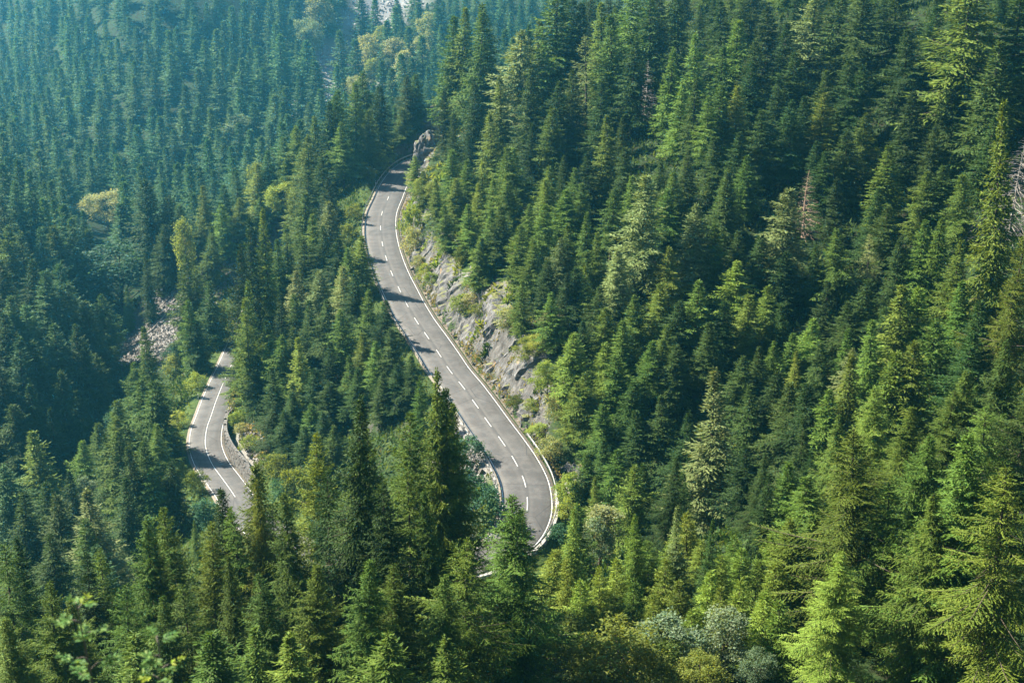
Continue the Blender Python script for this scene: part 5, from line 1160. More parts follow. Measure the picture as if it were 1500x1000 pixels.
    ('mid7', 'green'): [(-56.8, 203.3, 15.9, 3.8, 0.1), (-48.2, 315.8, 15.6, 4.1, 1.3), (-33.9, 324.0, 17.9, 3.8, 1.9), (5.6, 215.5, 10.6, 2.6, 4.5), (-62.5, 269.9, 16.1, 4.1, 0.5), (19.0, 166.1, 8.1, 2.1, 4.3), (-37.7, 300.7, 19.6, 4.2, 2.9), (-50.7, 314.9, 10.8, 2.9, 2.0), (39.7, 295.2, 16.9, 2.6, 2.4), (62.9, 264.7, 12.1, 2.2, 3.2), (-39.7, 142.0, 9.3, 1.7, 6.0), (83.1, 204.9, 7.1, 1.4, 0.9), (-86.6, 187.4, 7.8, 1.3, 2.2), (100.9, 192.3, 9.8, 1.6, 1.9), (-73.1, 146.5, 6.0, 1.2, 4.2), (-106.7, 216.8, 8.4, 1.5, 5.0)],
    ('mid7', 'dark'): [(-24.5, 211.8, 10.9, 2.6, 5.6), (-47.2, 178.5, 10.6, 2.5, 4.9), (40.3, 162.8, 8.6, 2.3, 4.0), (-97.0, 274.9, 21.6, 4.5, 2.9), (-26.1, 182.3, 8.0, 2.4, 1.1), (-7.9, 253.1, 8.5, 1.7, 4.2), (39.3, 283.8, 10.6, 2.0, 2.8), (77.5, 153.7, 9.1, 1.8, 1.4), (67.3, 136.4, 7.2, 1.3, 6.2), (-56.0, 121.6, 7.4, 1.2, 0.4)],
    ('mid9', 'green'): [(32.4, 170.1, 9.9, 2.3, 3.9), (-10.4, 240.5, 10.7, 2.7, 2.8), (-12.0, 171.5, 10.1, 1.7, 3.2), (53.9, 282.5, 17.7, 3.2, 3.3), (54.3, 292.3, 16.4, 2.9, 3.0), (-120.4, 278.3, 13.8, 2.2, 0.8), (-130.3, 234.3, 6.4, 1.0, 0.1)],
    ('mid0', 'dark'): [(-27.0, 199.7, 11.1, 2.7, 3.0), (49.3, 141.5, 10.8, 2.9, 2.5), (-36.5, 240.6, 13.7, 3.2, 4.1), (29.4, 158.6, 8.3, 2.0, 1.2), (43.3, 211.2, 11.7, 2.5, 6.0), (55.2, 252.4, 10.3, 1.6, 1.4), (72.6, 237.6, 6.7, 1.3, 5.0), (-13.4, 164.0, 6.2, 1.2, 1.3), (30.4, 321.3, 18.8, 3.2, 3.9), (57.8, 124.1, 8.4, 1.3, 2.6), (-93.8, 170.9, 9.5, 1.6, 0.2), (86.7, 184.0, 6.1, 1.2, 2.2), (93.1, 222.4, 7.1, 1.2, 2.3), (-99.3, 205.4, 6.9, 1.1, 2.7), (68.4, 143.6, 9.6, 1.5, 3.3)],
    ('mid7', 'pale'): [(6.7, 189.1, 10.3, 2.5, 2.4), (38.3, 149.6, 8.9, 2.3, 5.5)],
    ('mid2', 'dark'): [(10.5, 153.5, 8.1, 2.2, 3.8), (-113.0, 307.8, 18.1, 4.4, 0.5), (16.8, 318.2, 18.1, 3.2, 4.2), (52.6, 268.4, 12.9, 2.1, 0.2), (21.9, 206.0, 8.5, 2.5, 2.4), (-82.4, 256.1, 18.6, 4.5, 3.5), (73.8, 222.6, 7.0, 1.4, 5.2), (-73.3, 162.5, 8.0, 1.4, 0.3)],
    ('mid4', 'dark'): [(-18.0, 183.7, 8.0, 2.1, 2.0), (-99.7, 265.8, 19.4, 4.5, 5.5), (13.2, 129.2, 9.6, 1.9, 3.3), (80.0, 237.1, 9.7, 1.6, 1.9), (8.3, 222.8, 9.3, 1.6, 4.9), (-26.1, 174.6, 8.1, 2.2, 4.5), (40.8, 307.4, 18.0, 3.1, 5.9), (3.6, 309.7, 12.1, 2.2, 3.4), (-53.0, 142.5, 8.8, 1.7, 5.5), (-58.3, 109.7, 8.8, 1.4, 4.2), (85.0, 217.0, 6.5, 1.0, 0.8), (-153.1, 291.6, 13.3, 2.3, 5.5), (63.2, 152.0, 9.5, 1.8, 5.5), (-121.5, 301.5, 13.4, 2.0, 5.0), (-160.7, 306.2, 13.8, 2.4, 3.1), (100.5, 199.3, 7.1, 1.1, 5.7), (-169.0, 319.1, 18.2, 3.3, 6.0), (59.3, 142.2, 10.0, 1.6, 6.1), (-111.7, 200.2, 9.9, 1.8, 3.7), (-94.9, 182.9, 7.7, 1.4, 1.1), (-87.0, 179.1, 9.5, 1.7, 1.1), (-137.4, 293.3, 10.3, 1.7, 5.9)],
    ('far0', 'blue'): [(-168.0, 537.9, 18.5, 5.0, 0.1), (-81.3, 548.5, 21.9, 5.9, 0.8), (-124.7, 502.2, 20.3, 5.5, 5.8), (-175.4, 521.8, 21.0, 4.9, 6.2), (-171.5, 576.9, 22.5, 5.2, 1.0), (-37.3, 600.8, 28.9, 6.9, 5.0), (-96.0, 443.6, 23.8, 4.9, 1.1), (-183.1, 580.3, 23.2, 5.2, 0.9), (-229.6, 723.0, 20.4, 4.9, 1.3), (-110.5, 325.9, 19.8, 4.3, 2.2), (-123.7, 539.8, 18.8, 5.0, 0.7), (-69.2, 736.2, 25.9, 7.0, 0.8), (-135.4, 475.5, 19.1, 4.2, 2.1), (-191.4, 681.5, 17.5, 4.0, 3.8), (-168.7, 513.8, 18.0, 4.5, 5.9), (-169.5, 589.6, 21.7, 4.7, 3.1), (-107.1, 502.5, 21.9, 4.8, 4.5), (-119.5, 637.1, 18.0, 3.5, 3.1), (-100.6, 326.2, 18.7, 4.3, 4.8), (-46.8, 659.4, 25.2, 6.8, 6.3), (-175.5, 500.9, 20.2, 5.0, 0.2), (-146.3, 497.5, 19.5, 3.7, 1.8), (-231.3, 656.6, 19.8, 4.7, 3.4), (-84.2, 446.0, 18.1, 4.5, 0.9), (-260.7, 753.9, 19.7, 4.1, 3.5), (-190.4, 649.5, 18.0, 4.3, 0.6), (-33.4, 564.0, 18.7, 3.6, 2.4), (-90.1, 482.9, 17.2, 4.6, 2.4), (-215.5, 652.6, 19.0, 4.7, 2.6), (-117.0, 529.5, 18.9, 5.0, 3.5), (-59.4, 680.3, 25.9, 7.0, 2.6), (-214.5, 692.7, 23.5, 4.9, 3.1), (-233.5, 713.3, 21.4, 4.8, 3.8), (-107.5, 470.1, 17.4, 4.7, 5.6), (-147.2, 665.3, 23.0, 5.0, 5.7), (-107.7, 387.0, 22.6, 4.6, 0.6), (-17.9, 717.2, 21.2, 5.3, 1.6), (-93.3, 738.0, 24.5, 6.6, 4.1), (-102.4, 491.3, 17.1, 4.6, 0.9), (-137.7, 683.0, 22.2, 5.2, 1.5), (-53.2, 698.9, 22.8, 5.2, 1.0), (-106.7, 577.8, 16.7, 3.6, 5.5), (-75.9, 480.7, 19.6, 4.9, 5.9), (-253.2, 761.0, 17.1, 3.8, 1.6), (-104.6, 414.8, 18.1, 4.2, 3.4), (-244.7, 689.8, 23.8, 5.8, 1.7), (-159.4, 494.8, 17.8, 4.7, 4.8), (-32.2, 661.3, 23.5, 4.7, 5.7), (-110.7, 605.7, 17.6, 3.7, 5.2), (-105.2, 453.8, 19.0, 3.7, 3.9), (-203.4, 639.6, 16.0, 3.4, 2.9), (-122.3, 464.5, 16.9, 4.5, 0.9), (12.4, 336.6, 15.8, 2.5, 1.5), (-105.4, 398.1, 20.0, 4.7, 1.3), (-32.5, 389.9, 15.3, 2.4, 2.9), (-105.9, 657.1, 21.3, 5.1, 1.0), (-241.7, 742.9, 22.3, 5.5, 2.7), (-51.8, 768.2, 19.4, 4.5, 0.3), (-113.6, 629.2, 17.1, 3.9, 1.4), (17.0, 729.0, 16.1, 3.9, 0.9), (-152.2, 605.4, 16.3, 3.3, 1.9), (-32.2, 755.9, 16.7, 3.3, 5.8), (-109.5, 720.0, 16.2, 3.9, 2.6), (-218.1, 716.9, 16.4, 3.3, 5.9), (-27.5, 677.1, 21.1, 4.1, 4.2), (-239.0, 754.3, 21.9, 5.3, 2.2), (-78.3, 392.3, 16.0, 3.3, 1.5), (-109.5, 516.2, 17.8, 4.8, 2.0), (-229.0, 641.4, 17.9, 3.7, 0.4), (-39.7, 466.6, 16.8, 3.3, 1.6), (-11.6, 739.4, 20.6, 4.0, 1.4), (-88.7, 527.5, 18.8, 4.9, 4.1), (-170.1, 340.3, 13.7, 2.1, 1.7), (-219.9, 485.1, 19.9, 4.2, 0.2), (-229.2, 515.7, 16.6, 3.2, 3.2), (-244.3, 504.7, 22.7, 4.6, 0.3), (-330.9, 659.2, 22.1, 4.3, 5.5), (-164.4, 345.1, 12.0, 1.9, 4.7), (-342.0, 674.4, 19.0, 4.0, 0.8), (-283.9, 642.7, 17.5, 4.0, 0.3), (-241.5, 576.4, 22.8, 4.4, 2.6), (-387.2, 745.3, 19.8, 4.0, 4.7), (-293.0, 604.7, 17.5, 4.3, 5.3), (-382.3, 847.0, 17.0, 4.0, 4.6), (-353.2, 807.0, 23.9, 5.2, 1.3), (-284.7, 656.6, 19.7, 4.0, 6.2), (-202.6, 430.3, 22.3, 4.5, 5.7), (-170.8, 432.0, 20.1, 4.4, 5.3), (-402.7, 831.4, 16.3, 3.7, 4.9), (-259.6, 611.0, 23.2, 5.4, 2.9), (-284.1, 566.9, 20.6, 4.6, 5.1), (-154.5, 382.1, 16.7, 3.1, 3.6), (-263.1, 577.9, 18.5, 4.3, 4.0), (-210.4, 507.0, 19.6, 4.7, 2.6), (-401.3, 819.8, 19.1, 3.9, 5.0), (-319.8, 604.9, 23.9, 5.8, 4.2), (-342.5, 766.0, 17.8, 3.8, 4.2), (-329.9, 785.7, 23.0, 5.4, 1.9), (-298.5, 565.2, 18.7, 4.6, 5.6), (-349.5, 739.8, 22.4, 5.3, 5.4), (-342.5, 840.5, 16.0, 3.5, 0.2), (-245.3, 468.3, 21.5, 4.1, 4.5), (-290.2, 753.8, 16.3, 3.2, 2.1), (-390.2, 842.9, 17.0, 3.3, 4.3), (-407.7, 876.0, 16.3, 3.7, 1.9), (-279.4, 698.8, 20.5, 4.6, 1.0), (-336.1, 643.8, 21.5, 4.2, 1.6), (-166.6, 391.4, 11.0, 1.7, 1.8), (-322.2, 767.3, 18.6, 4.4, 1.8), (-403.9, 788.4, 23.5, 5.2, 4.3), (-269.1, 648.8, 17.5, 4.2, 5.9), (-156.8, 347.6, 11.6, 1.8, 0.6), (-362.6, 847.1, 21.4, 4.5, 0.5), (-274.8, 619.4, 17.6, 3.4, 0.2), (-258.6, 588.3, 16.1, 3.7, 1.5), (-363.0, 744.3, 20.3, 3.9, 3.3), (-352.8, 783.6, 22.4, 4.6, 2.0), (-342.1, 814.5, 21.5, 5.1, 3.0), (-365.8, 806.8, 20.8, 4.6, 0.3), (-162.9, 419.1, 21.0, 4.0, 4.8), (-340.0, 686.3, 17.4, 3.9, 0.6), (-396.7, 769.4, 19.6, 4.0, 3.0), (-148.3, 323.9, 14.3, 2.6, 4.0), (-340.9, 663.3, 21.2, 4.9, 5.0), (-198.5, 391.7, 15.1, 2.3, 1.9), (-345.7, 708.9, 22.9, 4.9, 4.5), (-195.6, 404.8, 23.3, 5.3, 0.4), (-221.3, 566.8, 23.8, 5.4, 0.6), (-379.0, 793.6, 18.3, 4.0, 2.5), (-377.1, 808.5, 20.8, 4.3, 0.8), (-210.0, 541.3, 23.1, 5.2, 5.0), (-309.1, 841.4, 16.1, 3.5, 4.8), (-150.9, 366.7, 14.0, 2.6, 3.5), (-210.5, 497.5, 16.9, 3.9, 2.2), (-284.9, 592.1, 18.1, 4.5, 4.1), (-188.7, 388.2, 12.5, 2.0, 5.7), (-283.5, 748.3, 17.5, 4.3, 2.3), (-159.7, 363.8, 15.0, 2.7, 5.0), (-221.5, 510.7, 18.1, 4.5, 1.7), (-300.6, 628.8, 19.5, 3.8, 1.5), (-175.9, 439.5, 18.4, 3.7, 2.7), (-335.7, 631.2, 20.0, 4.0, 0.0), (-182.5, 425.8, 16.6, 3.2, 3.5), (-339.1, 781.1, 16.3, 3.5, 2.1), (-162.6, 326.2, 16.1, 2.8, 2.6), (-180.4, 337.5, 14.5, 2.6, 2.3), (-255.9, 625.8, 17.1, 3.5, 3.8), (-314.2, 784.6, 23.7, 5.3, 1.9), (-263.8, 660.1, 18.7, 4.3, 1.1), (-184.1, 348.5, 14.9, 2.7, 0.6)],
    ('mid4', 'yellow'): [(-9.2, 228.5, 8.7, 2.3, 5.7)],
    ('mid2', 'yellow'): [(-4.6, 204.6, 8.1, 2.9, 2.4), (4.9, 213.4, 9.3, 2.3, 4.8)],
    ('mid6', 'dark'): [(17.1, 213.1, 9.9, 2.5, 2.1), (-28.9, 227.6, 12.4, 2.8, 1.2), (-40.2, 274.1, 15.7, 3.6, 0.5), (48.0, 218.1, 11.9, 2.5, 6.0), (43.4, 155.9, 9.1, 2.4, 4.0), (-57.5, 245.1, 10.6, 2.9, 4.8), (-33.8, 207.5, 12.0, 2.8, 5.7), (68.9, 257.2, 10.4, 1.7, 0.4), (-40.0, 207.9, 10.7, 2.9, 1.2), (-150.2, 313.0, 15.0, 2.3, 1.8), (88.2, 165.9, 6.9, 1.2, 4.4), (67.1, 162.9, 8.9, 1.7, 1.3), (74.4, 189.6, 7.6, 1.4, 4.8), (-129.3, 277.0, 15.3, 2.9, 2.1), (-113.3, 232.6, 10.0, 1.5, 4.2), (-127.9, 258.9, 16.7, 2.7, 2.5), (-121.9, 289.6, 16.2, 2.8, 0.4), (-84.5, 161.6, 6.2, 1.1, 5.4), (98.4, 214.9, 6.2, 1.0, 2.9), (-108.1, 193.5, 10.1, 1.5, 1.9)],
    ('mid3', 'dark'): [(33.1, 182.6, 9.1, 2.5, 2.5), (8.7, 180.5, 8.7, 2.2, 0.5), (11.5, 175.8, 8.2, 2.2, 6.2), (-11.1, 261.5, 12.3, 2.0, 4.7), (35.4, 269.6, 13.7, 2.5, 1.5), (28.8, 124.8, 7.2, 1.1, 5.8), (63.2, 245.9, 9.5, 1.8, 6.2), (-81.6, 258.9, 14.4, 3.9, 5.5), (-78.7, 316.1, 17.5, 4.4, 5.7), (17.9, 227.2, 9.1, 1.5, 0.9), (-137.0, 251.9, 15.6, 2.8, 1.5), (-91.7, 209.0, 6.9, 1.1, 1.4), (-139.4, 300.4, 10.4, 1.8, 4.6), (-161.6, 318.2, 13.0, 2.5, 0.4), (-113.7, 239.4, 10.0, 1.5, 2.4)],
    ('mid9', 'dark'): [(-26.8, 192.5, 8.0, 2.8, 2.6), (-13.2, 281.3, 14.3, 2.2, 5.6), (-62.0, 198.9, 12.4, 2.9, 3.4), (-29.1, 195.0, 10.0, 2.7, 3.4), (30.3, 185.1, 8.5, 2.1, 0.7), (-38.3, 280.4, 14.4, 3.7, 0.5), (21.4, 169.5, 8.5, 2.4, 5.0), (13.1, 308.8, 18.3, 3.2, 4.4), (29.0, 282.4, 16.7, 3.3, 5.5), (-60.1, 202.2, 12.2, 2.6, 1.2), (20.6, 304.8, 15.1, 2.6, 4.8), (-138.0, 306.2, 10.4, 2.0, 0.6), (-125.5, 318.5, 11.4, 2.0, 4.4), (-53.7, 113.8, 6.7, 1.2, 2.8), (70.7, 157.2, 7.9, 1.3, 0.5), (-136.4, 313.1, 14.2, 2.2, 1.3)],
    ('mid0', 'green'): [(23.1, 200.5, 8.7, 2.6, 5.3), (-30.5, 301.6, 12.2, 3.3, 4.1), (-86.8, 304.8, 10.3, 1.8, 0.8), (74.2, 170.2, 9.6, 1.7, 0.3), (105.3, 205.6, 6.8, 1.3, 5.0), (91.8, 198.2, 8.0, 1.6, 4.9), (-75.7, 171.8, 7.8, 1.6, 1.9), (-109.5, 225.3, 10.1, 1.7, 1.1), (73.9, 140.2, 7.3, 1.1, 2.9), (89.8, 173.3, 8.0, 1.4, 3.0), (-138.4, 262.9, 15.8, 3.2, 4.8), (68.1, 124.1, 7.8, 1.3, 1.4), (70.0, 150.5, 9.8, 1.8, 0.1)],
    ('mid1', 'dark'): [(-34.8, 191.5, 8.1, 2.7, 0.8), (33.5, 208.0, 9.0, 2.4, 4.9), (-94.7, 248.9, 19.0, 5.1, 0.5), (-31.9, 192.9, 8.1, 2.4, 3.2), (44.3, 202.5, 9.6, 2.6, 2.5), (-28.8, 180.7, 8.1, 2.4, 5.2), (38.3, 320.8, 11.6, 1.8, 6.0), (28.5, 304.3, 13.8, 2.3, 5.9), (-105.9, 239.1, 7.8, 1.2, 4.7), (-70.9, 155.3, 6.7, 1.2, 0.1), (-111.8, 262.7, 11.0, 1.9, 1.0), (78.4, 181.8, 9.5, 1.6, 5.5)],
    ('far1', 'blue'): [(-96.9, 317.6, 14.7, 4.0, 3.6), (-140.9, 608.1, 20.8, 5.6, 6.0), (-125.3, 586.9, 21.1, 5.7, 3.6), (-97.5, 559.5, 20.3, 5.5, 3.5), (-91.9, 396.7, 22.6, 4.7, 0.9), (-118.8, 495.3, 17.5, 4.7, 6.2), (-35.7, 690.6, 26.0, 7.0, 2.5), (-149.9, 591.5, 19.9, 3.9, 5.3), (-103.5, 588.7, 21.8, 5.9, 4.8), (-94.5, 516.5, 18.6, 5.0, 3.3), (-122.8, 559.0, 18.4, 5.0, 0.8), (-162.0, 622.8, 18.7, 5.1, 0.5), (-102.9, 427.4, 21.3, 4.4, 1.8), (-86.5, 607.7, 26.0, 7.0, 5.7), (-127.6, 452.4, 20.2, 4.2, 0.1), (-108.5, 333.1, 20.4, 4.4, 2.0), (-116.3, 649.3, 21.7, 5.9, 2.6), (-171.2, 481.7, 21.1, 5.2, 3.1), (-134.3, 416.1, 19.9, 4.3, 3.9), (-122.1, 335.5, 18.6, 4.0, 5.6), (-126.3, 357.1, 18.3, 3.8, 0.5), (-114.2, 429.5, 21.6, 4.8, 0.1), (-145.2, 466.1, 16.5, 3.7, 4.2), (-95.9, 495.6, 17.4, 4.7, 3.6), (-135.2, 661.9, 18.3, 3.6, 2.7), (-192.5, 638.8, 21.0, 4.6, 0.7), (-146.1, 650.0, 20.2, 3.9, 3.5), (-163.3, 653.5, 19.8, 4.4, 1.1), (-113.6, 683.0, 23.9, 4.6, 5.9), (-103.3, 678.3, 19.7, 4.4, 5.0), (-203.7, 690.6, 20.2, 4.5, 4.8), (-252.8, 740.8, 21.7, 4.2, 1.9), (-104.5, 376.1, 20.3, 5.2, 5.3), (-84.3, 526.4, 21.5, 5.7, 2.1), (-213.4, 640.1, 19.6, 4.1, 0.0), (-85.8, 373.2, 18.7, 3.4, 0.2), (-100.3, 373.0, 19.3, 4.9, 1.7), (-40.8, 536.1, 27.1, 5.6, 4.7), (-126.6, 391.3, 17.1, 3.9, 5.0), (-149.5, 565.1, 19.9, 4.0, 2.3), (-128.9, 463.5, 17.2, 4.4, 0.9), (-216.8, 625.9, 18.5, 3.9, 1.2), (-83.6, 465.8, 17.6, 4.7, 1.9), (8.8, 698.4, 23.1, 4.4, 6.2), (-71.9, 506.6, 18.2, 4.9, 5.5), (-196.3, 592.1, 22.5, 5.3, 6.0), (-146.2, 487.2, 17.5, 4.1, 6.0), (-212.9, 598.2, 23.2, 5.2, 4.1), (-105.7, 623.4, 18.0, 3.5, 3.5), (-112.1, 669.1, 17.0, 3.5, 5.7), (3.8, 685.1, 20.3, 4.0, 2.6), (26.3, 356.3, 16.2, 2.5, 3.5), (-105.7, 484.1, 17.2, 4.6, 1.2), (-189.4, 536.3, 20.4, 4.8, 1.5), (-85.4, 429.5, 17.6, 4.2, 5.4), (-33.5, 713.5, 22.9, 4.5, 5.5), (-32.2, 367.8, 14.4, 2.3, 3.0), (-183.8, 509.6, 21.6, 4.5, 1.4), (-178.8, 540.8, 17.4, 4.2, 2.6), (-140.7, 637.6, 19.3, 4.4, 3.5), (-59.3, 396.3, 21.4, 5.1, 5.8), (-1.1, 735.7, 16.1, 3.9, 2.1), (-193.7, 575.1, 17.0, 3.3, 1.0), (-1.6, 698.2, 18.0, 4.0, 2.9), (-26.8, 379.2, 13.8, 2.6, 4.9), (-35.2, 640.1, 17.8, 3.9, 2.5), (-184.6, 526.9, 19.7, 3.9, 6.0), (-0.7, 639.2, 21.4, 4.3, 0.7), (-59.3, 507.5, 19.5, 3.8, 5.1), (-89.4, 761.5, 19.4, 4.3, 5.9), (-74.0, 435.7, 16.8, 4.1, 0.3), (-181.4, 677.2, 18.0, 4.4, 6.2), (-124.3, 719.1, 17.9, 3.8, 3.8), (-73.8, 324.8, 12.5, 2.0, 1.1), (-58.4, 743.9, 18.9, 4.3, 1.1), (-91.7, 542.7, 16.1, 4.0, 1.1), (-30.8, 416.1, 18.3, 4.1, 3.9), (-93.5, 750.3, 16.8, 3.9, 2.3), (-85.5, 530.7, 21.3, 5.7, 4.5), (-303.2, 789.3, 16.6, 4.0, 3.3), (-325.5, 844.8, 17.8, 4.0, 4.9), (-326.4, 681.2, 20.5, 4.6, 0.9), (-167.4, 382.7, 11.4, 1.9, 0.3), (-259.2, 638.0, 23.8, 5.6, 4.1), (-409.9, 824.4, 16.1, 3.2, 2.5), (-249.7, 491.7, 16.1, 3.6, 2.2), (-275.3, 541.4, 21.1, 5.0, 1.3), (-307.5, 830.0, 20.0, 4.2, 0.3), (-368.4, 787.9, 22.0, 5.1, 1.3), (-335.9, 695.0, 16.3, 3.7, 0.6), (-231.9, 498.3, 20.5, 4.2, 2.1), (-242.6, 553.4, 20.1, 4.0, 3.1), (-334.2, 797.6, 16.7, 3.6, 4.7), (-176.1, 345.1, 15.3, 2.9, 6.2), (-299.1, 767.7, 17.0, 3.7, 5.0), (-302.2, 733.1, 18.5, 4.4, 5.2), (-292.7, 615.7, 20.1, 4.9, 0.9), (-350.9, 773.4, 23.6, 4.6, 0.2), (-386.7, 805.6, 18.2, 3.9, 5.4), (-307.1, 617.0, 23.1, 5.8, 3.5), (-395.6, 809.0, 19.4, 4.5, 5.6), (-363.0, 731.2, 23.0, 4.9, 1.9), (-383.1, 758.1, 23.3, 5.3, 2.0), (-266.1, 531.4, 23.9, 4.6, 4.1), (-200.5, 510.2, 16.6, 3.5, 2.0), (-237.2, 539.0, 20.4, 4.0, 3.0), (-273.6, 657.2, 17.4, 4.2, 0.3), (-334.2, 835.5, 21.3, 5.1, 1.4), (-218.5, 430.4, 16.4, 3.3, 0.9), (-345.3, 798.4, 19.7, 3.8, 3.1), (-232.0, 555.0, 22.1, 4.2, 5.4), (-407.9, 778.0, 16.5, 3.6, 5.1), (-366.1, 797.1, 18.7, 3.6, 4.0), (-244.5, 532.2, 16.7, 3.6, 4.1), (-188.9, 354.3, 15.1, 2.8, 0.5), (-203.8, 413.1, 17.9, 3.4, 5.2), (-321.0, 652.7, 19.0, 4.7, 2.3), (-215.7, 524.2, 18.5, 4.1, 4.7), (-199.7, 495.7, 20.8, 4.7, 0.3), (-205.6, 482.0, 23.6, 4.8, 0.7), (-410.9, 810.9, 21.6, 5.3, 0.7), (-212.2, 423.4, 16.6, 4.1, 0.2), (-320.6, 817.2, 17.2, 4.0, 1.7), (-278.5, 526.6, 18.2, 4.1, 4.0), (-257.3, 537.5, 22.5, 4.4, 3.4), (-417.1, 875.8, 20.9, 4.2, 4.8), (-292.6, 718.8, 20.9, 4.7, 0.2), (-350.7, 821.8, 22.0, 4.2, 4.8), (-218.8, 460.6, 17.8, 4.1, 4.3), (-273.1, 572.3, 19.0, 3.9, 0.9), (-389.3, 795.1, 18.3, 4.0, 3.1), (-220.4, 414.5, 19.1, 3.9, 3.8), (-359.7, 681.2, 17.6, 4.1, 2.3), (-247.0, 616.7, 16.5, 3.4, 4.2), (-156.3, 324.8, 10.1, 1.5, 1.5), (-276.4, 670.2, 17.8, 3.8, 1.9), (-372.8, 839.1, 22.9, 5.1, 4.1), (-286.2, 709.8, 20.1, 4.9, 2.2), (-330.5, 774.3, 21.6, 5.1, 3.1), (-400.0, 851.3, 23.4, 5.0, 6.0), (-314.9, 660.2, 16.3, 3.7, 5.5), (-289.0, 775.1, 20.4, 4.2, 1.3), (-284.4, 624.4, 23.9, 5.7, 4.6), (-227.3, 545.4, 20.8, 4.0, 0.5), (-144.1, 342.3, 12.4, 2.4, 1.3), (-194.1, 371.0, 16.9, 2.7, 3.8), (-419.6, 851.5, 16.9, 4.2, 3.0), (-337.0, 750.2, 19.0, 4.2, 0.9), (-308.0, 809.5, 17.7, 4.2, 2.3), (-193.0, 505.0, 20.2, 4.5, 4.2), (-396.7, 874.2, 16.3, 3.2, 6.2), (-244.0, 631.4, 21.8, 5.3, 1.6), (-300.0, 756.9, 19.3, 4.5, 4.5), (-349.3, 729.2, 19.5, 3.9, 2.5), (-231.3, 439.5, 17.5, 3.5, 6.2), (-191.6, 456.9, 19.3, 3.9, 5.4), (-303.1, 777.8, 19.8, 4.3, 5.4), (-138.3, 327.4, 12.2, 2.2, 4.7), (-392.4, 758.9, 16.6, 3.2, 2.1), (-367.2, 754.2, 16.5, 3.6, 3.4), (-178.1, 451.5, 17.7, 3.5, 0.5), (-143.9, 350.0, 12.8, 2.2, 6.2), (-361.8, 714.7, 17.9, 3.6, 5.3), (-183.9, 406.6, 16.4, 3.7, 4.4), (-393.8, 785.3, 19.1, 3.8, 4.3), (-271.6, 606.6, 23.5, 5.1, 4.9), (-160.5, 387.6, 18.7, 3.3, 5.8), (-147.8, 336.5, 10.2, 1.5, 5.5), (-263.1, 620.7, 19.8, 3.9, 6.1), (-405.2, 840.8, 22.1, 4.8, 5.8), (-323.4, 616.0, 18.4, 3.9, 5.1), (-137.1, 353.3, 17.5, 3.3, 3.2)],
    ('near1', 'gold'): [(-18.0, 91.0, 19.8, 3.8, 5.9), (-4.2, 94.3, 21.5, 2.7, 1.3)],
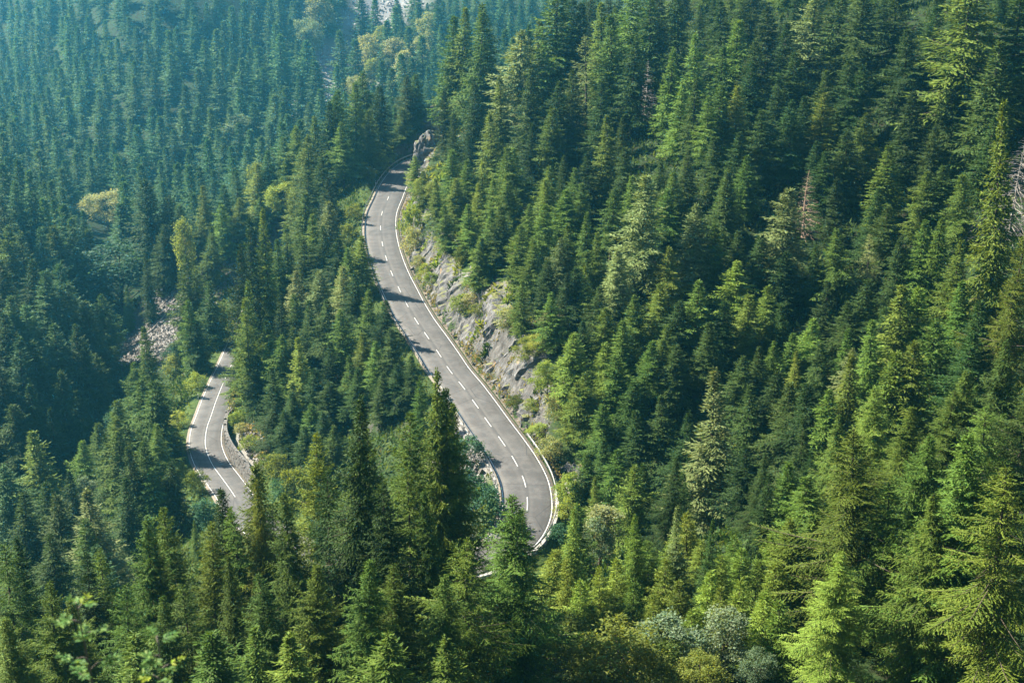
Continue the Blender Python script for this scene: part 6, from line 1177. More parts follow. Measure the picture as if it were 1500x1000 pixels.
    ('far2', 'blue'): [(-165.7, 604.3, 23.0, 4.7, 1.9), (-115.0, 516.5, 19.1, 5.2, 5.2), (-76.5, 741.5, 25.7, 6.9, 5.7), (-103.8, 518.0, 17.8, 4.8, 3.7), (-120.9, 517.2, 17.9, 4.8, 4.6), (-141.3, 477.7, 17.6, 4.2, 0.9), (-182.0, 598.6, 23.0, 4.6, 5.9), (-160.3, 558.6, 19.4, 5.2, 4.0), (-121.0, 350.6, 19.8, 4.2, 0.1), (-113.3, 708.2, 22.3, 5.0, 5.6), (-118.1, 476.0, 16.7, 4.5, 3.7), (-183.0, 630.9, 19.0, 3.9, 2.4), (-122.0, 695.4, 21.1, 5.2, 1.2), (-123.9, 621.6, 22.7, 6.1, 5.2), (-153.6, 576.4, 19.2, 5.2, 4.1), (-185.9, 569.7, 19.0, 4.3, 2.2), (-123.4, 598.1, 23.0, 6.2, 4.3), (-117.2, 577.4, 21.1, 4.2, 4.4), (-113.4, 448.2, 19.1, 4.1, 3.3), (-157.2, 639.9, 19.5, 4.5, 2.2), (-148.5, 512.3, 17.7, 4.8, 0.2), (-94.0, 630.3, 22.5, 4.9, 1.7), (-128.2, 524.9, 19.0, 3.7, 4.5), (-70.9, 577.4, 21.6, 4.7, 2.0), (-157.7, 470.3, 18.0, 4.5, 1.9), (-160.1, 664.9, 22.7, 5.4, 1.0), (-199.8, 581.5, 18.6, 3.7, 2.3), (-90.9, 408.1, 20.3, 4.5, 0.9), (-119.5, 608.9, 16.5, 3.2, 3.3), (-47.2, 717.2, 25.9, 7.0, 3.0), (-203.1, 668.9, 21.7, 5.2, 6.1), (-79.7, 495.6, 21.6, 4.7, 0.2), (-37.2, 538.2, 24.9, 5.3, 1.2), (-148.1, 475.9, 17.7, 4.5, 4.3), (-125.1, 679.4, 23.2, 5.0, 4.2), (-39.3, 768.6, 19.2, 4.6, 4.8), (-243.6, 700.8, 19.4, 4.1, 1.8), (-0.7, 669.7, 22.1, 5.1, 2.0), (-159.1, 461.7, 16.1, 3.2, 1.1), (-154.0, 452.0, 19.2, 4.1, 3.2), (10.2, 720.0, 20.3, 4.9, 5.0), (19.9, 343.3, 17.4, 2.8, 0.5), (-158.0, 436.9, 23.7, 5.7, 5.4), (-89.2, 644.9, 18.1, 4.0, 1.6), (-260.3, 736.3, 16.8, 3.4, 0.5), (-22.4, 693.4, 21.9, 5.1, 2.4), (-2.3, 458.6, 22.8, 4.8, 4.8), (-32.6, 587.6, 17.3, 3.6, 5.9), (-183.9, 613.3, 19.1, 5.2, 4.5), (-139.7, 386.3, 18.5, 3.0, 5.4), (-59.7, 757.2, 16.7, 3.9, 5.9), (-113.3, 406.7, 22.7, 4.6, 0.6), (-5.7, 658.4, 22.0, 4.8, 6.0), (4.1, 347.1, 14.1, 2.4, 4.8), (-120.5, 381.6, 10.1, 1.8, 5.2), (-43.6, 739.2, 17.4, 3.5, 4.1), (-203.3, 716.4, 18.8, 4.2, 4.0), (-117.7, 728.8, 20.3, 4.9, 2.5), (-93.8, 382.9, 17.0, 3.0, 5.1), (-89.7, 352.1, 13.8, 2.5, 4.7), (-263.2, 787.5, 16.5, 3.3, 3.3), (-0.1, 410.4, 19.7, 4.5, 4.3), (-23.0, 752.0, 16.9, 3.5, 6.1), (-251.3, 569.4, 18.2, 4.0, 0.8), (-387.3, 867.4, 19.2, 4.5, 5.0), (-282.0, 604.5, 21.3, 4.7, 5.8), (-414.2, 860.2, 19.9, 4.1, 4.7), (-210.8, 467.7, 16.7, 3.9, 1.0), (-362.0, 704.9, 17.7, 4.3, 5.4), (-255.3, 653.8, 23.8, 4.8, 1.3), (-411.8, 800.2, 20.5, 4.1, 4.6), (-306.3, 598.6, 24.0, 5.0, 0.9), (-276.3, 560.8, 19.0, 4.5, 6.1), (-186.2, 365.8, 17.5, 2.7, 5.8), (-276.4, 726.5, 20.7, 4.1, 3.7), (-165.0, 373.7, 18.9, 3.2, 3.5), (-321.6, 724.3, 19.3, 4.8, 3.6), (-296.0, 586.3, 17.7, 4.4, 5.5), (-320.9, 826.4, 16.7, 3.6, 2.1), (-289.5, 558.7, 17.5, 4.0, 4.3), (-193.8, 487.2, 18.1, 4.1, 1.7), (-261.5, 563.3, 21.2, 4.3, 1.2), (-385.3, 827.0, 21.5, 4.6, 0.5), (-232.7, 587.7, 19.2, 4.2, 0.1), (-309.2, 678.2, 21.3, 5.0, 0.3), (-181.4, 461.7, 21.7, 4.9, 0.4), (-176.4, 392.6, 10.5, 2.0, 1.8), (-319.5, 688.8, 18.9, 4.5, 4.6), (-217.5, 552.0, 21.1, 4.9, 1.2), (-242.5, 593.6, 20.7, 4.9, 0.4), (-314.5, 774.4, 17.3, 3.9, 0.5), (-141.5, 361.0, 18.3, 3.4, 2.7), (-276.5, 582.5, 18.1, 4.1, 2.9), (-200.7, 382.6, 13.7, 2.3, 5.2), (-301.0, 665.1, 20.1, 4.1, 0.4), (-356.2, 831.3, 20.9, 4.9, 5.0), (-365.4, 767.3, 16.8, 4.1, 3.5), (-309.4, 800.0, 18.4, 4.2, 5.1), (-179.1, 356.1, 15.2, 2.7, 6.2), (-261.9, 547.3, 19.5, 3.8, 1.9), (-289.6, 673.0, 22.2, 5.3, 2.3), (-167.8, 366.7, 11.7, 1.8, 2.3), (-327.1, 636.9, 22.8, 4.7, 0.6), (-248.2, 602.5, 23.1, 4.6, 2.5), (-207.3, 520.0, 16.0, 3.1, 1.0), (-260.1, 670.7, 22.0, 5.3, 4.2), (-377.4, 725.9, 21.4, 5.3, 0.1), (-175.2, 411.5, 19.9, 4.7, 4.3), (-414.9, 840.3, 17.0, 3.8, 6.2), (-373.9, 825.6, 16.8, 3.7, 3.1), (-350.3, 695.5, 19.8, 4.4, 0.7), (-221.8, 500.5, 20.2, 4.6, 0.9), (-377.7, 769.9, 21.7, 4.4, 5.6), (-165.5, 352.5, 18.7, 3.6, 4.9), (-337.3, 725.8, 16.7, 4.1, 5.7), (-189.6, 448.2, 16.5, 3.1, 1.4), (-258.2, 522.0, 18.0, 4.5, 1.1), (-254.7, 553.1, 21.4, 4.2, 4.6), (-371.5, 715.6, 19.2, 3.7, 6.1), (-134.2, 335.3, 13.7, 2.6, 3.1), (-300.9, 818.5, 17.6, 3.3, 5.7), (-230.6, 571.0, 21.4, 4.1, 1.0), (-271.3, 633.5, 22.3, 4.8, 0.9), (-231.3, 597.9, 20.1, 4.2, 6.1), (-262.6, 600.2, 19.9, 4.8, 3.5), (-291.4, 735.5, 22.1, 5.3, 1.6), (-375.2, 744.2, 16.0, 3.7, 5.0), (-253.9, 477.8, 18.2, 3.8, 5.8), (-168.5, 330.2, 15.2, 2.5, 3.4), (-135.5, 345.6, 15.7, 2.9, 2.7), (-210.6, 398.8, 11.4, 2.0, 4.9), (-169.4, 359.7, 13.8, 2.7, 5.1), (-311.5, 648.5, 22.5, 4.6, 2.9), (-340.7, 856.4, 17.7, 4.0, 4.5), (-128.0, 327.2, 17.8, 3.1, 4.2), (-271.6, 690.2, 23.7, 5.3, 0.1), (-378.2, 856.3, 18.1, 3.7, 4.4), (-177.6, 366.1, 17.8, 3.1, 2.1), (-298.0, 693.3, 16.2, 4.0, 5.3), (-418.6, 831.2, 21.8, 4.5, 5.0), (-310.2, 723.4, 16.6, 3.4, 1.9), (-227.4, 451.7, 21.4, 4.3, 3.3), (-362.7, 866.6, 16.4, 3.5, 5.5), (-377.6, 869.1, 19.2, 4.0, 1.0), (-348.6, 655.7, 22.7, 5.1, 3.7), (-242.6, 458.5, 16.9, 3.8, 4.2), (-254.8, 512.9, 17.1, 3.6, 3.1), (-270.3, 511.6, 22.4, 4.5, 1.2), (-283.7, 534.9, 17.1, 3.4, 2.4), (-357.2, 792.5, 23.0, 4.5, 5.5), (-162.3, 336.9, 14.7, 2.2, 2.0), (-249.8, 584.2, 23.7, 4.7, 5.8), (-379.2, 782.6, 17.4, 3.5, 4.2), (-240.8, 562.4, 19.8, 4.2, 5.6), (-279.7, 682.4, 21.9, 4.3, 4.0), (-366.7, 857.0, 21.1, 4.5, 0.4), (-269.9, 521.9, 17.1, 3.3, 0.7), (-329.4, 668.4, 18.4, 4.0, 2.4), (-220.3, 470.5, 20.5, 4.5, 0.7), (-282.2, 613.9, 16.8, 3.3, 1.3), (-249.8, 641.8, 16.9, 3.4, 3.1), (-198.8, 438.6, 16.9, 3.5, 3.5), (-410.1, 850.6, 16.1, 3.2, 4.8), (-140.6, 337.2, 10.3, 1.7, 5.7)],
    ('mid4', 'pale'): [(-26.9, 215.5, 12.2, 3.0, 1.5), (-32.4, 243.3, 14.6, 3.4, 2.2), (-31.1, 220.0, 13.1, 3.5, 5.8)],
    ('mid5', 'dark'): [(-35.1, 265.3, 13.2, 3.2, 1.8), (-64.6, 188.1, 14.3, 3.0, 1.0), (-38.2, 223.1, 14.5, 3.0, 2.9), (9.1, 171.0, 8.2, 2.3, 3.4), (7.3, 180.7, 8.3, 2.2, 1.3), (62.6, 201.6, 13.8, 3.7, 2.3), (11.5, 139.1, 7.5, 1.4, 3.0), (55.3, 199.1, 10.4, 2.8, 0.1), (-124.6, 229.8, 8.0, 1.4, 2.9), (-61.6, 116.4, 8.8, 1.5, 5.6), (-145.9, 296.3, 15.9, 2.6, 1.4), (82.7, 159.4, 6.2, 1.1, 0.8), (-156.6, 313.4, 12.1, 2.1, 3.5), (-137.8, 272.3, 17.7, 2.9, 1.0), (92.5, 209.7, 9.4, 1.5, 4.6), (-148.1, 305.8, 16.7, 3.0, 5.3), (-113.3, 216.9, 8.9, 1.6, 0.3), (-90.7, 194.2, 7.0, 1.3, 4.0), (82.7, 196.8, 7.2, 1.1, 5.3), (-131.2, 299.8, 14.1, 2.2, 4.5), (102.2, 220.8, 9.1, 1.5, 2.8)],
    ('mid0', 'blue'): [(-55.8, 318.4, 14.9, 3.8, 5.4), (-42.3, 128.8, 10.6, 2.8, 4.5), (-95.5, 256.2, 18.4, 4.7, 5.7)],
    ('mid6', 'green'): [(-24.5, 317.1, 8.3, 3.0, 5.4), (-61.5, 312.2, 10.2, 2.8, 3.4), (-69.3, 243.5, 11.3, 2.6, 0.2), (-70.9, 214.8, 12.2, 3.0, 0.2), (-68.3, 227.7, 12.8, 3.3, 5.8), (-39.5, 215.9, 13.5, 2.9, 3.7), (-44.8, 219.4, 11.5, 3.0, 3.2), (0.1, 228.3, 12.4, 3.3, 6.3), (20.4, 286.3, 15.3, 2.5, 3.8), (-59.2, 130.6, 10.6, 1.8, 5.8), (-130.6, 292.5, 15.6, 2.9, 2.5), (-77.2, 138.9, 7.2, 1.3, 6.2), (-152.1, 282.8, 11.2, 2.1, 5.7), (97.8, 229.3, 9.9, 1.9, 2.5)],
    ('mid2', 'green'): [(17.2, 202.8, 10.0, 2.7, 4.6), (18.3, 164.1, 8.1, 2.7, 3.3), (-56.8, 311.7, 8.5, 3.1, 2.9), (31.3, 159.8, 8.0, 2.1, 2.5), (-42.2, 301.6, 18.0, 3.9, 2.6), (9.7, 212.1, 10.1, 2.7, 1.8), (-24.0, 176.6, 8.1, 2.5, 2.2), (34.6, 314.1, 14.3, 2.6, 5.0), (30.2, 196.8, 9.9, 2.7, 3.0), (-26.7, 222.8, 11.6, 2.7, 2.0), (75.4, 162.1, 7.4, 1.3, 2.4), (-51.1, 106.9, 6.5, 1.1, 2.3)],
    ('mid5', 'yellow'): [(33.2, 155.6, 8.1, 1.5, 2.4), (-58.1, 317.8, 13.7, 3.7, 0.5), (-5.5, 223.4, 9.2, 2.1, 0.1)],
    ('mid8', 'blue'): [(-105.1, 294.1, 22.8, 5.3, 5.1), (-64.0, 322.7, 14.9, 3.5, 2.5)],
    ('mid7', 'blue'): [(-94.1, 254.7, 17.0, 4.6, 0.6), (-114.8, 320.4, 19.4, 4.2, 3.1)],
    ('mid5', 'pale'): [(-37.2, 233.4, 12.7, 3.4, 1.3)],
    ('mid9', 'blue'): [(-93.4, 258.5, 17.2, 4.5, 0.5), (-94.1, 285.2, 23.1, 4.9, 5.0), (-52.2, 318.4, 15.5, 3.8, 1.3), (-65.4, 317.2, 13.6, 3.4, 5.1)],
    ('mid3', 'green'): [(-52.5, 193.2, 10.9, 2.5, 2.7), (-35.8, 221.6, 13.5, 3.0, 3.0), (7.9, 190.2, 11.3, 2.3, 0.1), (-7.2, 230.1, 10.4, 2.8, 6.2), (21.3, 195.7, 9.6, 2.6, 2.5), (89.8, 191.9, 6.8, 1.0, 3.6), (-115.4, 209.9, 7.2, 1.4, 4.1), (87.7, 230.7, 9.3, 1.6, 3.8), (-80.1, 145.4, 9.2, 1.4, 1.6), (-90.4, 163.4, 8.4, 1.4, 2.9), (-109.1, 208.3, 7.4, 1.2, 5.8), (-121.7, 249.7, 18.3, 3.5, 6.2)],
    ('mid1', 'green'): [(-53.7, 312.3, 8.5, 3.1, 6.3), (10.2, 207.8, 9.0, 2.2, 5.5), (-34.9, 242.6, 15.1, 3.1, 4.0), (45.8, 300.6, 15.1, 2.3, 3.4), (-104.8, 201.0, 11.0, 1.7, 0.3), (-101.7, 181.7, 8.9, 1.7, 4.8), (96.9, 186.3, 6.7, 1.3, 1.8), (-129.8, 309.8, 17.3, 2.7, 4.4)],
    ('mid8', 'yellow'): [(-3.0, 220.7, 10.4, 2.6, 4.2), (-4.9, 229.0, 10.3, 2.7, 4.0), (9.3, 146.0, 8.1, 1.7, 3.2)],
    ('mid4', 'green'): [(-21.8, 325.2, 13.0, 3.4, 4.5), (-71.5, 225.4, 12.3, 3.2, 1.8), (-37.7, 208.1, 11.5, 2.6, 6.2), (-28.6, 186.8, 8.2, 2.5, 0.9), (-38.6, 313.6, 17.0, 3.2, 0.6), (8.0, 206.4, 9.4, 2.5, 3.5), (-49.2, 269.5, 17.3, 3.9, 5.7), (-69.4, 124.5, 7.7, 1.5, 2.9), (80.6, 171.5, 6.2, 1.2, 4.3), (-119.3, 221.2, 8.4, 1.5, 0.6), (-77.5, 153.8, 6.5, 1.3, 1.6), (79.9, 145.6, 6.9, 1.2, 2.0), (-114.5, 270.4, 12.4, 2.4, 2.6)],
    ('mid1', 'gold'): [(-21.5, 195.4, 9.3, 2.5, 3.3)],
    ('mid8', 'dark'): [(16.1, 122.2, 8.4, 1.8, 2.4), (-32.2, 194.8, 8.9, 2.7, 5.9), (73.4, 250.0, 9.0, 1.4, 4.6), (46.9, 251.5, 11.0, 1.7, 5.3), (-98.4, 192.7, 9.8, 1.9, 4.6), (-67.2, 138.2, 9.4, 1.4, 3.7), (-97.2, 229.6, 10.3, 1.8, 1.0), (-129.9, 245.7, 10.2, 1.9, 6.2), (-121.1, 238.3, 9.8, 1.6, 4.2), (-149.2, 273.2, 12.7, 2.3, 6.2), (-101.7, 211.6, 9.7, 1.7, 5.3), (-140.5, 285.2, 17.5, 2.7, 4.7), (-116.3, 256.9, 11.1, 2.1, 4.4), (-133.1, 239.8, 7.0, 1.3, 4.8), (-152.9, 299.2, 11.8, 2.0, 2.5), (-159.5, 297.1, 10.6, 1.9, 2.7), (-59.7, 137.9, 7.0, 1.1, 5.1), (-71.1, 132.5, 7.7, 1.2, 0.8), (-165.0, 311.9, 16.3, 2.5, 1.0), (-153.2, 318.8, 12.4, 2.4, 0.9), (73.2, 132.7, 9.2, 1.5, 1.0)],
    ('mid6', 'yellow'): [(7.9, 161.8, 8.3, 2.2, 2.8), (-15.8, 248.1, 8.2, 2.1, 2.9)],
    ('mid7', 'yellow'): [(-18.4, 265.3, 8.1, 2.1, 5.6)],
    ('mid6', 'blue'): [(-75.3, 312.7, 15.3, 4.1, 0.2)],
    ('near5', 'gold'): [(0.9, 109.7, 9.3, 1.6, 0.1)],
    ('near5', 'dark'): [(-16.1, 86.4, 16.4, 2.8, 2.4)],
    ('near5', 'green'): [(-19.8, 90.0, 17.1, 1.8, 0.5)],
    ('near4', 'dark'): [(41.8, 119.0, 9.9, 2.7, 3.2)],
    ('near1', 'dark'): [(54.3, 118.6, 9.3, 1.6, 5.3)],
}
OTHERS = [
    ('birch_tree', 'column0', 'lime', -31.9, 325.1, 11.8, 2.5, 3.7, "slim yellow-green birch, third from left beyond the upper road's far bend"),
    ('birch_tree', 'column1', 'lime', -71.4, 298.3, 18.5, 2.4, 0.4, 'slim yellow-green birch in the valley'),
    ('broadleaf_tree', 'column0', 'cream', -96.4, 726.0, 26.1, 8.2, 1.8, 'pale cream-green tree, second from left in the sunny clearing by the pale gravel bed'),
    ('broadleaf_tree', 'leafy0', 'cream', -66.1, 655.5, 23.3, 8.4, 4.0, 'pale cream-green tree, third from left in the sunny clearing by the pale gravel bed'),
    ('broadleaf_tree', 'column1', 'cream', -54.6, 654.4, 21.2, 6.2, 0.9, 'pale cream-green tree, sixth from left in the sunny clearing by the pale gravel bed'),
    ('broadleaf_tree', 'column0', 'cream', -45.3, 603.1, 23.4, 5.2, 2.7, "sunlit pale cream-green tree, rightmost beyond the upper road's far bend"),
    ('broadleaf_tree', 'leafy1', 'cream', -40.4, 695.9, 21.9, 6.6, 2.2, 'sunlit pale cream-green tree, rightmost in the sunny clearing by the pale gravel bed'),
    ('broadleaf_tree', 'leafy2', 'silver', -59.8, 647.1, 15.3, 6.8, 5.7, 'sunlit silvery green tree, fourth from left in the sunny clearing by the pale gravel bed'),
    ('broadleaf_tree', 'leafy3', 'cream', -43.6, 666.4, 17.0, 5.4, 1.1, 'pale cream-green tree, seventh from left in the sunny clearing by the pale gravel bed'),
    ('broadleaf_tree', 'leafy3', 'silver', -96.0, 689.4, 21.8, 7.2, 5.7, 'sunlit silvery green tree, leftmost in the sunny clearing by the pale gravel bed'),
    ('broadleaf_tree', 'leafy1', 'lime', -62.9, 644.2, 15.3, 6.1, 0.0, "sunlit yellow-green tree, second from left beyond the upper road's far bend"),
    ('broadleaf_tree', 'leafy2', 'cream', -67.0, 614.1, 12.6, 5.0, 0.9, "sunlit pale cream-green tree, leftmost beyond the upper road's far bend"),
    ('broadleaf_tree', 'leafy0', 'lime', -64.5, 725.6, 16.9, 6.9, 2.9, 'sunlit yellow-green tree, fifth from left in the sunny clearing by the pale gravel bed'),
    ('bush', 'bush0', 'lime', -67.1, 264.5, 4.2, 2.3, 3.2, 'low yellow-green bush, rightmost in the gully left of the scree'),
    ('broadleaf_tree', 'leafy0', 'lime', -76.8, 420.5, 14.0, 4.5, 0.4, 'sunlit yellow-green tree, leftmost on the spur'),
    ('broadleaf_tree', 'leafy1', 'silver', -99.5, 517.6, 13.4, 7.8, 3.6, 'round leafy silvery green tree on the far hillside foot'),
    ('broadleaf_tree', 'leafy2', 'teal', -92.1, 318.8, 15.5, 11.1, 5.6, 'round leafy blue-green tree, second from left in the shaded valley at left'),
    ('broadleaf_tree', 'leafy3', 'silver', -101.7, 368.1, 9.5, 5.1, 0.1, 'round leafy silvery green tree, rightmost in the shaded valley at left'),
    ('broadleaf_tree', 'leafy3', 'cream', -127.8, 434.9, 11.1, 6.4, 3.5, 'round leafy pale cream-green tree, leftmost in the shaded valley at left'),
    ('bush', 'leafy1', 'teal', -66.4, 266.4, 5.7, 3.0, 5.6, "low blue-green bush, leftmost at the lower road's far end"),
    ('broadleaf_tree', 'leafy3', 'lime', -51.2, 310.7, 8.5, 3.5, 3.7, 'round leafy yellow-green tree, rightmost on the spur'),
    ('broadleaf_tree', 'leafy0', 'silver', -69.5, 209.9, 6.1, 3.1, 2.6, 'round leafy silvery green tree, leftmost on the lower left slope'),
    ('broadleaf_tree', 'column0', 'cream', 8.4, 121.0, 6.5, 2.0, 4.3, 'leafy pale cream-green tree right of the hairpin'),
    ('broadleaf_tree', 'leafy1', 'silver', 7.7, 119.8, 5.5, 1.6, 3.2, 'leafy silvery green tree, rightmost below the hairpin'),
    ('broadleaf_tree', 'leafy0', 'silver', 10.5, 81.6, 5.2, 2.5, 1.8, 'leafy silvery green tree, fourth from left at the bottom edge right of centre'),
    ('broadleaf_tree', 'leafy1', 'silver', 14.2, 83.1, 4.7, 1.9, 1.3, 'leafy silvery green tree, sixth from left at the bottom edge right of centre'),
    ('broadleaf_tree', 'leafy2', 'lime', 6.7, 78.3, 5.5, 2.8, 1.7, 'round leafy yellow-green tree, second from left at the bottom edge right of centre'),
    ('broadleaf_tree', 'leafy3', 'silver', 16.0, 80.0, 2.8, 1.2, 1.5, 'leafy silvery green tree, rightmost at the bottom edge right of centre'),
    ('broadleaf_tree', 'leafy0', 'leaf', 4.2, 86.0, 4.2, 2.1, 5.0, 'round leafy fresh green tree, third from left below the hairpin'),
    ('broadleaf_tree', 'leafy3', 'leaf', 8.9, 80.7, 4.0, 2.2, 2.7, 'leafy fresh green tree, third from left at the bottom edge right of centre'),
    ('broadleaf_tree', 'leafy1', 'leaf', 5.8, 80.5, 3.8, 2.2, 1.8, 'round leafy fresh green tree, leftmost at the bottom edge right of centre'),
    ('broadleaf_tree', 'leafy2', 'lime', 11.9, 77.7, 3.5, 1.7, 5.1, 'leafy yellow-green tree, fifth from left at the bottom edge right of centre'),
    ('bush', 'bush0', 'lime', -17.3, 243.4, 6.7, 2.2, 4.1, "low yellow-green bush, second from left beside the upper road's far bend"),
    ('bush', 'bush1', 'cream', -17.3, 240.0, 5.0, 1.8, 3.4, "low pale cream-green bush, leftmost beside the upper road's far bend"),
    ('bush', 'bush2', 'cream', -20.2, 285.0, 3.6, 1.5, 4.9, "low pale cream-green bush, rightmost near the upper road's vanishing end"),
    ('birch_tree', 'column0', 'lime', -16.7, 254.0, 5.3, 1.4, 0.5, "slender young yellow-green birch, fifth from left beside the upper road's far bend"),
    ('birch_tree', 'column1', 'lime', -14.3, 246.5, 5.1, 1.5, 6.3, "slender young yellow-green birch, seventh from left beside the upper road's far bend"),
    ('bush', 'bush0', 'silver', -13.5, 234.4, 3.3, 1.7, 0.5, "low silvery green bush, eighth from left beside the upper road's far bend"),
    ('bush', 'bush1', 'cream', -11.2, 225.8, 3.0, 1.5, 4.3, "low pale cream-green bush, ninth from left beside the upper road's far bend"),
    ('bush', 'bush2', 'leaf', -8.0, 218.0, 3.0, 1.4, 5.0, "low fresh green bush, rightmost beside the upper road's far bend"),
    ('bush', 'bush2', 'cream', -15.8, 232.8, 2.3, 1.4, 4.1, "low pale cream-green bush, fourth from left beside the upper road's far bend"),
    ('bush', 'bush0', 'leaf', -13.3, 222.2, 2.5, 1.5, 1.0, "low fresh green bush, sixth from left beside the upper road's far bend"),
    ('bush', 'bush1', 'lime', -7.7, 204.9, 3.4, 2.1, 5.9, 'low yellow-green bush, leftmost on the rock face, upper part'),
    ('birch_tree', 'column0', 'lime', -4.1, 202.4, 2.3, 0.9, 2.2, 'slender young yellow-green birch, rightmost on the rock face, upper part'),
    ('bush', 'bush2', 'leaf', -5.1, 200.2, 1.8, 1.5, 4.0, 'low fresh green bush, third from left on the rock face, upper part'),
    ('bush', 'bush0', 'cream', -0.4, 189.6, 3.1, 1.9, 3.3, 'low pale cream-green bush, leftmost above the rock face'),
    ('bush', 'leafy0', 'lime', 1.9, 179.7, 3.8, 1.7, 3.9, 'low yellow-green bush, second from left above the rock face'),
    ('birch_tree', 'column1', 'cream', 5.1, 179.0, 4.9, 1.5, 6.0, 'slender young pale cream-green birch, rightmost above the rock face'),
    ('bush', 'leafy3', 'lime', 3.6, 177.9, 3.4, 1.4, 5.7, 'low yellow-green bush, third from left above the rock face'),
    ('bush', 'leafy1', 'lime', 4.6, 170.1, 5.0, 1.9, 5.7, 'low yellow-green bush, third from left on the rock face, lower part'),
    ('bush', 'bush1', 'cream', 5.6, 166.0, 3.7, 1.7, 4.7, 'low pale cream-green bush, rightmost on the rock face, lower part'),
    ('bush', 'bush2', 'lime', 2.8, 171.3, 1.3, 1.5, 1.4, 'low yellow-green bush, second from left on the rock face, lower part'),
    ('bush', 'bush1', 'leaf', 0.6, 175.2, 1.7, 1.4, 2.1, 'low fresh green bush, leftmost on the rock face, lower part'),
    ('bush', 'bush0', 'lime', 3.5, 166.5, 1.6, 1.5, 4.6, 'low yellow-green bush, leftmost below the rock face by the hairpin'),
    ('bush', 'bush2', 'cream', 4.7, 161.3, 2.9, 1.7, 4.2, 'low pale cream-green bush, second from left below the rock face by the hairpin'),
    ('bush', 'bush0', 'lime', 6.4, 150.8, 3.5, 1.8, 5.8, 'low yellow-green bush, rightmost below the rock face by the hairpin'),
    ('bush', 'bush1', 'lime', 6.2, 146.6, 2.7, 1.6, 2.8, 'low yellow-green bush, second from left below the hairpin'),
    ('bush', 'bush1', 'leaf', 5.6, 118.0, 3.4, 1.6, 4.8, 'low fresh green bush, fourth from left below the hairpin'),
    ('bush', 'bush2', 'teal', 5.3, 142.8, 2.2, 1.4, 6.2, 'low blue-green bush, leftmost below the hairpin'),
    ('bush', 'bush0', 'teal', -5.1, 161.3, 3.6, 2.1, 3.8, 'low blue-green bush, second from left below the parapet of the upper road'),
    ('bush', 'bush1', 'teal', -3.4, 147.0, 4.7, 2.7, 4.1, 'low blue-green bush, rightmost below the parapet of the upper road'),
    ('bush', 'bush2', 'teal', -5.4, 154.4, 4.1, 2.4, 3.7, 'low blue-green bush, leftmost below the parapet of the upper road'),
    ('bush', 'bush1', 'cream', -45.4, 217.5, 4.7, 1.9, 3.0, "low pale cream-green bush, rightmost right of the lower road's straight"),
    ('bush', 'bush0', 'lime', -44.0, 209.4, 2.4, 1.6, 2.4, 'low yellow-green bush, leftmost on the rubble bank right of the lower road'),
    ('bush', 'bush2', 'lime', -39.4, 196.2, 2.4, 1.7, 0.4, 'low yellow-green bush, third from left on the rubble bank right of the lower road'),
    ('bush', 'bush1', 'leaf', -35.2, 187.0, 2.5, 1.7, 3.6, 'low fresh green bush, fourth from left on the rubble bank right of the lower road'),
    ('bush', 'bush1', 'cream', -42.4, 204.2, 2.0, 1.2, 5.9, 'pale cream-green bush, second from left on the rubble bank right of the lower road'),
    ('bush', 'bush1', 'lime', -56.1, 234.5, 2.9, 1.9, 3.3, "low yellow-green bush, leftmost right of the lower road's straight"),
    ('bush', 'bush0', 'lime', -54.6, 214.3, 3.0, 1.6, 4.7, 'low yellow-green bush, third from left left of the lower road'),
    ('bush', 'bush2', 'leaf', -53.2, 204.9, 2.5, 1.6, 0.4, 'low fresh green bush, leftmost left of the lower road'),
    ('bush', 'bush1', 'leaf', -45.2, 183.9, 3.4, 1.9, 5.4, 'low fresh green bush, fourth from left left of the lower road'),
    ('bush', 'bush0', 'teal', -41.4, 172.6, 3.4, 2.1, 2.3, 'low blue-green bush, rightmost left of the lower road'),
    ('bush', 'bush2', 'leaf', -49.1, 190.7, 3.0, 1.8, 3.1, 'low fresh green bush, second from left left of the lower road'),
    ('bush', 'bush1', 'leaf', -30.4, 267.4, 3.1, 2.0, 6.2, 'low fresh green bush, second from left on the verge left of the upper road'),
    ('bush', 'bush0', 'leaf', -30.4, 255.4, 3.3, 2.2, 2.2, 'low fresh green bush, leftmost on the verge left of the upper road'),
    ('bush', 'bush0', 'leaf', -28.7, 300.2, 2.2, 1.9, 1.4, "low fresh green bush, second from left near the upper road's vanishing end"),
    ('bush', 'bush1', 'lime', -27.6, 307.9, 2.2, 2.3, 5.5, "low yellow-green bush, third from left near the upper road's vanishing end"),
    ('bush', 'bush2', 'leaf', -29.9, 291.0, 2.4, 1.7, 3.3, "low fresh green bush, leftmost near the upper road's vanishing end"),
    ('bush', 'bush2', 'leaf', -26.8, 239.0, 2.9, 1.7, 0.8, 'low fresh green bush, rightmost on the verge left of the upper road'),
    ('bush', 'bush2', 'silver', 28.0, 174.2, 2.4, 1.6, 3.8, 'low silvery green bush amid the dark spruces of the middle slope'),
    ('bush', 'bush0', 'leaf', -29.3, 173.1, 5.2, 2.3, 1.7, 'low fresh green bush, rightmost on the rubble bank right of the lower road'),
    ('bush', 'bush1', 'teal', -30.8, 173.5, 4.1, 2.0, 3.7, 'low blue-green bush, sixth from left on the rubble bank right of the lower road'),
    ('bush', 'bush2', 'leaf', -33.5, 184.3, 3.4, 1.9, 1.5, 'low fresh green bush, fifth from left on the rubble bank right of the lower road'),
    ('bush', 'bush0', 'lime', -14.4, 225.9, 3.1, 1.5, 0.3, "low yellow-green bush, third from left beside the upper road's far bend"),
    ('bush', 'bush2', 'cream', -6.2, 203.6, 2.2, 1.5, 3.5, 'low pale cream-green bush, second from left on the rock face, upper part'),
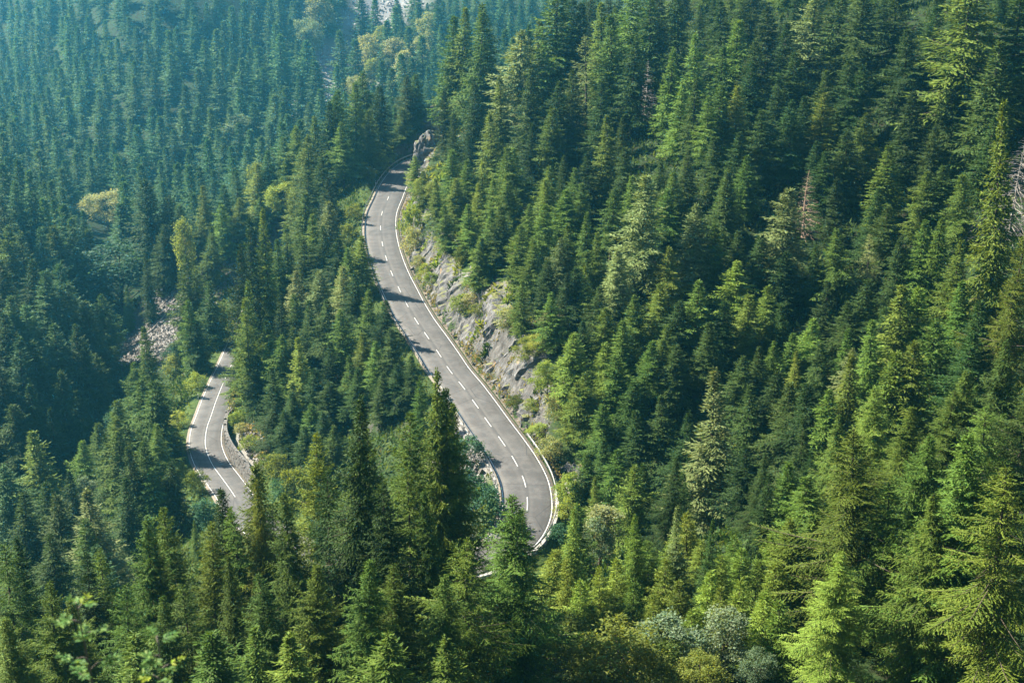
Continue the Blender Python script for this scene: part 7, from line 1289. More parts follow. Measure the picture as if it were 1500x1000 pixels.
    ('broadleaf_tree', 'leafy3', 'silver', -49.3, 158.4, 5.2, 1.7, 2.6, 'leafy silvery green tree, rightmost on the lower left slope'),
    ('bush', 'bush1', 'teal', -80.6, 267.1, 4.6, 3.0, 4.7, 'low blue-green bush, second from left in the gully left of the scree'),
    ('bush', 'bush2', 'teal', -73.5, 244.7, 4.6, 2.8, 1.2, 'low blue-green bush, third from left in the gully left of the scree'),
    ('bush', 'bush0', 'teal', -83.8, 274.8, 5.0, 2.8, 2.4, 'low blue-green bush, leftmost in the gully left of the scree'),
    ('bush', 'bush1', 'teal', -78.5, 269.9, 3.8, 2.8, 4.0, 'low blue-green bush, fourth from left in the gully left of the scree'),
    ('broadleaf_tree', 'leafy1', 'leaf', -58.8, 270.2, 5.0, 3.0, 2.9, "round leafy fresh green tree, second from left at the lower road's far end"),
    ('bush', 'bush0', 'lime', -53.8, 261.2, 5.1, 2.4, 4.4, "low yellow-green bush, rightmost at the lower road's far end"),
    ('bush', 'bush1', 'lime', -58.0, 263.1, 4.6, 2.0, 5.2, "low yellow-green bush, third from left at the lower road's far end"),
    ('dead_spruce', 'bare1', 'grey', 23.5, 250.4, 11.1, 2.6, 0.9, 'dead bare grey spruce high on the right slope'),
    ('dead_spruce', 'bare1', 'red', 41.2, 194.8, 10.2, 2.8, 2.4, 'dead reddish bare spruce on the right slope'),
    ('dead_spruce', 'snag0', 'grey', 62.5, 172.7, 13.6, 5.4, 2.1, 'dead bare grey spruce at the right edge'),
]

# ------------------------------------------------------------------ roadside works
STONE = NT('masonry_stone', 0.9, 0.2)
stone = STONE.color(STONE.ramp(STONE.noise(2.1, 6, 0.7), [(0.3, (0.045, 0.043, 0.040)), (0.5, (0.10, 0.096, 0.09)), (0.72, (0.20, 0.19, 0.175))]))
CON = NT('pale_concrete', 0.85, 0.2)
concrete = CON.color(CON.mix(CON.ramp(CON.noise(1.5, 6, 0.7, stretch=(1, 1, 0.3)), [(0.35, 0.0), (0.65, 0.7)]), (0.33, 0.32, 0.30), (0.17, 0.165, 0.15)))
STEEL = NT('galvanised_steel', 0.45, 0.5)
STEEL.b.inputs['Metallic'].default_value = 0.6
steel = STEEL.color(STEEL.ramp(STEEL.noise(3, 4), [(0.3, (0.22, 0.22, 0.22)), (0.7, (0.38, 0.38, 0.38))]))
WHT = NT('white_plastic', 0.5, 0.4)
white = WHT.color((0.8, 0.8, 0.78))
BLK = NT('black_plastic', 0.5, 0.4)
black = BLK.color((0.02, 0.02, 0.02))
EARTH = NT('gutter_gravel', 0.95, 0.1)
gutter_m = EARTH.color(EARTH.ramp(EARTH.noise(1.4, 7, 0.75), [(0.3, (0.04, 0.034, 0.024)), (0.5, (0.11, 0.092, 0.07)), (0.7, (0.20, 0.18, 0.155))]))


def img_i(lo, hi, y):
    """road sample nearest to forward distance y between two samples"""
    return lo + int(np.argmin(np.abs(ROAD[lo:hi, 1] - y)))


HAIR = int(np.argmin(ROAD[:, 1]))                        # nearest point of the hairpin


def guard_rail(i0, i1, off, label, h=0.72):
    """beam on posts along the road at side offset off"""
    r = link('guard_rail', None, None, tuple(ROAD[i0] + SIDE[i0] * off))
    tag(r, label, 'guard rail', 'guard rails along the road')
    I = np.arange(i0, i1 + 1)
    P = ROAD[I] + SIDE[I] * off - np.array(r.location)
    prof = [(0, h), (0.04, h - 0.05), (0.0, h - 0.155), (0.04, h - 0.26), (0, h - 0.31), (-0.03, h - 0.31), (-0.03, h)]
    V = np.stack([P + SIDE[I] * (-np.sign(off) * a) + np.array([0, 0, b]) for a, b in prof], 1).reshape(-1, 3)
    k = len(prof)
    q = np.arange(len(I) * k).reshape(len(I), k)
    n = np.roll(q, -1, axis=1)
    Fq = np.stack([q[:-1], q[1:], n[1:], n[:-1]], -1).reshape(-1, 4)
    link('rail_beam', mesh_np('rail_beam', V, Fq, steel), r)
    mb = MB()
    mb.box((0, 0, 0.1), (0.05, 0, 0), (0, 0.035, 0), (0, 0, 0.62))
    me = mb.data('post', steel)
    for i in range(i0 + 2, i1, 5):
        p = link('post', me, r, ROAD[i] + SIDE[i] * (off + np.sign(off) * 0.09) - np.array(r.location))
        p.rotation_euler = (0, 0, math.atan2(SIDE[i, 1], SIDE[i, 0]))
    return r


i_far = img_i(0, HAIR, 322)
i_mid = img_i(0, HAIR, 262)
i_wall0, i_wall1 = img_i(0, HAIR, 183), img_i(0, HAIR, 150)
guard_rail(i_far, img_i(0, HAIR, 190), HW + 0.62, 'long steel guard rail along the outer edge of the upper road')
guard_rail(i_wall0 + 3, i_wall1, HW + 0.62, 'steel guard rail on the parapet inside the hairpin')
guard_rail(img_i(0, HAIR, 166), HAIR + 40, -HW - 0.62, 'steel guard rail round the outer edge of the hairpin')
# kerb of the pale wall under the road's inner edge
def wall_along(name, label, cat, i0, i1, off, top, depth, thick, mat, block=None, cope=None):
    r = link(name, None, None, tuple(ROAD[i0] + SIDE[i0] * off))
    tag(r, label, cat)
    I = np.arange(i0, i1 + 1, 2)
    P = ROAD[I] + SIDE[I] * off - np.array(r.location)
    S = SIDE[I] * np.sign(off)
    tp = np.broadcast_to(top, I.shape)[:, None] * np.array([0, 0, 1.0])
    dp = np.array([0, 0, depth])
    V = np.stack([P + tp, P + S * thick + tp, P + S * (thick * 1.25) - dp, P - dp - S * 0.1], 1).reshape(-1, 3)
    q = np.arange(len(I) * 4).reshape(len(I), 4)
    n = np.roll(q, -1, axis=1)
    Fq = np.stack([q[:-1], q[1:], n[1:], n[:-1]], -1).reshape(-1, 4)
    link('wall_body', mesh_np('wall_body', V, Fq, mat), r)
    if cope:
        mb = MB()
        for a in range(0, len(I) - 1, 2):
            c = (P[a] + P[min(a + 2, len(I) - 1)]) / 2 + S[a] * thick / 2 + tp[a] + np.array([0, 0, 0.06])
            d = (P[min(a + 2, len(I) - 1)] - P[a]) / 2 * 0.985
            mb.box(c, d, S[a] * (thick / 2 + 0.05), (0, 0, 0.07))
        link('coping_stones', mb.data('coping_stones', cope), r)['kind'] = 'stuff'
    if block:
        rg = np.random.default_rng(i0)
        mb = MB()
        face = -1.0 if block == 'inner' else 1.0
        for a in range(len(I) - 1):
            hgt = float(np.broadcast_to(top, I.shape)[a])
            z = -0.15 if block == 'inner' else -depth * 0.9
            while z < hgt - 0.15:
                hh = rg.uniform(0.22, 0.4)
                m = rg.uniform(0.3, 0.7)
                for f0, f1 in ((0, m), (m, 1)):
                    c = P[a] + (P[a + 1] - P[a]) * (f0 + f1) / 2 + np.array([0, 0, z + hh / 2]) + (S[a] * (0.02 if face < 0 else thick + 0.02)) + rg.normal(0, 0.02, 3)
                    mb.box(c, (P[a + 1] - P[a]) * (f1 - f0) * 0.46, S[a] * rg.uniform(0.07, 0.16), (0, 0, hh * 0.45))
                z += hh
        link('wall_stones', mb.data('wall_stones', stone), r)['kind'] = 'stuff'
    return r


wall_along('parapet_wall', 'stone parapet wall below the inner edge of the hairpin', 'wall', i_wall0, i_wall1, HW + 0.5, 0.05, 2.0, 0.32, concrete, 'outer', None)
wall_along('parapet_wall', 'dark edge wall carrying the outer curve of the hairpin', 'wall', img_i(0, HAIR, 152), HAIR + 14, -HW - 0.5, 0.08, 2.6, 0.45, concrete, 'outer', concrete)
j0, j1 = HAIR + 10, len(ROAD) - 1
la, lb = img_i(j0, j1, 182), img_i(j0, j1, 222)
tops = np.interp(np.arange(la, lb + 1, 2), [la, la + 12, lb - 16, lb], [1.2, 2.7, 2.1, 0.25])
wall_along('retaining_wall', 'dark dry stone retaining wall along the inside of the lower bend', 'wall', la, lb, HW + 0.75, tops, 0.6, 0.6, stone, 'inner')
# culvert head under the outer edge of the hairpin
ic = img_i(0, HAIR, 154)
cv = link('culvert_head', None, None, tuple(ROAD[ic] - SIDE[ic] * (HW + 1.7) + np.array([0, 0, -0.6])))
cv.rotation_euler = (0, 0, math.atan2(T[ic, 1], T[ic, 0]))
tag(cv, 'small concrete culvert head beside the outer edge of the hairpin', 'culvert')
mb = MB(); mb.box((0, 0, 0), (1.6, 0, 0), (0, 0.75, 0), (0, 0, 0.12)); mb.build('cover_slab', concrete, cv)
for s in (-1, 1):
    mb = MB(); mb.box((s * 1.35, 0, -1.3), (0.18, 0, 0), (0, 0.7, 0), (0, 0, 1.17)); mb.build('side_wall', stone, cv)
# gutter of earth and fallen stones along the foot of the rock
V, Fq = ribbon(img_i(0, HAIR, 300), img_i(0, HAIR, 168), [-HW - 2.1, -HW - 1.3, -HW - 0.72], [0.35, 0.02, -0.02])
gv = V.copy(); gv[:, 2] += 0.16 * fbm(V[:, 0] * 2, V[:, 1] * 2, 5)
tag(link('gutter', mesh_np('gutter', gv, Fq[:, ::-1], gutter_m, True)), kind='structure')
# marker posts
mb = MB(); mb.box((0, 0, 0.5), (0.06, 0, 0), (0, 0.05, 0), (0, 0, 0.5)); post_me = mb.data('post_body', white)
mb = MB(); mb.box((0, 0, 0.82), (0.063, 0, 0), (0, 0.053, 0), (0, 0, 0.1)); band_me = mb.data('band', black)
for yy, lo, hi, off, lab in ((291, 0, HAIR, HW + 1.0, 'white marker post with a black band on the upper bend'), (255, 0, HAIR, HW + 1.0, 'white marker post beside the middle of the upper road'),
                             (262, j0, j1, -HW - 0.9, 'white marker post on the grass side of the lower road'), (228, j0, j1, -HW - 0.9, 'white marker post outside the lower bend')):
    i = img_i(lo, hi, yy)
    p = link('marker_post', None, None, tuple(ROAD[i] + SIDE[i] * off + np.array([0, 0, -0.1])))
    tag(p, lab, 'marker post', 'marker posts along the road')
    link('post_body', post_me, p); link('band', band_me, p)

# ------------------------------------------------------------------ rock
RK = NT('cliff_rock', 0.9, 0.2)
g2 = RK.n.new('ShaderNodeNewGeometry')
sp2 = RK.n.new('ShaderNodeSeparateXYZ')
RK.link(g2.outputs['Normal'], sp2.inputs[0])
n1 = RK.noise(0.8, 9, 0.78, stretch=(1, 1, 0.4, 0.5, 0.35, 0))
n2 = RK.noise(3.2, 6, 0.7, stretch=(1, 1, 0.25, 0.6, 0.3, 0))
rc = RK.ramp(n1, [(0.3, (0.028, 0.027, 0.028)), (0.46, (0.085, 0.084, 0.084)), (0.61, (0.17, 0.168, 0.163)), (0.78, (0.30, 0.29, 0.275))])
rc = RK.mix(RK.ramp(n2, [(0.36, 0.75), (0.5, 0.0)]), rc, (0.05, 0.048, 0.046))
rc = RK.mix(RK.ramp(RK.noise(0.33, 5, 0.6), [(0.60, 0.0), (0.70, 0.6)]), rc, (0.33, 0.20, 0.075))
mossy = RK.ramp(RK.math('ADD', sp2.outputs['Z'], RK.math('MULTIPLY', RK.math('SUBTRACT', RK.noise(0.7, 6, 0.7), 0.5), 1.1)), [(0.78, 0.0), (0.96, 0.9)])
rc = RK.mix(mossy, rc, RK.ramp(RK.noise(2.6, 5, 0.7), [(0.3, (0.05, 0.06, 0.018)), (0.55, (0.14, 0.15, 0.045)), (0.75, (0.27, 0.24, 0.10))]))
RK.bump(RK.mix(0.5, n1, n2), 0.9, 0.35)
rock_m = RK.color(rc)


def blocky(p, seed):
    """stepped, slanting rock relief at points p"""
    a = p @ np.array([0.55, -0.35, 0.75]); b = p @ np.array([0.6, 0.7, -0.1]); c = p @ np.array([-0.5, 0.55, 0.65])
    f = fbm(a * 0.55, b * 0.22, seed, 5) + 0.8 * np.floor(3.2 * fbm(b * 0.35, c * 0.28, seed + 5, 2)) / 3.2
    g = np.abs(fbm(a * 1.6, c * 0.6, seed + 9, 4))
    return 1.5 * f - 1.1 * g + 0.35 * fbm(a * 3.1, b * 3.1, seed + 3, 3)


def rock_face(i0, i1, e1, label, seed, gate):
    I = np.arange(i0, i1 + 1)
    E = np.arange(0.0, e1, 0.38)
    base = ROAD[I] - SIDE[I] * (HW + 1.25)
    P = base[:, None] - SIDE[I][:, None] * E[None, :, None]
    hx = gz(P[..., 0], P[..., 1])
    P[..., 2] = hx
    du = np.gradient(P, axis=0); dv = np.gradient(P, axis=1)
    N = unit(np.cross(dv, du)); N *= np.sign(N[..., 2:3])
    steep = 1 - N[..., 2]
    d = blocky(P.reshape(-1, 3), seed).reshape(hx.shape)
    amp = np.clip(steep * 2.6, 0.0, 1.0) * np.clip(E / 0.8, 0.15, 1)[None]
    Q = P + N * (amp * (d + 0.36) * 1.55)[..., None] - np.array([0, 0, 0.12])
    Q[:, 0, 2] -= 0.4
    keep = (steep + 0.16 * fbm(P[..., 0] / 2.5, P[..., 1] / 2.5, seed + 31)) > gate
    q = np.arange(Q.shape[0] * Q.shape[1]).reshape(Q.shape[:2])
    Fq = np.stack([q[:-1, :-1], q[:-1, 1:], q[1:, 1:], q[1:, :-1]], -1)
    k = keep[:-1, :-1] & keep[1:, :-1] & keep[:-1, 1:] & keep[1:, 1:]
    Fq = Fq[k]
    u, inv = np.unique(Fq, return_inverse=True)
    o = link('cliff', mesh_np('cliff', Q.reshape(-1, 3)[u], inv.reshape(-1, 4), rock_m))
    return tag(o, label, 'cliff')


rock_face(img_i(0, HAIR, 300), img_i(0, HAIR, 150), 15.0, 'long grey and ochre rock face above the inner edge of the upper road', 61, 0.10)


def boulder(name, c, r, label, seed, mat=rock_m, kind=None, n=22):
    th, ph = np.meshgrid(np.linspace(0, math.pi, n), np.linspace(0, 2 * math.pi, 2 * n), indexing='ij')
    U = np.stack([np.sin(th) * np.cos(ph), np.sin(th) * np.sin(ph), np.cos(th)], -1)
    P = U * np.array(r)
    d = blocky((P + np.array(c)).reshape(-1, 3) * (2.2 / max(1.0, max(r) / 2)), seed).reshape(th.shape)
    P = P * (1 + 0.42 * d)[..., None]
    q = np.arange(P.shape[0] * P.shape[1]).reshape(P.shape[:2])
    Fq = np.stack([q[:-1, :-1], q[1:, :-1], q[1:, 1:], q[:-1, 1:]], -1).reshape(-1, 4)
    o = link(name, mesh_np(name, P.reshape(-1, 3), Fq, mat), None, c)
    return tag(o, label, 'rock')


boulder('rock_outcrop', (-17.8, 296.1, -64.8), (4.0, 3.6, 5.0), 'tall grey rock outcrop where the upper road disappears', 3)
boulder('rock_outcrop', (-17.3, 325.4, -65.1), (4.4, 4.0, 3.8), 'upper rock knob with grass on top, behind the outcrop', 4)
boulder('boulder', (59.9, 220.9, -41.8), (1.1, 1.0, 0.9), 'small white boulder in the dark clearing on the right slope', 5)
boulder('rock_outcrop', (46.1, 254.9, -41.4), (2.4, 2.2, 2.4), 'grey rocks on the shaded upper right slope', 6)
boulder('boulder', (-30.7, 306.7, -69.2), (1.3, 1.2, 1.0), 'grey boulder on the grass verge by the upper bend', 7)
boulder('rock_outcrop', (-54.5, 316.9, -83.2), (2.6, 2.2, 2.2), 'brownish rock step on the spur among spruces', 8)
boulder('boulder', (8.2, 182.6, -63.6), (1.6, 1.4, 1.2), 'grey boulder at the top right of the rock face', 9)

# ------------------------------------------------------------------ loose stones, herbs and grass
rgS = np.random.default_rng(77)
cube = np.array([(x, y, z) for z in (-1, 1) for y in (-1, 1) for x in (-1, 1)], float)
cf = np.array([(0, 2, 3, 1), (4, 5, 7, 6), (0, 1, 5, 4), (2, 6, 7, 3), (0, 4, 6, 2), (1, 3, 7, 5)])


def stones(name, X, Y, size, mat):
    n = len(X)
    C = np.stack([X, Y, gz(X, Y)], 1)
    s = size * np.exp(rgS.normal(0, 0.45, n))
    A = rgS.normal(0, 1, (n, 3, 3))
    Qm = np.linalg.qr(A)[0]
    V = (cube[None] * (0.62 + 0.38 * rgS.random((n, 8, 1))) * np.array([1, 0.75, 0.55])) @ Qm * s[:, None, None] + C[:, None] + np.array([0, 0, 1]) * (s * 0.2)[:, None, None]
    Fq = (cf[None] + (np.arange(n) * 8)[:, None, None]).reshape(-1, 4)
    o = link(name, mesh_np(name, V.reshape(-1, 3), Fq, mat))
    o['kind'] = 'stuff'
    return o


SM = NT('scree_stone', 0.92, 0.15)
smat = SM.color(SM.ramp(SM.noise(0.9, 5, 0.7), [(0.3, (0.07, 0.062, 0.055)), (0.5, (0.125, 0.114, 0.103)), (0.7, (0.20, 0.185, 0.168))]))


def scatter_mask(n, box, fn, thr):
    x, y = rgS.uniform(box[0], box[1], n), rgS.uniform(box[2], box[3], n)
    m = fn(x, y) > thr * (0.6 + 0.8 * rgS.random(n))
    return x[m], y[m]


x, y = scatter_mask(34000, (-102, -60, 270, 340), scree_mask, 0.25)
tag(stones('scree', x, y, 0.14, smat), 'grey scree of loose stones above the gully')
x, y = scatter_mask(5000, (-15, 3, 146, 182), scree_mask, 0.3)
k = road_near(x, y)[0] > HW + 1.3
stones('scree', x[k], y[k], 0.17, smat)
x, y = scatter_mask(9000, (-48, -26, 180, 225), scree_mask, 0.3)
k = road_near(x, y)[0] > HW + 2.0
stones('scree', x[k], y[k], 0.15, smat)
t = rgS.random(1500); seg_i = rgS.integers(0, 3, 1500)
gx_ = STREAM[seg_i, 0] + (STREAM[seg_i + 1, 0] - STREAM[seg_i, 0]) * t + rgS.normal(0, 7, 1500)
gy_ = STREAM[seg_i, 1] + (STREAM[seg_i + 1, 1] - STREAM[seg_i, 1]) * t + rgS.normal(0, 7, 1500)
GM = NT('pale_river_stone', 0.9, 0.2)
gm = GM.color(GM.ramp(GM.noise(0.5, 5), [(0.3, (0.22, 0.21, 0.20)), (0.7, (0.42, 0.40, 0.38))]))
stones('gravel_bed', gx_, gy_, 0.5, gm)
rdi = rgS.integers(img_i(0, HAIR, 300), img_i(0, HAIR, 150), 1700)
xy = ROAD[rdi] - SIDE[rdi] * (HW + 0.9 + 1.2 * rgS.random(1700))[:, None]
stones('fallen_stones', xy[:, 0], xy[:, 1], 0.12, stone)


def tufts(name, X, Y, H, W, n, mat, flat=0.5):
    """clumps of leaves and blades standing on the ground"""
    N = len(X)
    i = np.repeat(np.arange(N), n)
    P = np.stack([X[i] + rgS.normal(0, 1, N * n) * W[i], Y[i] + rgS.normal(0, 1, N * n) * W[i], np.zeros(N * n)], 1)
    P[:, 2] = gz(P[:, 0], P[:, 1]) - 0.03 + H[i] * rgS.random(N * n) * 0.5
    D = unit(rgS.normal(0, 1, (N * n, 3))) * flat + np.array([0, 0, 0.8])
    L = H[i] * (0.5 + 0.7 * rgS.random(N * n))
    V, Fq = kites(P, D, rgS.normal(0, 1, (N * n, 3)), L, L * 0.42)
    o = link(name, mesh_np(name, V, Fq, mat, False, {'tint': np.repeat(np.clip(0.5 + rgS.normal(0, 0.22, N * n), 0, 1), 4)}))
    o['kind'] = 'stuff'
    return o


GRASS = leaf_mat('meadow_grass', (0.03, 0.055, 0.012), (0.065, 0.105, 0.022), (0.14, 0.16, 0.045), 0.4, 0.0)
HERB = leaf_mat('low_herbs', (0.022, 0.05, 0.012), (0.05, 0.088, 0.022), (0.11, 0.135, 0.04), 0.35, 0.0)
DRYG = leaf_mat('dry_grass', (0.12, 0.12, 0.04), (0.23, 0.21, 0.085), (0.36, 0.32, 0.16), 0.35, 0.0)
n = 26000
x, y = rgS.uniform(-75, 40, n), rgS.uniform(125, 330, n)
d, _, _ = road_near(x, y)
k = (d > HW + 0.9) & (d < 13) & (rgS.random(n) < 1.15 - d / 14) & ~((road_near(x, y)[2] < 0) & (road_near(x, y)[1] > -77))
x, y = x[k], y[k]
tufts('verge_grass', x, y, rgS.uniform(0.25, 0.7, len(x)), np.full(len(x), 0.3), 6, GRASS)
n = 52000
x, y = rgS.uniform(-110, 95, n), rgS.uniform(90, 340, n)
d, _, _ = road_near(x, y)
k = (d > HW + 2.2) & (scree_mask(x, y) < 0.4) & ~((d < 15) & (road_near(x, y)[2] < 0) & (road_near(x, y)[1] > -77))
x, y = x[k], y[k]
tufts('undergrowth', x, y, rgS.uniform(0.3, 1.1, len(x)), np.full(len(x), 0.55), 5, HERB, 0.9)
ri = rgS.integers(img_i(0, HAIR, 300), img_i(0, HAIR, 148), 1500)
xy = ROAD[ri] - SIDE[ri] * (HW + 1.6 + 14 * rgS.random(1500))[:, None]
k = fbm(xy[:, 0] / 4, xy[:, 1] / 4, 91) > 0.07
tufts('cliff_grass', xy[k, 0], xy[k, 1], rgS.uniform(0.25, 0.8, k.sum()), np.full(k.sum(), 0.35), 8, DRYG, 0.7)
ri = rgS.integers(img_i(0, HAIR, 300), img_i(0, HAIR, 152), 1100)
xy = ROAD[ri] - SIDE[ri] * (HW + 1.35 + 0.9 * rgS.random(1100))[:, None]
k = fbm(ri / 14.0, ri * 0.0, 15) > -0.12
tufts('ditch_grass', xy[k, 0], xy[k, 1], rgS.uniform(0.2, 0.5, k.sum()), np.full(k.sum(), 0.22), 7, DRYG, 0.8)
ri = rgS.integers(img_i(0, HAIR, 298), img_i(0, HAIR, 150), 120)
xy = ROAD[ri] - SIDE[ri] * (HW + 2.4 + 12 * rgS.random(120) ** 0.8)[:, None]
for mt, part in (('leaf', slice(0, 50)), ('lime', slice(50, 90)), ('dark', slice(90, 120))):
    q = xy[part]
    tufts('cliff_shrubs', q[:, 0], q[:, 1], rgS.uniform(0.5, 1.3, len(q)), rgS.uniform(0.3, 0.6, len(q)), 60, NEEDLE[mt], 0.9)
xy = np.stack([rgS.normal(-37, 6, 1500), rgS.normal(203, 11, 1500)], 1)
k = road_near(xy[:, 0], xy[:, 1])[0] > HW + 2.5
tufts('bank_grass', xy[k, 0], xy[k, 1], rgS.uniform(0.2, 0.6, k.sum()), np.full(k.sum(), 0.3), 6, DRYG, 0.7)

# ------------------------------------------------------------------ every tree
BK = {'grey': BARK_GREY, 'red': BARK_RED}
combo = {}
for key, mt, x, y, H, R, rz, lab in SPRUCES:
    o = plant('spruce_tree', key, NEEDLE[mt], BARK, x, y, float(gz(x, y)) - 0.1, H, R, rz)
    tag(o, lab, 'tree', 'spruces on the valley slopes')
    combo[(key, mt)] = o
for key, mt, x, y, H, R, rz, lab in YOUNG:
    o = plant('young_spruce', key, NEEDLE[mt], BARK, x, y, float(gz(x, y)) - 0.1, H, R, rz)
    tag(o, lab, 'young tree', 'young spruces below the hairpin')
for name, key, mt, x, y, H, R, rz, lab in OTHERS:
    dead = mt in BK
    o = plant(name, key, BK[mt] if dead else NEEDLE[mt], BK[mt] if dead else (BARK_BIRCH if name == 'birch_tree' else BARK), x, y, float(gz(x, y)) - 0.1, H, R, rz)
    tag(o, lab, 'bush' if name == 'bush' else 'tree', {'bush': 'bushes', 'dead_spruce': 'dead spruces', 'birch_tree': 'birches'}.get(name, 'broadleaved trees'))

# the rest of the forest: one object, copies of the trees above on points
pts, pid, psc, prz = [], [], [], []
keys = sorted(FOREST)
for ci, c in enumerate(keys):
    f = FORM[c[0]]
    for x, y, H, R, rz in FOREST[c]:
        pts.append((x, y, float(gz(x, y)) - 0.1)); pid.append(ci); psc.append((R / f['R'], R / f['R'], H / f['H'])); prz.append(rz)
me = bpy.data.meshes.new('forest')
me.vertices.add(len(pts))
me.vertices.foreach_set('co', np.array(pts, np.float32).ravel())
a = me.attributes.new('form', 'INT', 'POINT'); a.data.foreach_set('value', np.array(pid, np.int32))
a = me.attributes.new('size', 'FLOAT_VECTOR', 'POINT'); a.data.foreach_set('vector', np.array(psc, np.float32).ravel())
a = me.attributes.new('turn', 'FLOAT', 'POINT'); a.data.foreach_set('value', np.array(prz, np.float32))
forest = link('forest', me)
tag(forest, 'the remaining spruces that fill the slopes behind the nearer trees', kind='stuff')
ng = bpy.data.node_groups.new('forest_trees', 'GeometryNodeTree')
ng.interface.new_socket('Geometry', in_out='INPUT', socket_type='NodeSocketGeometry')
ng.interface.new_socket('Geometry', in_out='OUTPUT', socket_type='NodeSocketGeometry')
N_ = ng.nodes.new
gi, go, jn = N_('NodeGroupInput'), N_('NodeGroupOutput'), N_('GeometryNodeJoinGeometry')


def named(nm, ty):
    q = N_('GeometryNodeInputNamedAttribute')
    q.data_type = ty
    q.inputs[0].default_value = nm
    return q.outputs[0]


fid, fsz, ftn = named('form', 'INT'), named('size', 'FLOAT_VECTOR'), named('turn', 'FLOAT')
cx = N_('ShaderNodeCombineXYZ')
ng.links.new(ftn, cx.inputs[2])
for ci, c in enumerate(keys):
    cmpn = N_('FunctionNodeCompare')
    cmpn.data_type = 'INT'
    cmpn.operation = 'EQUAL'
    ng.links.new(fid, cmpn.inputs[2])
    cmpn.inputs[3].default_value = ci
    jj = N_('GeometryNodeJoinGeometry')
    for ch in combo[c].children:
        oi = N_('GeometryNodeObjectInfo')
        oi.inputs[0].default_value = ch
        oi.inputs['As Instance'].default_value = True
        ng.links.new(oi.outputs['Geometry'], jj.inputs[0])
    ip = N_('GeometryNodeInstanceOnPoints')
    ng.links.new(gi.outputs[0], ip.inputs['Points'])
    ng.links.new(cmpn.outputs[0], ip.inputs['Selection'])
    ng.links.new(jj.outputs[0], ip.inputs['Instance'])
    ng.links.new(cx.outputs[0], ip.inputs['Rotation'])
    ng.links.new(fsz, ip.inputs['Scale'])
    ng.links.new(ip.outputs[0], jn.inputs[0])
ng.links.new(jn.outputs[0], go.inputs[0])
forest.modifiers.new('trees', 'NODES').node_group = ng

# ------------------------------------------------------------------ small things
cable = [(-89.8, 300.2), (-86.7, 299.2), (-82.1, 295.1), (-79.0, 294.9), (-76.9, 296.8), (-76.1, 300.5)]
mb = MB()
mb.tube([(x, y, float(gz(x, y)) + 0.35) for x, y in cable], [0.16, 0.16, 0.15, 0.14, 0.12, 0.1], 7)
tag(mb.build('fallen_trunk', BARK_GREY, None, True), 'thin bleached fallen trunk lying across the grey scree', 'fallen trunk')

# saplings right in front of the camera
SAP = leaf_mat('rowan_leaflets', (0.045, 0.11, 0.028), (0.085, 0.17, 0.045), (0.15, 0.24, 0.05), 0.35, 0.0, 0.55)
BARK_SAP = bark_mat('sapling_bark', (0.10, 0.085, 0.06), (0.26, 0.23, 0.19), 14.0)
SAPY = leaf_mat('young_yellow_leaflets', (0.16, 0.24, 0.02), (0.24, 0.32, 0.03), (0.32, 0.36, 0.05), 0.45, 0.0, 0.55)
lv = np.array([(0, 0, 0), (0.12, 0.16, 0.03), (0.19, 0.5, 0.05), (0.11, 0.84, 0.02), (0, 1, -0.06), (-0.11, 0.84, 0.02), (-0.19, 0.5, 0.05), (-0.12, 0.16, 0.03), (0, 0.5, 0)], float)
lf = np.array([(0, 1, 8), (1, 2, 8), (2, 3, 8), (3, 4, 8), (4, 5, 8), (5, 6, 8), (6, 7, 8), (7, 0, 8)])
leaf_me = [mesh_np('leaflet', lv, lf, m, True, {'tint': np.full(9, t)}) for m, t in ((SAP, 0.25), (SAP, 0.5), (SAP, 0.8), (SAPY, 0.6))]
from mathutils import Matrix, Vector


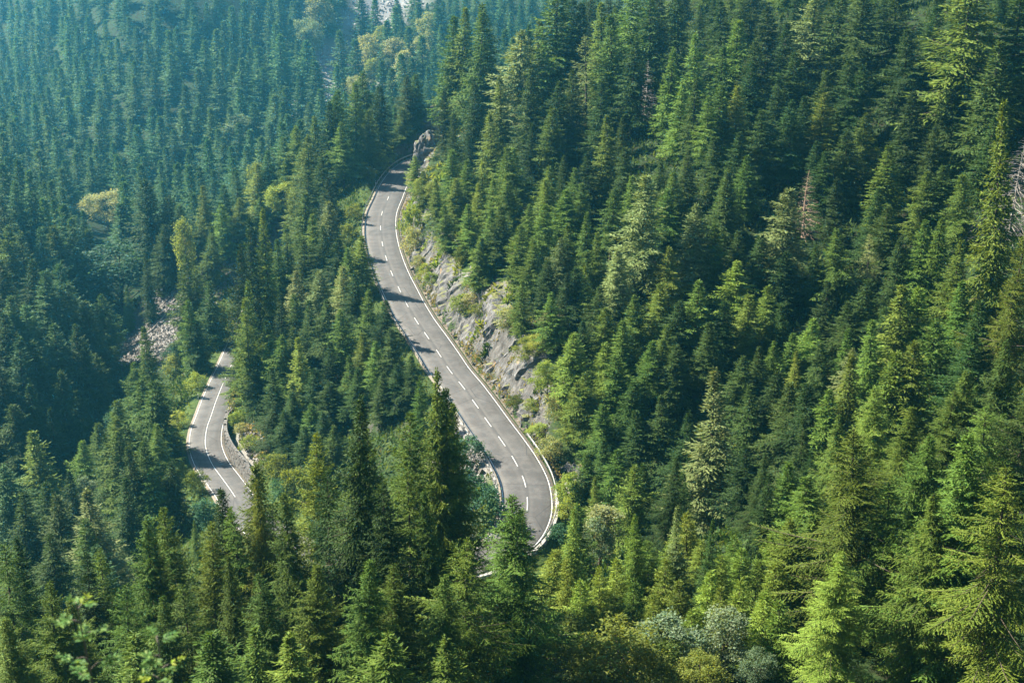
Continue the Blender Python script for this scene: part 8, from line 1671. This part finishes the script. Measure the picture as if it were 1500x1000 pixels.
def sapling(tip, seed, label, spread, nleaf):
    rg = np.random.default_rng(seed)
    x, y, z = tip
    g = float(ground(np.array([x]), np.array([y]))[0])
    r = link('rowan_sapling', None, None, (x, y, g))
    tag(r, label, 'sapling', 'sapling tops before the camera')
    h = z - g
    mb = MB()
    lean = rg.normal(0, 0.05, 2)
    stem = lambda t: np.array([lean[0] * h * math.sin(t * 3), lean[1] * h * math.sin(t * 2.5), t * h])
    ts = np.linspace(-0.03, 1, 12)
    mb.tube([stem(t) for t in ts], 0.016 * (1.05 - np.clip(ts, 0, 1)) + 0.003, 6)
    ends = []
    for k in range(13):
        t = 1 - (0.02 + 0.085 * k * (0.4 / h) * 2.2)
        az = k * 2.4 + seed
        s = stem(t)
        L = spread * (0.55 + 0.12 * k) * rg.uniform(0.7, 1.2)
        e = s + np.array([math.cos(az) * L, math.sin(az) * L, L * rg.uniform(0.35, 0.9)])
        mb.tube([s, (s + e) / 2 + np.array([0, 0, 0.1 * L]), e], [0.006, 0.004, 0.0025], 5)
        ends.append((s, e, az))
    mb.build('stem', BARK_SAP, r)
    for s, e, az in ends:
        for w in range(4):                                # feathered leaves along the twig
            o0 = s + (e - s) * (0.3 + 0.24 * w)
            a2 = az + rg.normal(0, 0.9)
            ax = unit(np.array([math.cos(a2), math.sin(a2), rg.uniform(-0.1, 0.5)]))
            sd = unit(np.cross(ax, (0, 0, 1)))
            Lr = 0.07 * rg.uniform(0.8, 1.3)
            ym = rg.random() < 0.13
            for j in range(nleaf):
                f = 1 - (j // 2) / (nleaf / 2 + 0.5)
                sg = 0 if j == nleaf - 1 else (1 if j % 2 else -1)
                if sg == 0:
                    f = 1.0
                D = unit(ax * (0.55 if sg else 1) + sd * sg * 0.9 + rg.normal(0, 0.12, 3))
                Nn = unit(np.array([0, 0, 1.0]) + rg.normal(0, 0.35, 3))
                X = unit(np.cross(D, Nn)); Nn = np.cross(X, D)
                sc = rg.uniform(0.028, 0.042)
                m = Matrix(((X[0], D[0], Nn[0]), (X[1], D[1], Nn[1]), (X[2], D[2], Nn[2]))).to_4x4()
                q = link('leaflet', leaf_me[3 if ym else int(rg.integers(0, 3))], r)
                q.matrix_local = Matrix.Translation(Vector(o0 + ax * Lr * f)) @ m @ Matrix.Scale(sc, 4)


sapling((-2.23, 6.30, -3.73), 1, 'blurred rowan sapling top with one yellow leaf, near the lower left corner', 0.07, 9)
sapling((-1.84, 6.44, -3.95), 2, 'blurred rowan sapling with a forked stem, second from the corner', 0.07, 9)
sapling((-2.51, 6.04, -3.86), 3, 'blurred rowan twig at the very lower left edge', 0.07, 7)

# ------------------------------------------------------------------ the air of the valley
hz = bpy.data.materials.new('valley_haze')
hz.use_nodes = True
hn = hz.node_tree
hn.nodes.remove(hn.nodes['Principled BSDF'])
pv = hn.nodes.new('ShaderNodeVolumePrincipled')
pv.inputs['Color'].default_value = (0.13, 0.66, 1.0, 1)
pv.inputs['Density'].default_value = 0.00024
pv.inputs['Anisotropy'].default_value = 0.7
hn.links.new(pv.outputs[0], [q for q in hn.nodes if q.type == 'OUTPUT_MATERIAL'][0].inputs['Volume'])
zlo, zhi = float(GZ.min()) - 1.5, max(12.0, float(GZ.max()) + 32.0)
mb = MB()
mb.box(((gx[0] + gx[-1]) / 2, (gy[0] + gy[-1]) / 2, (zlo + zhi) / 2), ((gx[-1] - gx[0]) / 2 + 3, 0, 0), (0, (gy[-1] - gy[0]) / 2 + 3, 0), (0, 0, (zhi - zlo) / 2))
haze = mb.build('haze', hz)
haze['kind'] = 'stuff'
